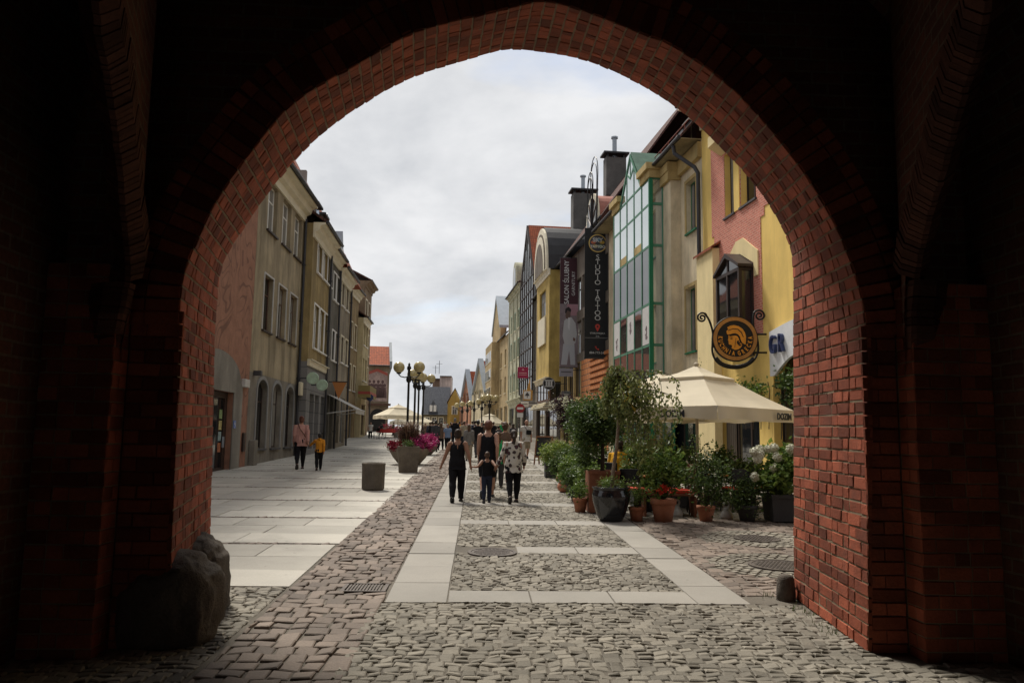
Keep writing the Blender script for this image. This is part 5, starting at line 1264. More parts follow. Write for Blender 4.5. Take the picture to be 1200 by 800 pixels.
def parasol(x, y, half, z_peak, z_hem, rot, label, group, text=None, pole=(0, 0), detail=True):
    """square market parasol with a small vent roof, draped valance, pole, ribs and base"""
    t = thing('parasol', label, 'parasol', (x, y, g(y)), rot, group)
    drop = .30*half/1.6; zt = z_peak-.32*half/1.6
    cn = [(-half, -half), (half, -half), (half, half), (-half, half)]
    m = MB(); N = 12; r_in = .34
    def P(i, w, s_):   # side i, w in 0..1 along the hem, s_ from the top 0 to the hem 1
        a, b = Vector(cn[i]), Vector(cn[(i+1) % 4]); q = a.lerp(b, w)*(r_in+(1-r_in)*s_)
        sag = .07*half*sin(pi*s_)*(.35+.65*(1-abs(2*w-1)))
        return Vector((q.x, q.y, zt+(z_hem-zt)*s_-sag*.55))
    for i in range(4):
        for a in range(N):
            for b in range(6): m.quad(P(i, a/N, b/6), P(i, (a+1)/N, b/6), P(i, (a+1)/N, (b+1)/6), P(i, a/N, (b+1)/6))
    c = m.build('canopy', M['canvas'], t, True)
    m = MB()
    for i in range(4):
        a, b = Vector((*cn[i], 0)), Vector((*cn[(i+1) % 4], 0)); nn = Vector(((b-a).y, -(b-a).x, 0)).normalized()
        K = 40; top = []; bot = []
        for k in range(K+1):
            w = k/K; q = a.lerp(b, w); fold = .025*sin(w*pi*5+i)+.012*sin(w*31+i*2)
            cut = .06*abs(sin(w*pi*2.0))+.015*sin(w*23+i)
            top.append(q+Vector((0, 0, z_hem-.005))); bot.append(q+nn*(fold+.03)+Vector((0, 0, z_hem-drop+cut*.6)))
        for k in range(K): m.quad(top[k], top[k+1], bot[k+1], bot[k])
    v = m.build('valance', M['canvas'], t, True)
    m = MB(); q = .40*half
    cn2 = [(-q, -q), (q, -q), (q, q), (-q, q)]; zv = zt+.0
    for i in range(4):
        a, b = Vector((*cn2[i], zv)), Vector((*cn2[(i+1) % 4], zv)); tp = Vector((0, 0, z_peak))
        for k in range(8):
            p0, p1 = a.lerp(b, k/8), a.lerp(b, (k+1)/8)
            w0, w1 = p0.lerp(tp, .5)-Vector((0, 0, .03)), p1.lerp(tp, .5)-Vector((0, 0, .03))
            m.quad(p0, p1, w1, w0); m.quad(w0, w1, tp.copy(), tp+Vector((0, 0, .0005))); m.quad(p0-Vector((0, 0, .05)), p1-Vector((0, 0, .05)), p1, p0)
    m.build('vent_cap', M['canvas'], t, True)
    if detail:
        m = MB(); m.tube([(0, 0, 0), (0, 0, z_peak-.05)], .035, 12); m.ball((0, 0, z_peak+.02), (.06, .06, .045), 12, 8); m.build('pole', surf('pale_wood', (.42, .36, .26), .6), t)
        m = MB()
        for i in range(4):
            for w in (0, .5):
                p = P(i, w, 1); m.bar((0, 0, zt-.05), p-Vector((0, 0, .03)), .014, 6); m.bar((0, 0, zt-.75), P(i, w, .55)-Vector((0, 0, .04)), .012, 6)
        m.build('ribs', M['lightgrey'], t)
        m = MB(); m.bbox(-.4, .4, -.4, .4, 0, .12, .02); m.lathe([(.07, .12), (.055, .45)], n=14); m.build('base', M['darkgrey'], t)
        if text:
            for i, w, tx in text:
                a, b = Vector((*cn[i], 0)), Vector((*cn[(i+1) % 4], 0)); q = a.lerp(b, w); nn = Vector(((b-a).y, -(b-a).x, 0)).normalized(); d = (b-a).normalized()
                R = Matrix((( d.x, 0, nn.x, q.x+nn.x*.075), (d.y, 0, nn.y, q.y+nn.y*.075), (0, 1, 0, z_hem-drop*.56), (0, 0, 0, 1)))
                text_mesh('lettering', tx, .19, M['ink'], v, R, .004, 1.0, offset=.008)
    return t
# place the near parasol so that its front corner, right corner and peak agree with the survey
pc = onY(817, 428, 17.6); yy = 17.6
PG = 'parasols over the restaurant terrace'
z_peak = pc.z-g(yy); print('parasol', pc, z_peak)
parasol(pc.x-.02, yy, 1.50, z_peak, z_peak-.98, radians(40), 'cream square parasol with vent cap nearest the archway', PG, [(0, .82, 'DOZIM'), (3, .66, 'DOZIM')])
pc2 = onY(774, 437, 20.6)
parasol(pc2.x, 20.6, 1.5, pc2.z-g(20.6), pc2.z-g(20.6)-1.0, radians(38), 'cream square parasol half hidden behind the weeping birch', PG)

# medallion sign of the restaurant on its scrolled bracket
pl = YR.px(897, 391); S0 = YR.org+YR.ux*pl[0]; zc_ = S0.z+pl[1]
Yd = S0.y; mc = onY(861, 397, Yd); print('medal', S0, mc)
rot = -.06
ms = thing('medallion_sign', 'round black and orange hanging medallion with helmeted head in scrolled iron bracket', 'sign', (mc.x, mc.y, mc.z), rot)
pxm = Yd*1.005/933     # metres per photo pixel there
R_ = 27*pxm
M['signorange'] = surf('ochre_sign_paint', (.62, .26, .03), .5, .15, 6, 40, .05)
M['ironblack'] = plain('wrought_iron', (.012, .011, .011), .5, .3)
FX = Matrix.Rotation(pi/2, 4, 'X')
m = MB(); m.lathe([(.02, -.06), (R_, -.06), (R_*1.015, 0), (R_, .06), (.02, .06)], n=64, M=FX); m.build('disc', M['ironblack'], ms)
def ringflat(m, r0, r1, y, n=64, a0=0, a1=2*pi, cx=0, cz=0):
    for k in range(n):
        w0, w1 = a0+(a1-a0)*k/n, a0+(a1-a0)*(k+1)/n
        P = [(cx+r*cos(w), cz+r*sin(w)) for r, w in ((r0, w0), (r1, w0), (r1, w1), (r0, w1))]
        m.add([(p[0], y, p[1]) for p in P]+[(p[0], y+.02, p[1]) for p in P], [(0, 3, 2, 1) if 0 else (0, 1, 2, 3), (0, 1, 5, 4), (2, 3, 7, 6), (1, 2, 6, 5), (3, 0, 4, 7)])
m = MB(); ringflat(m, R_*.80, R_*.96, -.075); m.build('rim', surf('dull_gold_rim', (.36, .17, .045), .5, .2, 6, 30), ms)
m = MB(); ringflat(m, R_*.785, R_*.80, -.078); m.build('rim_line', M['ironblack'], ms)
# helmeted head in profile, facing left
k_ = R_
head = [(-.30,-.02),(-.33,-.06),(-.29,-.09),(-.31,-.14),(-.28,-.17),(-.30,-.22),(-.26,-.27),(-.18,-.27),(-.14,-.33),(-.17,-.42),(-.02,-.50),(.14,-.46),(.26,-.36),(.30,-.26),(.20,-.16),(.16,-.02),(.10,.10),(.0,.14),(-.12,.12),(-.22,.10),(-.30,.14)]
helm = [(-.36,.20),(-.26,.16),(-.14,.22),(.0,.24),(.12,.20),(.20,.10),(.24,-.04),(.30,-.18),(.44,-.26),(.46,-.10),(.47,.10),(.42,.28),(.32,.44),(.16,.55),(-.04,.60),(-.22,.57),(-.34,.50),(-.30,.40),(-.38,.34)]
def flat(name, poly, y, mat, t=.02, par=None):
    m = MB(); m.prism([(a*k_, b*k_) for a, b in poly], 'y', y, y+t); return m.build(name, mat, par or ms)
disk = [(-.05+.44*cos(a*pi/16+pi), -.05+.44*sin(a*pi/16+pi)) for a in range(0, 17)]
h_ = flat('helmet', helm, -.080, M['signorange']); f_ = flat('profile_head', head, -.079, M['signorange'])
flat('helmet_line', [(-.30,.34),(-.1,.42),(.1,.40),(.26,.26),(.34,.06),(.37,.06),(.29,.29),(.12,.435),(-.1,.455),(-.31,.37)], -.0835, M['ironblack'], .01, h_)
flat('helmet_edge', [(-.30,.165),(-.14,.215),(0,.235),(.12,.195),(.2,.095),(.23,-.04),(.20,-.04),(.175,.085),(.1,.165),(0,.2),(-.13,.18),(-.28,.13)], -.0836, M['ironblack'], .01, h_)
flat('eye', [(-.25,.0),(-.16,.02),(-.10,.0),(-.16,-.03)], -.0830, M['ironblack'], .01, f_)
flat('brow', [(-.28,.05),(-.15,.07),(-.06,.05),(-.15,.045)], -.0830, M['ironblack'], .01, f_)
flat('cheek_line', [(.02,.04),(.04,.04),(.0,-.22),(-.02,-.38),(-.04,-.38),(-.02,-.22)], -.0830, M['ironblack'], .01, f_)
flat('hair_curl', [(.06,-.1),(.2,-.06),(.13,-.14),(.27,-.16),(.17,-.22),(.30,-.28),(.2,-.3),(.28,-.38),(.14,-.3),(.06,-.2)], -.0831, M['ironblack'], .01, f_)
for word, a0, a1 in (('KUCHNIA', 176, 262), ('GRECKA', 284, 364)):
    mb_ = []
    for i, ch in enumerate(word):
        a = radians(a0+(a1-a0)*i/(len(word)-1)); rr = R_*.665
        text_mesh('letter', ch, R_*.27, M['signorange'], ms, Matrix.Translation((rr*cos(a), -.066, rr*sin(a))) @ Matrix.Rotation(pi/2, 4, 'X') @ Matrix.Rotation(a+pi/2, 4, 'Z'), .012, .62, offset=.006)
def P2(u, v): return Vector(((u-861)*pxm, 0, -(v-397)*pxm))
# scrolled bracket
def spiral(c, r0, r1, a0, turns, n=40): return [c+Vector(((r0+(r1-r0)*k/n)*cos(a0+turns*2*pi*k/n), 0, (r0+(r1-r0)*k/n)*sin(a0+turns*2*pi*k/n))) for k in range(n+1)]
def smooth_path(pts, n=8):
    P = [Vector(p) for p in pts]; o = []
    for i in range(len(P)-1):
        a, b, c, d = P[max(i-1, 0)], P[i], P[i+1], P[min(i+2, len(P)-1)]
        for k in range(n):
            t = k/n; o.append(.5*((2*b)+(c-a)*t+(2*a-5*b+4*c-d)*t*t+(3*b-a-3*c+d)*t**3))
    return o+[P[-1]]
m = MB(); wv = 1.3*pxm
cl = P2(822.5, 372); sl = spiral(cl, .8*pxm, 6.3*pxm, radians(-60), -1.75)[::1]
m.tube(sl, wv*.9, 8)
m.tube(smooth_path([sl[-1], P2(826, 367), P2(831, 375), P2(835, 389), P2(834.5, 402), P2(834.5, 414), P2(839, 424), P2(848, 430), P2(861, 432), P2(874, 429), P2(884, 421), P2(888.5, 410), P2(887.5, 396), P2(884, 384), P2(883, 374), P2(884.5, 365.5)]), wv, 8)
cr_ = P2(891, 368.5); m.tube([*smooth_path([P2(884.5, 365.5), P2(887, 362.3)]), *spiral(cr_, 6.6*pxm, 1*pxm, radians(125), -1.7)], wv*.9, 8)
m.build('scroll', M['ironblack'], ms)
m = MB(); m.tube(smooth_path([P2(838, 420), P2(846, 427.5), P2(861, 430.5), P2(875, 427), P2(883, 420)]), wv*1.9, 8); m.build('lower_band', M['ironblack'], ms)
m = MB(); m.bar(P2(884, 391), P2(904, 391), wv*.9); m.bar(P2(878, 413), P2(904, 413), wv*.9)
for v in (391, 413): m.bar(P2(904, v), P2(904, v)+Vector((.9, .1, 0)), wv*.9)
m.box(P2(903.4, 0).x, P2(905, 0).x, -.07, .07, P2(0, 416).z, P2(0, 388).z)
m.build('wall_bracket', M['ironblack'], ms)
m = MB()
for u, v in ((838, 397), (884, 397)): m.bar(P2(u-4.5 if u < 860 else u+3.5, v), P2(u, v), .02)
m.build('hanger', M['ironblack'], ms)

# tattoo studio banner, hung out over the street
def banner_frame(uL, uR, vT, vB, Y):
    a, b = onY(uL, (vT+vB)/2, Y), onY(uR, (vT+vB)/2, Y); t_, bt = onY((uL+uR)/2, vT, Y), onY((uL+uR)/2, vB, Y); return a.x, b.x, bt.z, t_.z
x0, x1, z0, z1 = banner_frame(685, 715.5, 268.5, 419.5, 47.2); Wd, Ht = x1-x0, z1-z0
t = thing('tattoo_banner', 'tall black tattoo studio banner hung beside the green glass bay', 'banner', ((x0+x1)/2, 47.2, z0), radians(2)); print('banner', x0, x1, z0, z1)
m = MB(); m.box(-Wd/2, Wd/2, -.02, .02, .0, Ht); m.build('cloth', surf('black_banner_cloth', (.014, .014, .015), .7, .15, 2, 30, .03), t)
m = MB()
xw = RA-RB*47.2-(x0+x1)/2
for z in (Ht+.03, Ht*.135, -.03): m.bar((-Wd/2-.02, .03, z), (xw, .03, z), .03)
m.build('bracket', M['ironblack'], t)
M['wht'] = plain('white_print', (.50, .50, .50), .7)
FT = lambda x, z, r=0, y=-.026: frontmat(x, y, z, r)
zz_ = lambda v: Ht*(419.5-v)/151
for i, ch in enumerate('STUDIO'): text_mesh('letter', ch, .42, M['wht'], t, FT(0, zz_(302+6.0*i)), .002, 1.15)
for i, ch in enumerate('TATTOO'): text_mesh('letter', ch, .42, M['wht'], t, FT(0, zz_(343.5+6.0*i)), .002, 1.15)
pr = plain('red_print', (.38, .04, .03), .7)
m = MB(); zc1 = zz_(384)
m.prism([(0, zc1-.27)]+[(.15*cos(a), zc1+.05+.15*sin(a)) for a in [radians(-25+q*23) for q in range(11)]], 'y', -.026, -.021); m.build('map_pin', pr, t)
m = MB(); ringflat(m, 0.0, .055, -.029, 14, cx=0, cz=zc1+.05); m.build('map_pin_hole', M['ironblack'], t)
m = MB(); zc2 = zz_(407.5)
m.tube([Vector((.19*cos(a), -.024, zc2+.19*sin(a)))+Vector((.08, 0, .08)) for a in [radians(180+q*9) for q in range(11)]], [.055, .055, .03, .028, .028, .028, .028, .028, .03, .055, .055], 6); m.build('phone_icon', pr, t)
text_mesh('letter', 'STAROMIEJSKA', .14, M['wht'], t, FT(0, zz_(391)), .002, .98); text_mesh('letter', '21/2', .12, M['wht'], t, FT(0, zz_(394.5)), .002)
text_mesh('letter', '884-773-240', .19, M['wht'], t, FT(0, zz_(413.5)), .002)
m = MB(); m.box(-Wd*.48, Wd*.48, -.024, -.02, zz_(396.3)-.01, zz_(396.3)+.012); m.build('print_line', M['grey'], t)
zl = zz_(285.5)
em = MB(); ringflat(em, .50, .56, -.03, 40, cx=0, cz=zl); e_ = em.build('emblem', plain('emblem_gold', (.55, .38, .12), .6), t)
m = MB(); ringflat(m, 0, .50, -.027, 40, cx=0, cz=zl); m.build('emblem_field', plain('emblem_dark', (.05, .05, .06), .6), e_)
for j, (c, a) in enumerate((((.45, .30, .05), .3), ((.10, .24, .34), 1.6), ((.42, .12, .06), 2.9), ((.40, .30, .05), 4.1), ((.16, .25, .10), 5.3))):
    m = MB(); m.prism([(.28*cos(a)+.17*cos(q*pi/3), zl+.22*sin(a)+.11*sin(q*pi/3)) for q in range(6)], 'y', -.036-.0006*j, -.03); m.build('emblem_colour', plain('emblem_tint', c, .7), e_)
text_mesh('letter', 'SKY', .36, M['wht'], e_, FT(0, zl+.19, 0, -.042), .003, 1.0, offset=.012); text_mesh('letter', 'TATTOO', .22, M['wht'], e_, FT(0, zl-.22, 0, -.042), .003, 1.0, offset=.01)

# bridal salon banner
x0, x1, z0, z1 = banner_frame(656, 677.5, 302.5, 430, 55.5); Wd, Ht = x1-x0, z1-z0
t = thing('salon_banner', 'tall maroon bridal salon banner with printed figure in a pale suit', 'banner', ((x0+x1)/2, 55.5, z0), radians(2))
m = MB(); m.box(-Wd/2, Wd/2, -.02, .02, 0, Ht); m.build('cloth', surf('photo_print_grey', (.20, .16, .17), .7, .25, 1.5, 10, .02), t)
m = MB(); m.box(-Wd/2+.005, Wd/2-.005, -.024, -.0205, Ht*.575, Ht-.01); m.build('maroon_field', plain('maroon_print', (.045, .012, .018), .7), t)
m = MB(); m.box(-Wd*.1, Wd/2-.005, -.0236, -.0205, Ht*.47, Ht*.573); m.build('pink_field', plain('pink_print', (.32, .17, .20), .7), t)
rr = pi/2
text_mesh('letter', 'SALON ŚLUBNY', .47, M['wht'], t, FT(-Wd*.13, Ht*.775, rr, -.027), .002, .92, offset=.006); text_mesh('letter', 'GARNITURY', .33, M['wht'], t, FT(Wd*.24, Ht*.765, rr, -.027), .002, .97)
def bpoly(name, pts, c, y): m = MB(); m.prism([(a*Wd, b*Ht) for a, b in pts], 'y', y, y+.004); return m.build(name, plain(name, c, .8), t)
bpoly('suit_jacket', [(-.30,.36),(-.26,.42),(-.05,.455),(.15,.45),(.36,.40),(.44,.30),(.36,.22),(.22,.20),(-.02,.205),(-.22,.2),(-.34,.28)], (.42, .42, .43), -.0285)
bpoly('suit_trousers', [(-.30,.21),(.30,.21),(.36,.02),(.10,.02),(.02,.15),(-.10,.02),(-.42,.02)], (.40, .41, .44), -.0275)
bpoly('suit_shirt', [(-.05,.45),(.08,.45),(.03,.33),(-.06,.36)], (.55, .55, .56), -.0292)
bpoly('printed_head', [(-.20,.47),(-.16,.44),(.0,.435),(.08,.46),(.09,.50),(.02,.515),(-.14,.51)], (.12, .075, .06), -.0290)
bpoly('printed_hair', [(-.22,.49),(-.2,.53),(-.02,.55),(.12,.525),(.10,.50),(-.08,.515),(-.15,.49)], (.02, .016, .016), -.0298)
bpoly('printed_hand', [(.22,.24),(.34,.235),(.36,.26),(.24,.27)], (.16, .09, .07), -.0296)
m = MB(); xw = RA-RB*55.5-(x0+x1)/2
for z in (Ht+.03, -.03): m.bar((-Wd/2-.02, .03, z), (xw, .03, z), .03)
m.build('bracket', M['ironblack'], t)

def hang_sign(name, label, u0, u1, v0, v1, Y, mat, wallx=None, round_=False, parts=None, th=.06):
    x0, x1, z0, z1 = banner_frame(u0, u1, v0, v1, Y); w, hh = x1-x0, z1-z0
    t = thing(name, label, 'sign', ((x0+x1)/2, Y, z0)); m = MB()
    if round_: m.lathe([(.02, -th), (w/2, -th), (w/2, th), (.02, th)], n=36, M=Matrix.Translation((0, 0, hh/2)) @ FX)
    else: m.bbox(-w/2, w/2, -th, th, 0, hh, .015)
    m.build('plate', mat, t)
    m = MB(); xw = (RA-RB*Y if wallx is None else wallx)-(x0+x1)/2; m.bar((0, 0, hh*.8 if not round_ else hh*.5), (xw, 0, hh*.8 if not round_ else hh*.5), .03)
    m.build('bracket', M['ironblack'], t); return t, w, hh, th
t, w, hh, th = hang_sign('pink_sign', 'crimson projecting shop sign above the crowd on the right', 606.5, 619, 430, 443, 70, surf('crimson_sign', (.30, .015, .07), .4, .1))
m = MB(); m.prism([(0, hh*.88), (.13, hh*.68), (-.13, hh*.68)], 'y', -th-.012, -th); m.box(-w*.36, w*.36, -th-.01, -th, hh*.42, hh*.50); m.box(-w*.36, w*.36, -th-.01, -th, hh*.27, hh*.33); m.build('sign_marks', plain('pale_pink', (.50, .25, .30), .6), t)
t, w, hh, th = hang_sign('round_sign', 'round black hanging sign with white columns emblem by the stepped canopy', 636, 650.5, 441, 457.5, 59, plain('round_black', (.012, .012, .012), .5), round_=True)
m = MB(); c = hh/2
for k in range(3): m.box(-.24+.18*k, -.12+.18*k, -th-.014, -th, c-.16, c+.16)
m.box(-.32, .32, -th-.0145, -th, c+.18, c+.27); m.box(-.32, .32, -th-.0145, -th, c-.25, c-.18); m.build('columns_emblem', M['wht'], t)
m = MB(); ringflat(m, w*.46, w*.485, -th-.012, 36, cz=c); m.build('rim_line', M['wht'], t)
t, w, hh, th = hang_sign('white_sign', 'white shop sign with a dark tree emblem in an orange frame', 613, 624, 457, 469, 66, surf('orange_sign_frame', (.52, .28, .07), .5))
m = MB(); m.box(-w*.44, w*.30, -th-.02, -th, hh*.12, hh*.9); pl_ = m.build('sign_face', M['white'], t)
m = MB(); m.bar((-.05, -th-.03, hh*.25), (-.05, -th-.03, hh*.6), .03); m.prism([(-.05, hh*.82), (.16, hh*.45), (-.26, hh*.45)], 'y', -th-.035, -th-.021); m.build('tree_emblem', M['darkgrey'], pl_)
m = MB(); m.prism([(-w*.1, hh), (w*.32, hh), (w*.22, hh+1.0)], 'y', -.05, .05); m.build('pointed_top', surf('orange_board', (.55, .30, .08), .5), t)
t, w, hh, th = hang_sign('white_sign', 'low white shop board under the orange framed sign', 610.5, 619.5, 470.5, 476.5, 68, M['white'])
m = MB(); m.box(-w*.35, w*.35, -th-.01, -th, hh*.45, hh*.6); m.build('sign_marks', M['grey'], t)
t, w, hh, th = hang_sign('grey_sign', 'small dark grey board hanging below the salon banner', 658, 668, 458, 468, 57, plain('slate_board', (.09, .10, .11), .5))
m = MB(); m.box(-w*.38, w*.38, -th-.01, -th, hh*.55, hh*.65); m.box(-w*.3, w*.2, -th-.01, -th, hh*.3, hh*.38); m.build('sign_marks', M['lightgrey'], t)
t, w, hh, th = hang_sign('pale_sign', 'pale grey panel hanging under the bridal salon banner', 655.5, 671.5, 431.5, 441, 54, plain('pale_panel', (.22, .23, .27), .5))
m = MB(); m.box(-w*.38, w*.38, -th-.01, -th, hh*.5, hh*.62); m.build('sign_marks', M['darkgrey'], t)

# no entry sign far down the street, blue disc on the left
q = gnd(609, 516); y = q.y; s_ = y/933
t = thing('road_sign', 'no entry disc over a white plate on a pole down the street', 'road sign', (q.x, q.y, q.z)); zz_ = lambda v: (516-v)*s_
m = MB(); m.bar((0, 0, 0), (0, 0, zz_(472)), .05); m.build('pole', M['darkgrey'], t)
m = MB(); m.lathe([(.01, -.03), (5.2*s_, -.03), (5.2*s_, .03), (.01, .03)], n=30, M=Matrix.Translation((0, -.1, zz_(478.5))) @ FX); d_ = m.build('disc', plain('sign_red', (.35, .015, .02), .5), t)
m = MB(); m.box(-3.6*s_, 3.6*s_, -.15, -.131, zz_(480), zz_(477.4)); m.build('bar', M['white'], d_)
m = MB(); m.box(-3.5*s_, 3.5*s_, -.13, -.08, zz_(489), zz_(484.2)); m.build('plate', M['white'], t)
q = gnd(432, 513); y = q.y; s_ = y/933; zz_ = lambda v: (513-v)*s_
t = thing('road_sign', 'round dark blue sign on a pole before the mural house', 'road sign', (q.x, q.y, q.z))
m = MB(); m.bar((0, 0, 0), (0, 0, zz_(461)), .05); m.build('pole', M['darkgrey'], t)
m = MB(); m.lathe([(.01, -.03), (4*s_, -.03), (4*s_, .03), (.01, .03)], n=30, M=Matrix.Translation((0, -.1, zz_(466.5))) @ FX); m.build('disc', plain('sign_navy', (.03, .05, .13), .5), t)

# globe lamps in a row beside the planters
M['globe'] = surf('amber_glass_globe', (.44, .36, .17), .15, .12, 2, 8, 0, spec=.6)
LPG = 'globe street lamps along the promenade'
def lamp(u, vb, vtop, label, gx=.43, yaw=0, arms=2, group=LPG):
    q = gnd(u, vb); H = onY(u, vtop, q.y).z-q.z
    t = thing('street_lamp', label, 'street lamp', q, yaw, group)
    m = MB(); m.lathe([(.16, 0), (.16, .25), (.11, .32), (.09, .9), (.065, 1.0), (.06, H-.95), (.11, H-.92), (.15, H-.8), (.11, H-.62), (.06, H-.58), (.07, H-.3), (.11, H-.25), (.11, H-.12), (.05, H-.06), (.07, H), (.02, H+.1)], n=16); m.build('pole', M['ironblack'], t, True)
    rg = .30 if group == LPG else .25
    for k in range(arms):
        a = 2*pi*k/arms+.1; c, s_ = cos(a), sin(a); R = gx+.10; zg_ = H-.16 if k % 2 else H-.12
        m = MB(); m.tube([(0, 0, H-.62), (R*.4*c, R*.4*s_, H-.68), (R*.8*c, R*.8*s_, H-.64), (R*c, R*s_, H-.54), (R*c, R*s_, zg_-.28)], .03, 8); m.lathe([(.05, zg_-.36), (.12, zg_-.33), (.13, zg_-.28)], (R*c, R*s_, 0), 12); ar = m.build('arm', M['ironblack'], t)
        m = MB(); m.ball((R*c, R*s_, zg_), rg, 22, 14); m.build('globe', M['globe'], ar, True)
    return t
lamp(476.5, 529, 427, 'globe lamp nearest the flower bowls, tallest in the photo')
lamp(484.5, 525, 436, 'second globe lamp from the flower bowls', yaw=1.2)
lamp(489, 521.5, 440, 'third globe lamp from the flower bowls', yaw=2.0)
lamp(494.5, 519, 441, 'globe lamp standing rightmost behind the flower bowls', yaw=.15)
for k, (u, vb, vt) in enumerate(((541, 510, 473), (547, 511, 471.5), (555, 511.5, 470.5), (564, 513, 468.5), (573, 516, 464))):
    lamp(u, vb, vt, ['globe lamp before the salmon gable house', 'globe lamp between salmon and cream gables', 'globe lamp before the cream gable house', 'globe lamp before the red roof house', 'globe lamp nearest the no entry sign'][k], arms=2 if k < 4 else 4, yaw=.3*k, group='distant globe lamps on the right')

# concrete litter bin, planters
M['conc'] = surf('exposed_concrete', (.20, .172, .14), .9, .3, 3, 40, .6, stain=(.14, .12, .10))
q = gnd(437, 574)
m = MB(); n = 8
prof = [(.25, 0), (.28, .04), (.29, .60), (.30, .66), (.275, .68), (.20, .68), (.18, .46)]
vs = []
m.lathe(prof, n=8); t = tag(m.build('litter_bin', surf('dark_exposed_concrete', (.115, .098, .078), .9, .3, 3, 40, .6, stain=(.09, .08, .065)), loc=(q.x, q.y, q.z), rotz=.2), 'octagonal concrete litter bin standing on the grey pavement', 'litter bin')
tag_bowl = []
def bowl_planter(u, vb, r, hgt, label):
    q = gnd(u, vb); t = thing('flower_bowl', label, 'planter', (q.x, q.y+r*.7, g(q.y+r*.7)))
    m = MB(); m.lathe([(r*.45, 0), (r*.55, .05), (r*.8, hgt*.45), (r, hgt*.92), (r, hgt), (r*.92, hgt), (r*.88, hgt-.08)], n=32); m.build('bowl', M['conc'], t, False)
    m = MB(); m.lathe([(.01, hgt-.07), (r*.9, hgt-.08)], n=24, cap=False); m.build('soil', M['soil'], t); return t
M['soil'] = surf('potting_soil', (.035, .025, .018), .95, .3, 5, 40, .5)
BOWL = bowl_planter(478, 545, .80, .62, 'round concrete flower bowl full of grasses and magenta petunias')
q = gnd(477, 554); t = thing('concrete_planter', 'square tapering concrete planter in front of the flower bowl', 'planter', (q.x, q.y+.3, q.z), .12); CPL = t
m = MB(); w0, w1, hh = .30, .36, .86
m.add([(-w0, -w0, 0), (w0, -w0, 0), (w0, w0, 0), (-w0, w0, 0), (-w1, -w1, hh), (w1, -w1, hh), (w1, w1, hh), (-w1, w1, hh)], [(0, 3, 2, 1), (0, 1, 5, 4), (1, 2, 6, 5), (2, 3, 7, 6), (3, 0, 4, 7)])
i_ = .28; m.add([(-w1, -w1, hh), (w1, -w1, hh), (w1, w1, hh), (-w1, w1, hh), (-i_, -i_, hh), (i_, -i_, hh), (i_, i_, hh), (-i_, i_, hh), (-i_, -i_, hh-.12), (i_, -i_, hh-.12), (i_, i_, hh-.12), (-i_, i_, hh-.12)], [(0, 1, 5, 4), (1, 2, 6, 5), (2, 3, 7, 6), (3, 0, 4, 7), (4, 5, 9, 8), (5, 6, 10, 9), (6, 7, 11, 10), (7, 4, 8, 11)]); m.build('box', surf('brown_concrete', (.13, .11, .087), .9, .3, 3, 40, .6, stain=(.10, .085, .07)), t)
m = MB(); m.quad((-i_, -i_, hh-.06), (i_, -i_, hh-.06), (i_, i_, hh-.06), (-i_, i_, hh-.06)); m.build('soil', M['soil'], t)
# A-board
q = gnd(638, 545); t = thing('menu_board', 'wooden framed blackboard A-sign beside the potted plants', 'menu board', (q.x, q.y, q.z), radians(-28))
s_ = q.y/933
for k, sg in enumerate((1, -1)):
    Mx = Matrix.Translation((0, sg*.0, 1.05)) @ Matrix.Rotation(sg*.22, 4, 'X') @ Matrix.Translation((0, 0, -1.05))
    m = MB(); w = .36
    for a in (-w, w-.05): m.box(a, a+.05, -.02+.021*sg, .02+.021*sg, 0, 1.15, Mx)
    m.box(-w+.05, w-.05, -.018+.021*sg, .018+.021*sg, .28, .34, Mx); m.box(-w+.05, w-.05, -.018+.021*sg, .018+.021*sg, 1.09, 1.15, Mx); f_ = m.build('frame', surf('brown_wood', (.20, .085, .04), .6, .2, 3), t)
    m = MB(); m.box(-w+.051, w-.051, -.008+.021*sg, .008+.021*sg, .341, 1.089, Mx); m.build('blackboard', plain('blackboard', (.02, .02, .02), .8), f_)

# left shop fronts: awning arms, flag, yellow stand
def onfacade_left(u, v, X): d = ray(u, v); return CAMP+d*(X/d.x)
p = onfacade_left(383, 482, -7.85)
t = thing('awning', 'half folded white awning on the grey house', 'awning', (p.x, p.y, g(p.y)))
m = MB(); z = p.z-g(p.y); m.quad((0, 0, z+.9), (0, 3.2, z+.9), (1.5, 3.2, z+.15), (1.5, 0, z+.15)); m.quad((1.5, 0, z+.15), (1.5, 3.2, z+.15), (1.5, 3.2, z-.08), (1.5, 0, z-.08)); m.build('cloth', surf('offwhite_awning', (.42, .41, .38), .9, .15), t)
m = MB()
for y_ in (.02, 3.18): m.bar((0, y_, z-.1), (1.5, y_, z+.13), .03)
m.bar((1.5, 0, z+.15), (1.5, 3.2, z+.15), .03); m.build('arms', M['lightgrey'], t)
p = onfacade_left(389, 455, -7.7)
t = thing('flag', 'small orange pennant hanging from the grey house front', 'flag', (p.x, p.y, p.z))
m = MB(); m.add([(0, 0, .35), (.75, .1, .35), (.35, .05, -.55), (0, .02, .36), (.75, .12, .36), (.35, .07, -.54)], [(0, 1, 2), (3, 5, 4), (0, 3, 4, 1), (1, 4, 5, 2), (2, 5, 3, 0)]); m.build('cloth', plain('orange_cloth', (.40, .16, .05), .9), t)
m = MB(); m.bar((-.2, 0, .36), (.8, .1, .36), .025); m.build('pole', M['ironblack'], t)
q = gnd(386, 521); t = thing('street_stand', 'narrow yellow advertising stand by the grey house', 'stand', (q.x, q.y, q.z))
m = MB(); m.bbox(-.22, .22, -.04, .04, .35, 1.45, .02); m.build('panel', surf('yellow_panel', (.45, .28, .03), .5, .15), t)
m = MB()
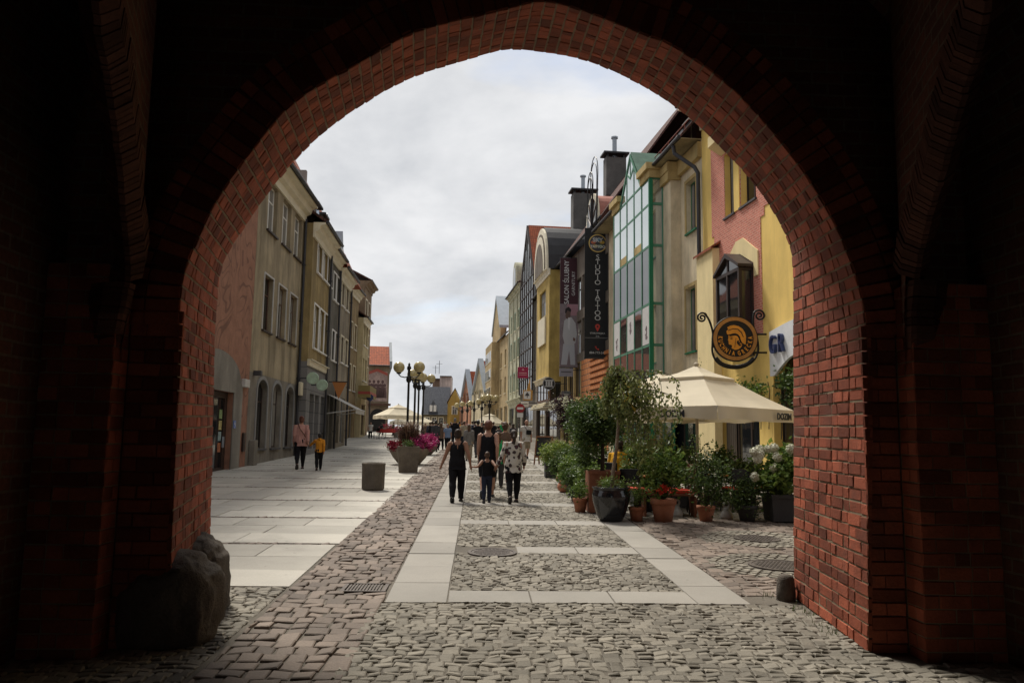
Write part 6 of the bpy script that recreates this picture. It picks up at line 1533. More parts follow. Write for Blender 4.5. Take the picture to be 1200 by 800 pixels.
for a in (-.18, .18): m.bar((a, -.25, 0), (a, 0, .7), .02); m.bar((a, .25, 0), (a, 0, .7), .02)
m.build('legs', M['ironblack'], t)

# cafe at the far left: two cream parasols, tables with red cloths, chairs
CG = 'far cafe parasols'
for k, (u, v, Y, lab) in enumerate(((467, 473.5, 78, 'far cream parasol before the mural house'), (484, 483, 92, 'paler far parasol behind the globe lamps'), (574, 484, 88, 'far cream parasol beside the no entry sign'))):
    p = onY(u, v, Y); parasol(p.x, Y, 1.85 if k < 2 else 1.3, p.z-g(Y), p.z-g(Y)-1.1, .5+.3*k, lab, CG, detail=True)
def table(x, y, label, group, top, cloth=None, r=.4, rot=0, legm=None):
    t = thing('cafe_table', label, 'table', (x, y, g(y)), rot, group)
    m = MB(); m.lathe([(.01, .70), (r, .70), (r+.01, .715), (r, .73), (.01, .73)], n=24); m.build('tabletop', top, t)
    m = MB(); m.bar((0, 0, .02), (0, 0, .7), .03); m.lathe([(.24, 0), (.24, .02), (.05, .05)], n=16); m.build('leg', legm or M['ironblack'], t); return t
def chair(x, y, rot, label, group, mat, cush=None):
    t = thing('cafe_chair', label, 'chair', (x, y, g(y)), rot, group)
    m = MB(); m.bbox(-.21, .21, -.21, .21, .43, .46, .01); m.build('seat', mat, t)
    if cush: m = MB(); m.bbox(-.2, .2, -.2, .2, .461, .51, .02); m.build('cushion', cush, t)
    m = MB(); m.bbox(-.2, .2, .185, .215, .62, .88, .012); m.build('backrest', mat, t)
    for a, b in ((-.19, -.19), (.19, -.19), (-.19, .2), (.19, .2)):
        m = MB(); m.tube([(a*1.1, b*1.15, 0), (a, b, .43)]+([(a, b+.02, .86)] if b > 0 else []), .014, 6); m.build('leg', mat, t)
    return t
red = surf('red_cloth', (.38, .035, .03), .8, .15); dk = M['ironblack']
for k, (u, v) in enumerate(((452, 513), (463, 512))):
    q = gnd(u, v); t = table(q.x, q.y, ['far cafe table under the parasol, nearer the mural house', 'far cafe table under the parasol, nearer the lamps'][k], 'far cafe tables', red, r=.75)
    m = MB(); m.lathe([(.77, .74), (.8, .45)], n=20, cap=False); tag(m.build('tablecloth', red, None, loc=(q.x, q.y, q.z)), ['dark red cloth on the far table nearer the mural house', 'dark red cloth on the far table nearer the lamps'][k], 'tablecloth')
for k, (u, v, r) in enumerate(((441, 514, .3), (446, 514.5, 2.2))):
    q = gnd(u, v); chair(q.x, q.y, r, ['far dark cafe chair nearest the archway house', 'far dark cafe chair nearer the red clothed tables'][k], 'far cafe chairs', dk)
# ================================================================== plants, pots, terrace
M['leaf_dark'] = leafmat('dark_leaf', (.025, .055, .014), (.11, .165, .04))
M['leaf_mid'] = leafmat('mid_leaf', (.055, .115, .022), (.19, .26, .055))
M['leaf_light'] = leafmat('light_leaf', (.10, .17, .03), (.26, .31, .07))
M['leaf_birch'] = leafmat('birch_leaf', (.075, .11, .03), (.24, .26, .085))
M['leaf_purple'] = leafmat('purple_leaf', (.022, .012, .016), (.07, .035, .04))
M['leaf_straw'] = leafmat('straw_grass', (.16, .14, .05), (.32, .27, .12))
M['leaf_brown'] = leafmat('brown_grass', (.09, .05, .035), (.24, .15, .10))
M['leaf_yellow'] = leafmat('yellow_leaf', (.40, .28, .03), (.55, .40, .06))
M['petal_white'] = leafmat('white_petal', (.52, .52, .38), (.72, .72, .58), .2)
M['petal_magenta'] = leafmat('magenta_petal', (.30, .012, .10), (.52, .05, .22), .2)
M['petal_red'] = leafmat('dark_red_petal', (.16, .008, .02), (.32, .02, .05), .2)
M['petal_scarlet'] = leafmat('scarlet_petal', (.50, .03, .015), (.65, .07, .03), .2)
M['bark'] = surf('pale_bark', (.20, .155, .115), .9, .35, 6, 40, .6)
M['bark_dark'] = surf('dark_bark', (.06, .045, .035), .9, .3, 6, 40, .6)
M['terra'] = surf('terracotta_pot', (.36, .15, .085), .85, .2, 4, 40, .2, stain=(.25, .13, .09))
M['glaze'] = plain('black_glaze', (.012, .013, .015), .12, 0, .6)
M['planter_dark'] = surf('dark_grey_planter', (.05, .05, .05), .7, .2, 3, 30, .2)
M['wood_red'] = surf('red_brown_wood', (.20, .075, .04), .65, .25, 2.5, 30, .2)

def leaves(name, pts, size, mat, parent, aspect=.45, droop=0, up=.35, dirs=None, seed=0):
    r = np.random.default_rng(seed+len(pts)); n = len(pts)
    d = r.normal(size=(n, 3)) if dirs is None else np.array(dirs)+r.normal(size=(n, 3))*.35
    d[:, 2] = d[:, 2]*.6+up-droop; d /= np.linalg.norm(d, axis=1)[:, None]+1e-9
    a = r.normal(size=(n, 3)); s_ = np.cross(d, a); s_ /= np.linalg.norm(s_, axis=1)[:, None]+1e-9; nn = np.cross(d, s_)
    L = size*r.uniform(.6, 1.25, n)[:, None]; w = L*aspect*.5
    p = np.array(pts); b = p; t = p+d*L; m = p+d*L*.5
    V = np.stack([b, m+s_*w+nn*w*.35, t, m-s_*w+nn*w*.35], 1).reshape(-1, 3)
    F = [(4*i, 4*i+1, 4*i+2) for i in range(n)]+[(4*i, 4*i+2, 4*i+3) for i in range(n)]
    me = bpy.data.meshes.new(name); me.from_pydata(V.tolist(), [], F); me.materials.append(mat); me.update()
    o = bpy.data.objects.new(name, me); COL.objects.link(o)
    if parent: o.parent = parent
    return o
def clumps(c, r, k, n, sig, seed=0, shell=.55, zmin=None):
    """k clumps of n points spread through an ellipsoid, denser towards its outside"""
    q = np.random.default_rng(seed); P = []; C = []
    while len(C) < k:
        v = q.normal(size=3); v /= np.linalg.norm(v); rad = shell+(1-shell)*q.random()**.6
        p = np.array(c)+v*rad*np.array(r)*q.uniform(.75, 1.12)
        if zmin is not None and p[2] < zmin: continue
        C.append(p); P.append(p+q.normal(size=(int(n*q.uniform(.6, 1.4)), 3))*sig*q.uniform(.7, 1.3))
    return np.concatenate(P), C
def stems(parent, base, C, r0, mat, name='stems', step=3):
    m = MB(); base = Vector(base)
    for c in C[::step]:
        c = Vector(c); mid = base.lerp(c, .5)+Vector((random.uniform(-.04, .04), random.uniform(-.04, .04), .05)); m.tube([base, mid, c], [r0, r0*.7, r0*.3], 5)
    return m.build(name, mat, parent)
def pot(parent, kind, r, hgt, mat):
    m = MB()
    if kind == 'flower': pr = [(r*.66, 0), (r*.90, hgt*.72), (r*.90, hgt*.74), (r, hgt*.76), (r*1.02, hgt*.98), (r*.98, hgt), (r*.9, hgt), (r*.86, hgt-.05)]
    elif kind == 'glazed': pr = [(r*.58, 0), (r*.62, .015), (r*.80, hgt*.22), (r*.98, hgt*.55), (r*1.03, hgt*.75), (r*.98, hgt*.88), (r*.93, hgt*.92), (r*1.02, hgt*.97), (r*1.02, hgt), (r*.92, hgt), (r*.88, hgt-.06)]
    elif kind == 'jar': pr = [(r*.55, 0), (r*.9, hgt*.25), (r, hgt*.45), (r*.85, hgt*.75), (r*.6, hgt*.88), (r*.72, hgt), (r*.6, hgt), (r*.5, hgt-.06)]
    elif kind == 'urn': pr = [(r*.75, 0), (r*.75, .04), (r*.6, hgt*.3), (r*.55, hgt*.6), (r*.7, hgt*.86), (r*1.1, hgt*.93), (r*1.12, hgt), (r*.9, hgt), (r*.8, hgt-.05)]
    else: pr = None
    if pr: m.lathe(pr, n=36); o = m.build('pot', mat, parent, True); 
    else:
        w = r; t = .03; b = .88 if kind == 'taper' else 1
        z0, z1 = .02, hgt
        def ringq(ww, z): return [(-ww, -ww, z), (ww, -ww, z), (ww, ww, z), (-ww, ww, z)]
        vs = ringq(w*b, z0)+ringq(w, z1)+ringq(w-t, z1)+ringq(w-t-.01, z1-.08)
        m.add(vs, [(0, 3, 2, 1)]+[(a+i, a+(i+1) % 4, a+4+(i+1) % 4, a+4+i) for a in (0, 4, 8) for i in range(4)])
        m.box(-w-.015, w+.015, -w-.015, -w+t, z1-.05, z1+.012); m.box(-w-.015, w+.015, w-t, w+.015, z1-.05, z1+.012)
        for a in (-w*.85, w*.85-.06): m.box(a, a+.06, -w*.8, w*.8, 0, .021)
        o = m.build('pot', mat, parent)
    m = MB()
    if pr: m.lathe([(.005, hgt-.045), (r*.88, hgt-.05)], n=20, cap=False)
    else: m.quad((-r+.04, -r+.04, hgt-.06), (r-.04, -r+.04, hgt-.06), (r-.04, r-.04, hgt-.06), (-r+.04, r-.04, hgt-.06))
    m.build('soil', M['soil'], parent); return o
def at_px(u, v): q = gnd(u, v); return Vector((q.x, q.y, q.z))
PLG = 'potted plants round the restaurant terrace'
def plant(name, label, u, v, kind, r, hgt, mat, dy=0, rot=0, cat='potted plant'):
    q = at_px(u, v); q.y += r+dy; q.z = g(q.y)
    q.x += (r+dy)*(q.x/max(q.y, 1))
    t = thing(name, label, cat, q, rot, PLG); pot(t, kind, r, hgt, mat); return t, q.y/933
# 1 weeping birch in the black glazed pot
t, s_ = plant('weeping_birch', 'slender weeping birch in a glossy black glazed pot', 716, 613, 'glazed', .34, .62, M['glaze'], cat='tree')
tr = [(.03, 0, .5), (.03, 0, .8), (.10, 0, 1.3), (.14, 0, 1.75), (.15, 0, 2.2), (.16, 0, 2.4), (.17, 0, 2.62)]
m = MB(); m.tube(smooth_path(tr, 5), [.038-.0006*i for i in range(31)], 9); m.build('trunk', M['bark'], t)
rs = np.random.default_rng(3); bm_ = MB(); LP = []; LD = []
for k in range(74):
    a = rs.uniform(0, 2*pi) if k % 3 else rs.uniform(-.9, .9); rr_ = abs(rs.normal(.34, .2))
    if cos(a) > -.2: rr_ *= 1.4
    else: rr_ *= .5
    z0 = rs.uniform(2.1, 2.6); x0, y0 = .16+rr_*cos(a), rr_*sin(a)*.8; zt = z0+rs.uniform(.05, .28)-rr_*.15
    ln = rs.uniform(.4, 1.35) if cos(a) > .3 else rs.uniform(.1, .4)
    P = [Vector((.16, 0, z0)), Vector(((.16+x0)/2, y0/2, zt+.1)), Vector((x0, y0, zt-.05)), Vector((x0*1.03, y0*1.03, zt-.05-ln*.5)), Vector((x0*1.05+rs.normal(0, .03), y0*1.05, zt-.05-ln))]
    P = smooth_path(P, 5); bm_.tube(P, [.009-.0004*i for i in range(len(P))], 4)
    for p in P[3:]:
        for _ in range(4): LP.append(np.array(p)+rs.normal(size=3)*.035); LD.append((rs.normal(0, .4), rs.normal(0, .4), -1))
bm_.build('branches', M['bark_dark'], t); leaves('foliage', LP, .075, M['leaf_birch'], t, .6, up=-.2, dirs=LD)
leaves('yellow_tags', [(.30+rs.normal(0, .09), -.25+rs.normal(0, .1), 2.32+rs.normal(0, .1)) for _ in range(14)], .16, M['leaf_yellow'], t, .4, up=-1)
P, C = clumps((0, 0, .66), (.30, .30, .12), 22, 26, .045, 5, zmin=.60); leaves('underplanting', P, .07, M['leaf_mid'], t, .25, up=.5)
# 2 dark dome tree in the red-brown wooden box
t, s_ = plant('dome_tree', 'dense dark green dome tree in a red brown wooden box', 706, 606, 'box', .30, .82, M['wood_red'], dy=.55, cat='tree')
m = MB(); m.tube([(0, 0, .7), (.01, 0, 1.1), (0, 0, 1.6), (0, 0, 1.9)], [.045, .04, .035, .02], 9); m.build('trunk', M['bark_dark'], t)
P, C = clumps((-.06, 0, 1.82), (.60, .55, .52), 95, 62, .085, 8, .35); leaves('crown', P, .075, M['leaf_dark'], t, .55, droop=.5); stems(t, (0, 0, 1.5), C, .018, M['bark_dark'], 'limbs')
P2_, C2 = clumps((-.32, -.1, 1.35), (.26, .3, .42), 30, 40, .08, 9, .3); leaves('hanging_foliage', P2_, .08, M['leaf_dark'], t, .5, droop=.9)
# 3 to 7 front row
def shrub(name, label, u, v, kind, r, hgt, mat, w, top, lm, k=40, n=40, sig=.06, leaf=.085, dy=0, asp=.5, z0=None, seed=1, dep=None):
    t, s_ = plant(name, label, u, v, kind, r, hgt, mat, dy); H = top
    lo = hgt-.02 if z0 is None else z0
    P, C = clumps((0, 0, (lo+H)/2), (w, dep or w*.8, (H-lo)/2), k, n, sig, seed, .3); leaves('foliage', P, leaf, lm, t, asp, seed=seed); stems(t, (0, 0, hgt-.06), C, .010, M['bark_dark']); return t
shrub('potted_herb', 'small terracotta pot with a feathery green herb by the black pot', 746, 611.5, 'flower', .15, .26, M['terra'], .20, .72, M['leaf_mid'], 20, 40, .05, .06, asp=.25, seed=2)
t = shrub('potted_shrub', 'wide terracotta pot with broad leaved shrub and one red flower', 777.5, 613, 'flower', .24, .42, M['terra'], .42, 1.28, M['leaf_mid'], 46, 34, .07, .11, asp=.5, seed=3)
P, C = clumps((-.06, -.22, .60), (.09, .06, .05), 5, 14, .03, 4); leaves('red_flower', P, .07, M['petal_scarlet'], t, .9)
t = shrub('potted_shrub', 'terracotta pot with tall loose shrub dotted with tiny white flowers', 827.5, 612, 'flower', .17, .29, M['terra'], .40, 1.32, M['leaf_dark'], 52, 36, .075, .075, seed=5)
P, C = clumps((0, -.1, .85), (.40, .3, .5), 20, 3, .04, 6, .7); leaves('white_flowers', P, .05, M['petal_white'], t, .9)
m = MB(); rs = np.random.default_rng(9); LP = []
for k in range(5):
    x, y = rs.normal(-.12, .12), rs.normal(0, .1); P = smooth_path([(x*.4, y, .3), (x*.8, y, 1.0), (x, y, 1.45+rs.uniform(0, .25))], 6); m.tube(P, .006, 4); LP += [np.array(p)+rs.normal(size=3)*.03 for p in P[6:] for _ in range(3)]
m.build('shoots', M['bark_dark'], t); leaves('shoot_leaves', LP, .05, M['leaf_mid'], t)
shrub('potted_bush', 'low dark bush spilling over a dark pot by the hydrangea', 876, 612, 'flower', .2, .3, M['planter_dark'], .34, .82, M['leaf_dark'], 50, 34, .07, .06, z0=.1, seed=7)
t = shrub('potted_hydrangea', 'white hydrangea with round flower heads in a tall dark grey box', 917, 613, 'taper', .29, .50, M['planter_dark'], .52, 1.42, M['leaf_mid'], 60, 30, .08, .13, asp=.6, z0=.45, seed=8)
rs = np.random.default_rng(12)
for k, (u, v) in enumerate(((884, 529), (890, 527), (907, 525), (887.5, 537), (911, 535.5), (908, 548.5), (927, 526), (929, 536), (884.5, 558.5), (889.5, 533), (900, 526), (922, 541))):
    p = onY(u, v, t.location.y-.38+.1*(k % 3)); c = Vector(p)-t.location
    q = rs.normal(size=(60, 3)); q /= np.linalg.norm(q, axis=1)[:, None]; rad = .078*rs.uniform(.85, 1.15); m = MB(); m.ball(c, rad*.95, 14, 10)
    for v_ in q: m.ball(c+Vector(v_.tolist())*rad, rad*rs.uniform(.16, .26), 6, 4)
    m.build('flower_head', M['petal_white'], t)
# second row on the terrace
for k, (u, v, w, top, lm, lab) in enumerate(((752, 599, .48, 1.5, 'leaf_mid', 'leafy shrub in a long dark trough behind the feathery herb'), (792, 597, .5, 1.4, 'leaf_dark', 'bushy shrub in a dark trough behind the wide terracotta pot'), (872, 598, .42, 1.1, 'leaf_dark', 'dark shrub in a trough by the restaurant door'))):
    shrub('potted_shrub', lab, u, v, 'box', .2, .35, M['planter_dark'], w, top, M[lm], 40, 34, .08, .10, seed=20+k, dy=.3)
for k, (u, v, w, top, lm, lab) in enumerate(((738, 588, .45, 1.5, 'leaf_dark', 'tall dark shrub in a trough behind the terrace tables, left'), (768, 586, .5, 1.55, 'leaf_mid', 'tall bright green shrub in a trough behind the terrace tables'), (842, 594, .45, 1.25, 'leaf_dark', 'dark spreading shrub in a trough behind the bell shaped weight'))):
    shrub('potted_shrub', lab, u, v, 'box', .2, .35, M['planter_dark'], w, top, M[lm], 44, 34, .09, .10, seed=26+k, dy=.3)
# left edge of the terrace, going back up the street
shrub('potted_shrub', 'shrub in a squat dark pot just left of the wooden box', 680, 601, 'flower', .15, .28, M['terra'], .20, .60, M['leaf_mid'], 18, 30, .05, .06, seed=31)
shrub('potted_shrub', 'rounded dark green shrub spreading over its pot at the kerb', 677, 589, 'flower', .2, .3, M['planter_dark'], .36, .85, M['leaf_dark'], 40, 40, .07, .07, z0=.15, seed=32)
shrub('potted_jar_plant', 'small round terracotta jar with a few leaves at the kerb', 662, 577.5, 'jar', .20, .30, M['terra'], .16, .52, M['leaf_mid'], 12, 26, .05, .06, seed=33)
shrub('potted_jar_plant', 'larger terracotta jar half hidden by dark green shrubs', 676.5, 573, 'jar', .24, .50, M['terra'], .30, .95, M['leaf_mid'], 26, 34, .07, .08, seed=34)
shrub('potted_shrub', 'leafy green shrub between the two terracotta jars', 668, 570, 'flower', .2, .3, M['planter_dark'], .42, 1.0, M['leaf_dark'], 46, 40, .08, .08, z0=.15, seed=35, dy=.2)
shrub('urn_plant', 'tall narrow terracotta urn topped with yellow green foliage', 657.5, 564, 'urn', .22, .72, M['terra'], .40, 1.12, M['leaf_light'], 34, 34, .08, .09, seed=36)
shrub('potted_grass', 'yellow green leafy plant in a dark trough beside the blackboard', 648, 560, 'box', .26, .42, M['planter_dark'], .42, 1.0, M['leaf_light'], 40, 36, .08, .10, asp=.4, seed=37)
t = shrub('potted_grass', 'straw coloured ornamental grass in a trough behind the blackboard', 652, 549, 'box', .26, .42, M['planter_dark'], .40, .9, M['leaf_mid'], 26, 30, .08, .09, asp=.4, seed=38)
def grass(parent, c, n, r, hgt, mat, name='grass_blades', seed=0, w=.012):
    rs = np.random.default_rng(seed); m = MB()
    for _ in range(n):
        a = rs.uniform(0, 2*pi); l = hgt*rs.uniform(.6, 1.1); sp = r*rs.uniform(.3, 1); x, y = c[0]+rs.normal(0, r*.2), c[1]+rs.normal(0, r*.2)
        p0 = Vector((x, y, c[2])); p1 = p0+Vector((cos(a)*sp*.35, sin(a)*sp*.35, l*.75)); p2 = p0+Vector((cos(a)*sp, sin(a)*sp, l*rs.uniform(.7, 1)))
        s_ = Vector((-sin(a), cos(a), 0))*w
        m.add([p0-s_, p0+s_, p1+s_*.8, p1-s_*.8, p2], [(0, 1, 2, 3), (3, 2, 4)])
    return m.build(name, mat, parent)
grass(t, (0, 0, .42), 260, .55, .75, M['leaf_straw'], seed=4)
for k, (u, v, w, top, lm, lab) in enumerate(((690, 594, .34, .95, 'leaf_mid', 'bright green shrub right at the left foot of the wooden box'), (672, 581, .36, .9, 'leaf_mid', 'fresh green shrub behind the round terracotta jar at the kerb'), (661, 571, .36, .95, 'leaf_dark', 'dark shrub at the kerb between round jar and tall urn'), (668, 560, .45, 1.25, 'leaf_dark', 'tall dark shrub behind the tall terracotta urn'), (645, 553, .34, .8, 'leaf_light', 'low yellow green plant at the foot of the blackboard'), (690, 575, .5, 1.4, 'leaf_dark', 'tall dark green shrub filling the gap behind the wooden box'))):
    shrub('potted_shrub', lab, u, v, 'flower', .19, .3, M['planter_dark'], w, top, M[lm], 46, 38, .075, .085, z0=.12, seed=80+k, dy=.12)
t, s_ = plant('purple_tree', 'dark purple leaved small tree with clusters of white blossom', 664, 552, 'box', .3, .5, M['planter_dark'], dy=.5, cat='tree')
m = MB(); m.tube([(0, 0, .4), (.02, 0, 1.2), (0, 0, 2.0)], [.05, .045, .03], 8); m.build('trunk', M['bark_dark'], t)
P, C = clumps((.0, 0, 2.05), (.62, .55, .72), 80, 50, .09, 41, .35); leaves('crown', P, .085, M['leaf_purple'], t, .55); stems(t, (0, 0, 1.5), C, .016, M['bark_dark'], 'limbs')
P, C = clumps((-.25, -.3, 2.25), (.5, .3, .4), 22, 16, .05, 42, .6); leaves('blossom', P, .06, M['petal_white'], t, .9)
t, s_ = plant('dome_tree', 'second dark green dome tree behind the purple one', 682, 566, 'box', .3, .6, M['planter_dark'], dy=.5, cat='tree')
m = MB(); m.tube([(0, 0, .5), (.0, 0, 1.2), (0, 0, 1.9)], [.05, .045, .03], 8); m.build('trunk', M['bark_dark'], t)
P, C = clumps((.0, 0, 1.9), (.52, .5, .62), 80, 55, .085, 43, .35); leaves('crown', P, .08, M['leaf_dark'], t, .55, droop=.3); stems(t, (0, 0, 1.4), C, .016, M['bark_dark'], 'limbs')
# flowers in the concrete bowl and planter
P, C = clumps((0, 0, .70), (.80, .72, .16), 70, 40, .07, 51, .45, zmin=.55); leaves('green_foliage', P, .07, M['leaf_dark'], BOWL)
P, C = clumps((.45, -.15, .75), (.48, .6, .22), 60, 46, .06, 52, .55, zmin=.45); leaves('magenta_flowers', P, .06, M['petal_magenta'], BOWL, .95)
P, C = clumps((-.45, -.25, .72), (.40, .5, .16), 40, 40, .055, 53, .55, zmin=.5); leaves('dark_red_flowers', P, .055, M['petal_red'], BOWL, .95)
grass(BOWL, (-.05, 0, .6), 620, .72, 1.15, M['leaf_brown'], 'brown_grasses', 6, .010)
P, C = clumps((.05, 0, 1.1), (.5, .45, .45), 36, 26, .07, 54, .3); leaves('purple_foliage', P, .07, M['leaf_purple'], BOWL, .4)
P, C = clumps((0, 0, .92), (.26, .26, .10), 18, 26, .05, 55, .3); leaves('foliage', P, .06, M['leaf_dark'], CPL)
q = gnd(497, 533); B2 = bowl_planter(497, 533.5, .62, .5, 'smaller flower bowl of magenta petunias behind the grassy bowl')
P, C = clumps((0, 0, .68), (.62, .6, .30), 70, 44, .06, 56, .6, zmin=.42); leaves('magenta_flowers', P, .06, M['petal_magenta'], B2, .95)
P, C = clumps((0, 0, .60), (.55, .55, .15), 30, 30, .06, 57, .4); leaves('green_foliage', P, .06, M['leaf_dark'], B2)
# far flower troughs by the cafe
for k, (u, v, w, mt, lab) in enumerate(((472, 513, 1.5, 'petal_magenta', 'far magenta flower trough behind the lamps'), (456, 507, 2.2, 'petal_red', 'far dark red flower trough by the cafe parasols'))):
    q = gnd(u, v); t = thing('flower_trough', lab, 'planter', q)
    m = MB(); m.bbox(-w/2, w/2, -.25, .25, 0, .5, .03); m.build('trough', M['conc'], t)
    P, C = clumps((0, 0, .6), (w/2, .3, .28), 40, 22, .07, 60+k); leaves('flowers', P, .10, M[mt], t, .9)
# ivy on the yellow restaurant
def ivy(label, u0, u1, v0, v1, n, seed, lm='leaf_dark'):
    x0, x1, z0, z1 = YR.rect(u0, u1, v0, v1, .12); rs = np.random.default_rng(seed); P = []
    for k in range(max(6, n//22)):
        cx, cz = rs.uniform(x0, x1), rs.uniform(z0, z1); P.append(np.stack([rs.normal(cx, .18, 22), rs.normal(-.14, .06, 22), rs.normal(cz, .18, 22)], 1))
    t = thing('ivy', label, 'ivy', YR.org, YR.root.rotation_euler.z, 'climbers on the yellow restaurant'); leaves('foliage', np.concatenate(P), .13, M[lm], t, .7)
    m = MB()
    for k in range(5): x = x0+(x1-x0)*k/4; m.tube([(x, -.06, min(z0, 2.9)-1.0), (x+.1, -.06, (z0+z1)/2), (x, -.06, z1)], .015, 5)
    m.build('stems', M['bark_dark'], t)
ivy('dark ivy clump on the wall left under the medallion', 823, 833, 425, 444, 260, 71)
ivy('ivy tuft on the wall above the parasol slope', 863, 898, 450, 468, 520, 72, 'leaf_mid')
ivy('ivy hanging around the arched opening beside the gate', 912, 934, 440, 476, 520, 73)

# terrace furniture
TG, HG = 'terrace tables', 'terrace chairs'
M['cush'] = surf('scarlet_cushion', (.50, .05, .025), .85, .1)
wood = surf('orange_brown_table_wood', (.36, .17, .05), .5, .2, 2, 30, .1)
for k, (x, y, lab) in enumerate(((3.55, 16.6, 'terrace table with orange brown top behind the black pot'), (4.9, 17.0, 'terrace table under the nearest parasol'), (6.3, 17.2, 'terrace table beside the restaurant door'), (3.6, 19.6, 'terrace table where the mustard jacket sits'), (5.4, 20.6, 'terrace table under the rear parasol'))):
    table(x, y, lab, TG, wood, r=.45)
for k, (x, y, r, cu, lab) in enumerate(((3.15, 16.1, 2.6, 1, 'dark cafe chair with scarlet cushion behind the birch pot'), (3.95, 16.0, 3.5, 1, 'dark cafe chair with scarlet cushion behind the feathery herb'), (4.55, 16.45, 2.9, 0, 'dark cafe chair at the table under the nearest parasol, left side'), (5.35, 16.5, 3.4, 1, 'dark cafe chair with scarlet cushion behind the white dotted shrub'), (6.0, 16.6, 2.7, 1, 'dark cafe chair with scarlet cushion by the door table'), (6.75, 16.7, 3.5, 0, 'dark cafe chair beside the hydrangea'), (3.2, 20.3, .2, 0, 'dark cafe chair at the mustard jacket table, far side'), (5.9, 21.1, .3, 0, 'dark cafe chair at the rear parasol table'))):
    chair(x, y, r, lab, HG, dk, M['cush'] if cu else None)
t = thing('bench', 'scarlet cushioned bench behind the birch pot', 'bench', (3.25, 15.65, g(15.65)))
m = MB(); m.bbox(-.05, 1.05, -.16, .16, .40, .44, .01)
m.build('seat', M['wood_red'], t); m = MB(); m.bbox(0, .42, -.15, .15, .441, .52, .025); m.bbox(.52, .95, -.15, .15, .441, .52, .025); m.build('cushions', M['cush'], t)
for a in (0, .98):
    m = MB(); m.box(a, a+.04, -.14, .14, 0, .40); m.build('leg', M['wood_red'], t)
for k, (u, v, lab) in enumerate(((851.5, 608, 'grey bell shaped weight with carrying ring right of the white dotted shrub'), (793, 605, 'grey bell shaped weight with carrying ring beside the wide terracotta pot'))):
    q = gnd(u, v); t = thing('ground_weight', lab, 'weight', q, group='bell shaped weights on the terrace')
    m = MB(); m.lathe([(.12, 0), (.125, .05), (.09, .13), (.055, .19), (.05, .22)], n=18); m.build('body', M['lightgrey'], t, True)
    m = MB(); m.tube([(.055*cos(a), 0, .27+.055*sin(a)) for a in [2*pi*j/16 for j in range(17)]], .02, 8, cap=False); m.build('ring', M['lightgrey'], t, True)
t = thing('wooden_post', 'dark red wooden post standing by the parasol pole', 'post', (onY(812, 590, 16.2).x, 16.2, g(16.2)))
m = MB(); m.bbox(-.07, .07, -.07, .07, 0, .95, .01); m.build('post', M['wood_red'], t); m = MB(); m.bbox(-.09, .09, -.09, .09, .951, .98, .008); m.build('cap', M['wood_red'], t)
# ================================================================== people
from mathutils import noise as mnoise
TRASH = []
SKIN = surf('skin', (.36, .20, .14), .6, .06, 8, 60, .03, spec=.35)
SKIN2 = surf('tanned_skin', (.27, .14, .09), .6, .06, 8, 60, .03, spec=.35)
def cloth(name, c, var=.15): return surf(name, c, .9, var, 5, 70, .25, spec=.1)
EYE = plain('dark_eye', (.01, .008, .007), .3); LIP = plain('lips', (.25, .08, .07), .5)
def flowered():
    m, t, b = newmat('flowered_blouse'); L = t.links.new
    tcn = nd(t, 'ShaderNodeTexCoord'); v = nd(t, 'ShaderNodeTexVoronoi', {'Scale': 9.5, 'Randomness': .9}); 
    n = nd(t, 'ShaderNodeTexNoise', {'Scale': 14, 'Detail': 3}); L(tcn.outputs['Object'], n.inputs['Vector'])
    vs = nd(t, 'ShaderNodeVectorMath', {3: .06}, operation='SCALE'); L(n.outputs['Color'], vs.inputs[0]); ad = nd(t, 'ShaderNodeVectorMath', operation='ADD'); L(tcn.outputs['Object'], ad.inputs[0]); L(vs.outputs[0], ad.inputs[1]); L(ad.outputs[0], v.inputs['Vector'])
    cr = nd(t, 'ShaderNodeValToRGB'); e = cr.color_ramp.elements; e[0].position = 0; e[0].color = (.10, .02, .025, 1); e[1].position = .52; e[1].color = (.50, .47, .42, 1)
    for p_, c in ((.30, (.045, .03, .035, 1)), (.44, (.06, .045, .045, 1)), (.48, (.50, .47, .42, 1))): x = e.new(p_); x.color = c
    L(v.outputs['Distance'], cr.inputs[0]); L(cr.outputs[0], b.inputs['Base Color']); b.inputs['Roughness'].default_value = .9; return m

def finish(mb, name, mat, parent, voxel, smooth=2, fold=0, seed=0):
    """fuses overlapping closed limbs into one continuous skin"""
    if 'drafting' not in bpy.data.scenes: bpy.data.scenes.new('drafting')
    TS = bpy.data.scenes['drafting']; o = mb.build('tmp', mat); COL.objects.unlink(o); TS.collection.objects.link(o)
    r = o.modifiers.new('r', 'REMESH'); r.mode = 'VOXEL'; r.voxel_size = voxel
    s_ = o.modifiers.new('s', 'SMOOTH'); s_.factor = .5; s_.iterations = smooth
    TS.view_layers[0].update()
    me = bpy.data.meshes.new_from_object(o.evaluated_get(TS.view_layers[0].depsgraph))
    TRASH.extend((o.data, o)); TS.collection.objects.unlink(o)
    me.materials.clear(); me.materials.append(mat); me.name = name
    if fold:
        n = len(me.vertices); co = np.empty(n*3, 'f'); no = np.empty(n*3, 'f'); me.vertices.foreach_get('co', co); me.vertex_normals.foreach_get('vector', no)
        co = co.reshape(-1, 3); no = no.reshape(-1, 3)
        w = np.array([mnoise.noise(Vector((c[0]*9+seed, c[1]*9, c[2]*5)))+.6*mnoise.noise(Vector((c[0]*22, c[1]*22+seed, c[2]*9))) for c in co.tolist()])
        me.vertices.foreach_set('co', (co+no*(fold*w)[:, None]).astype('f').ravel()); me.update()
    me.polygons.foreach_set('use_smooth', [True]*len(me.polygons))
    n = bpy.data.objects.new(name, me); COL.objects.link(n); n.parent = parent; return n
V = Vector
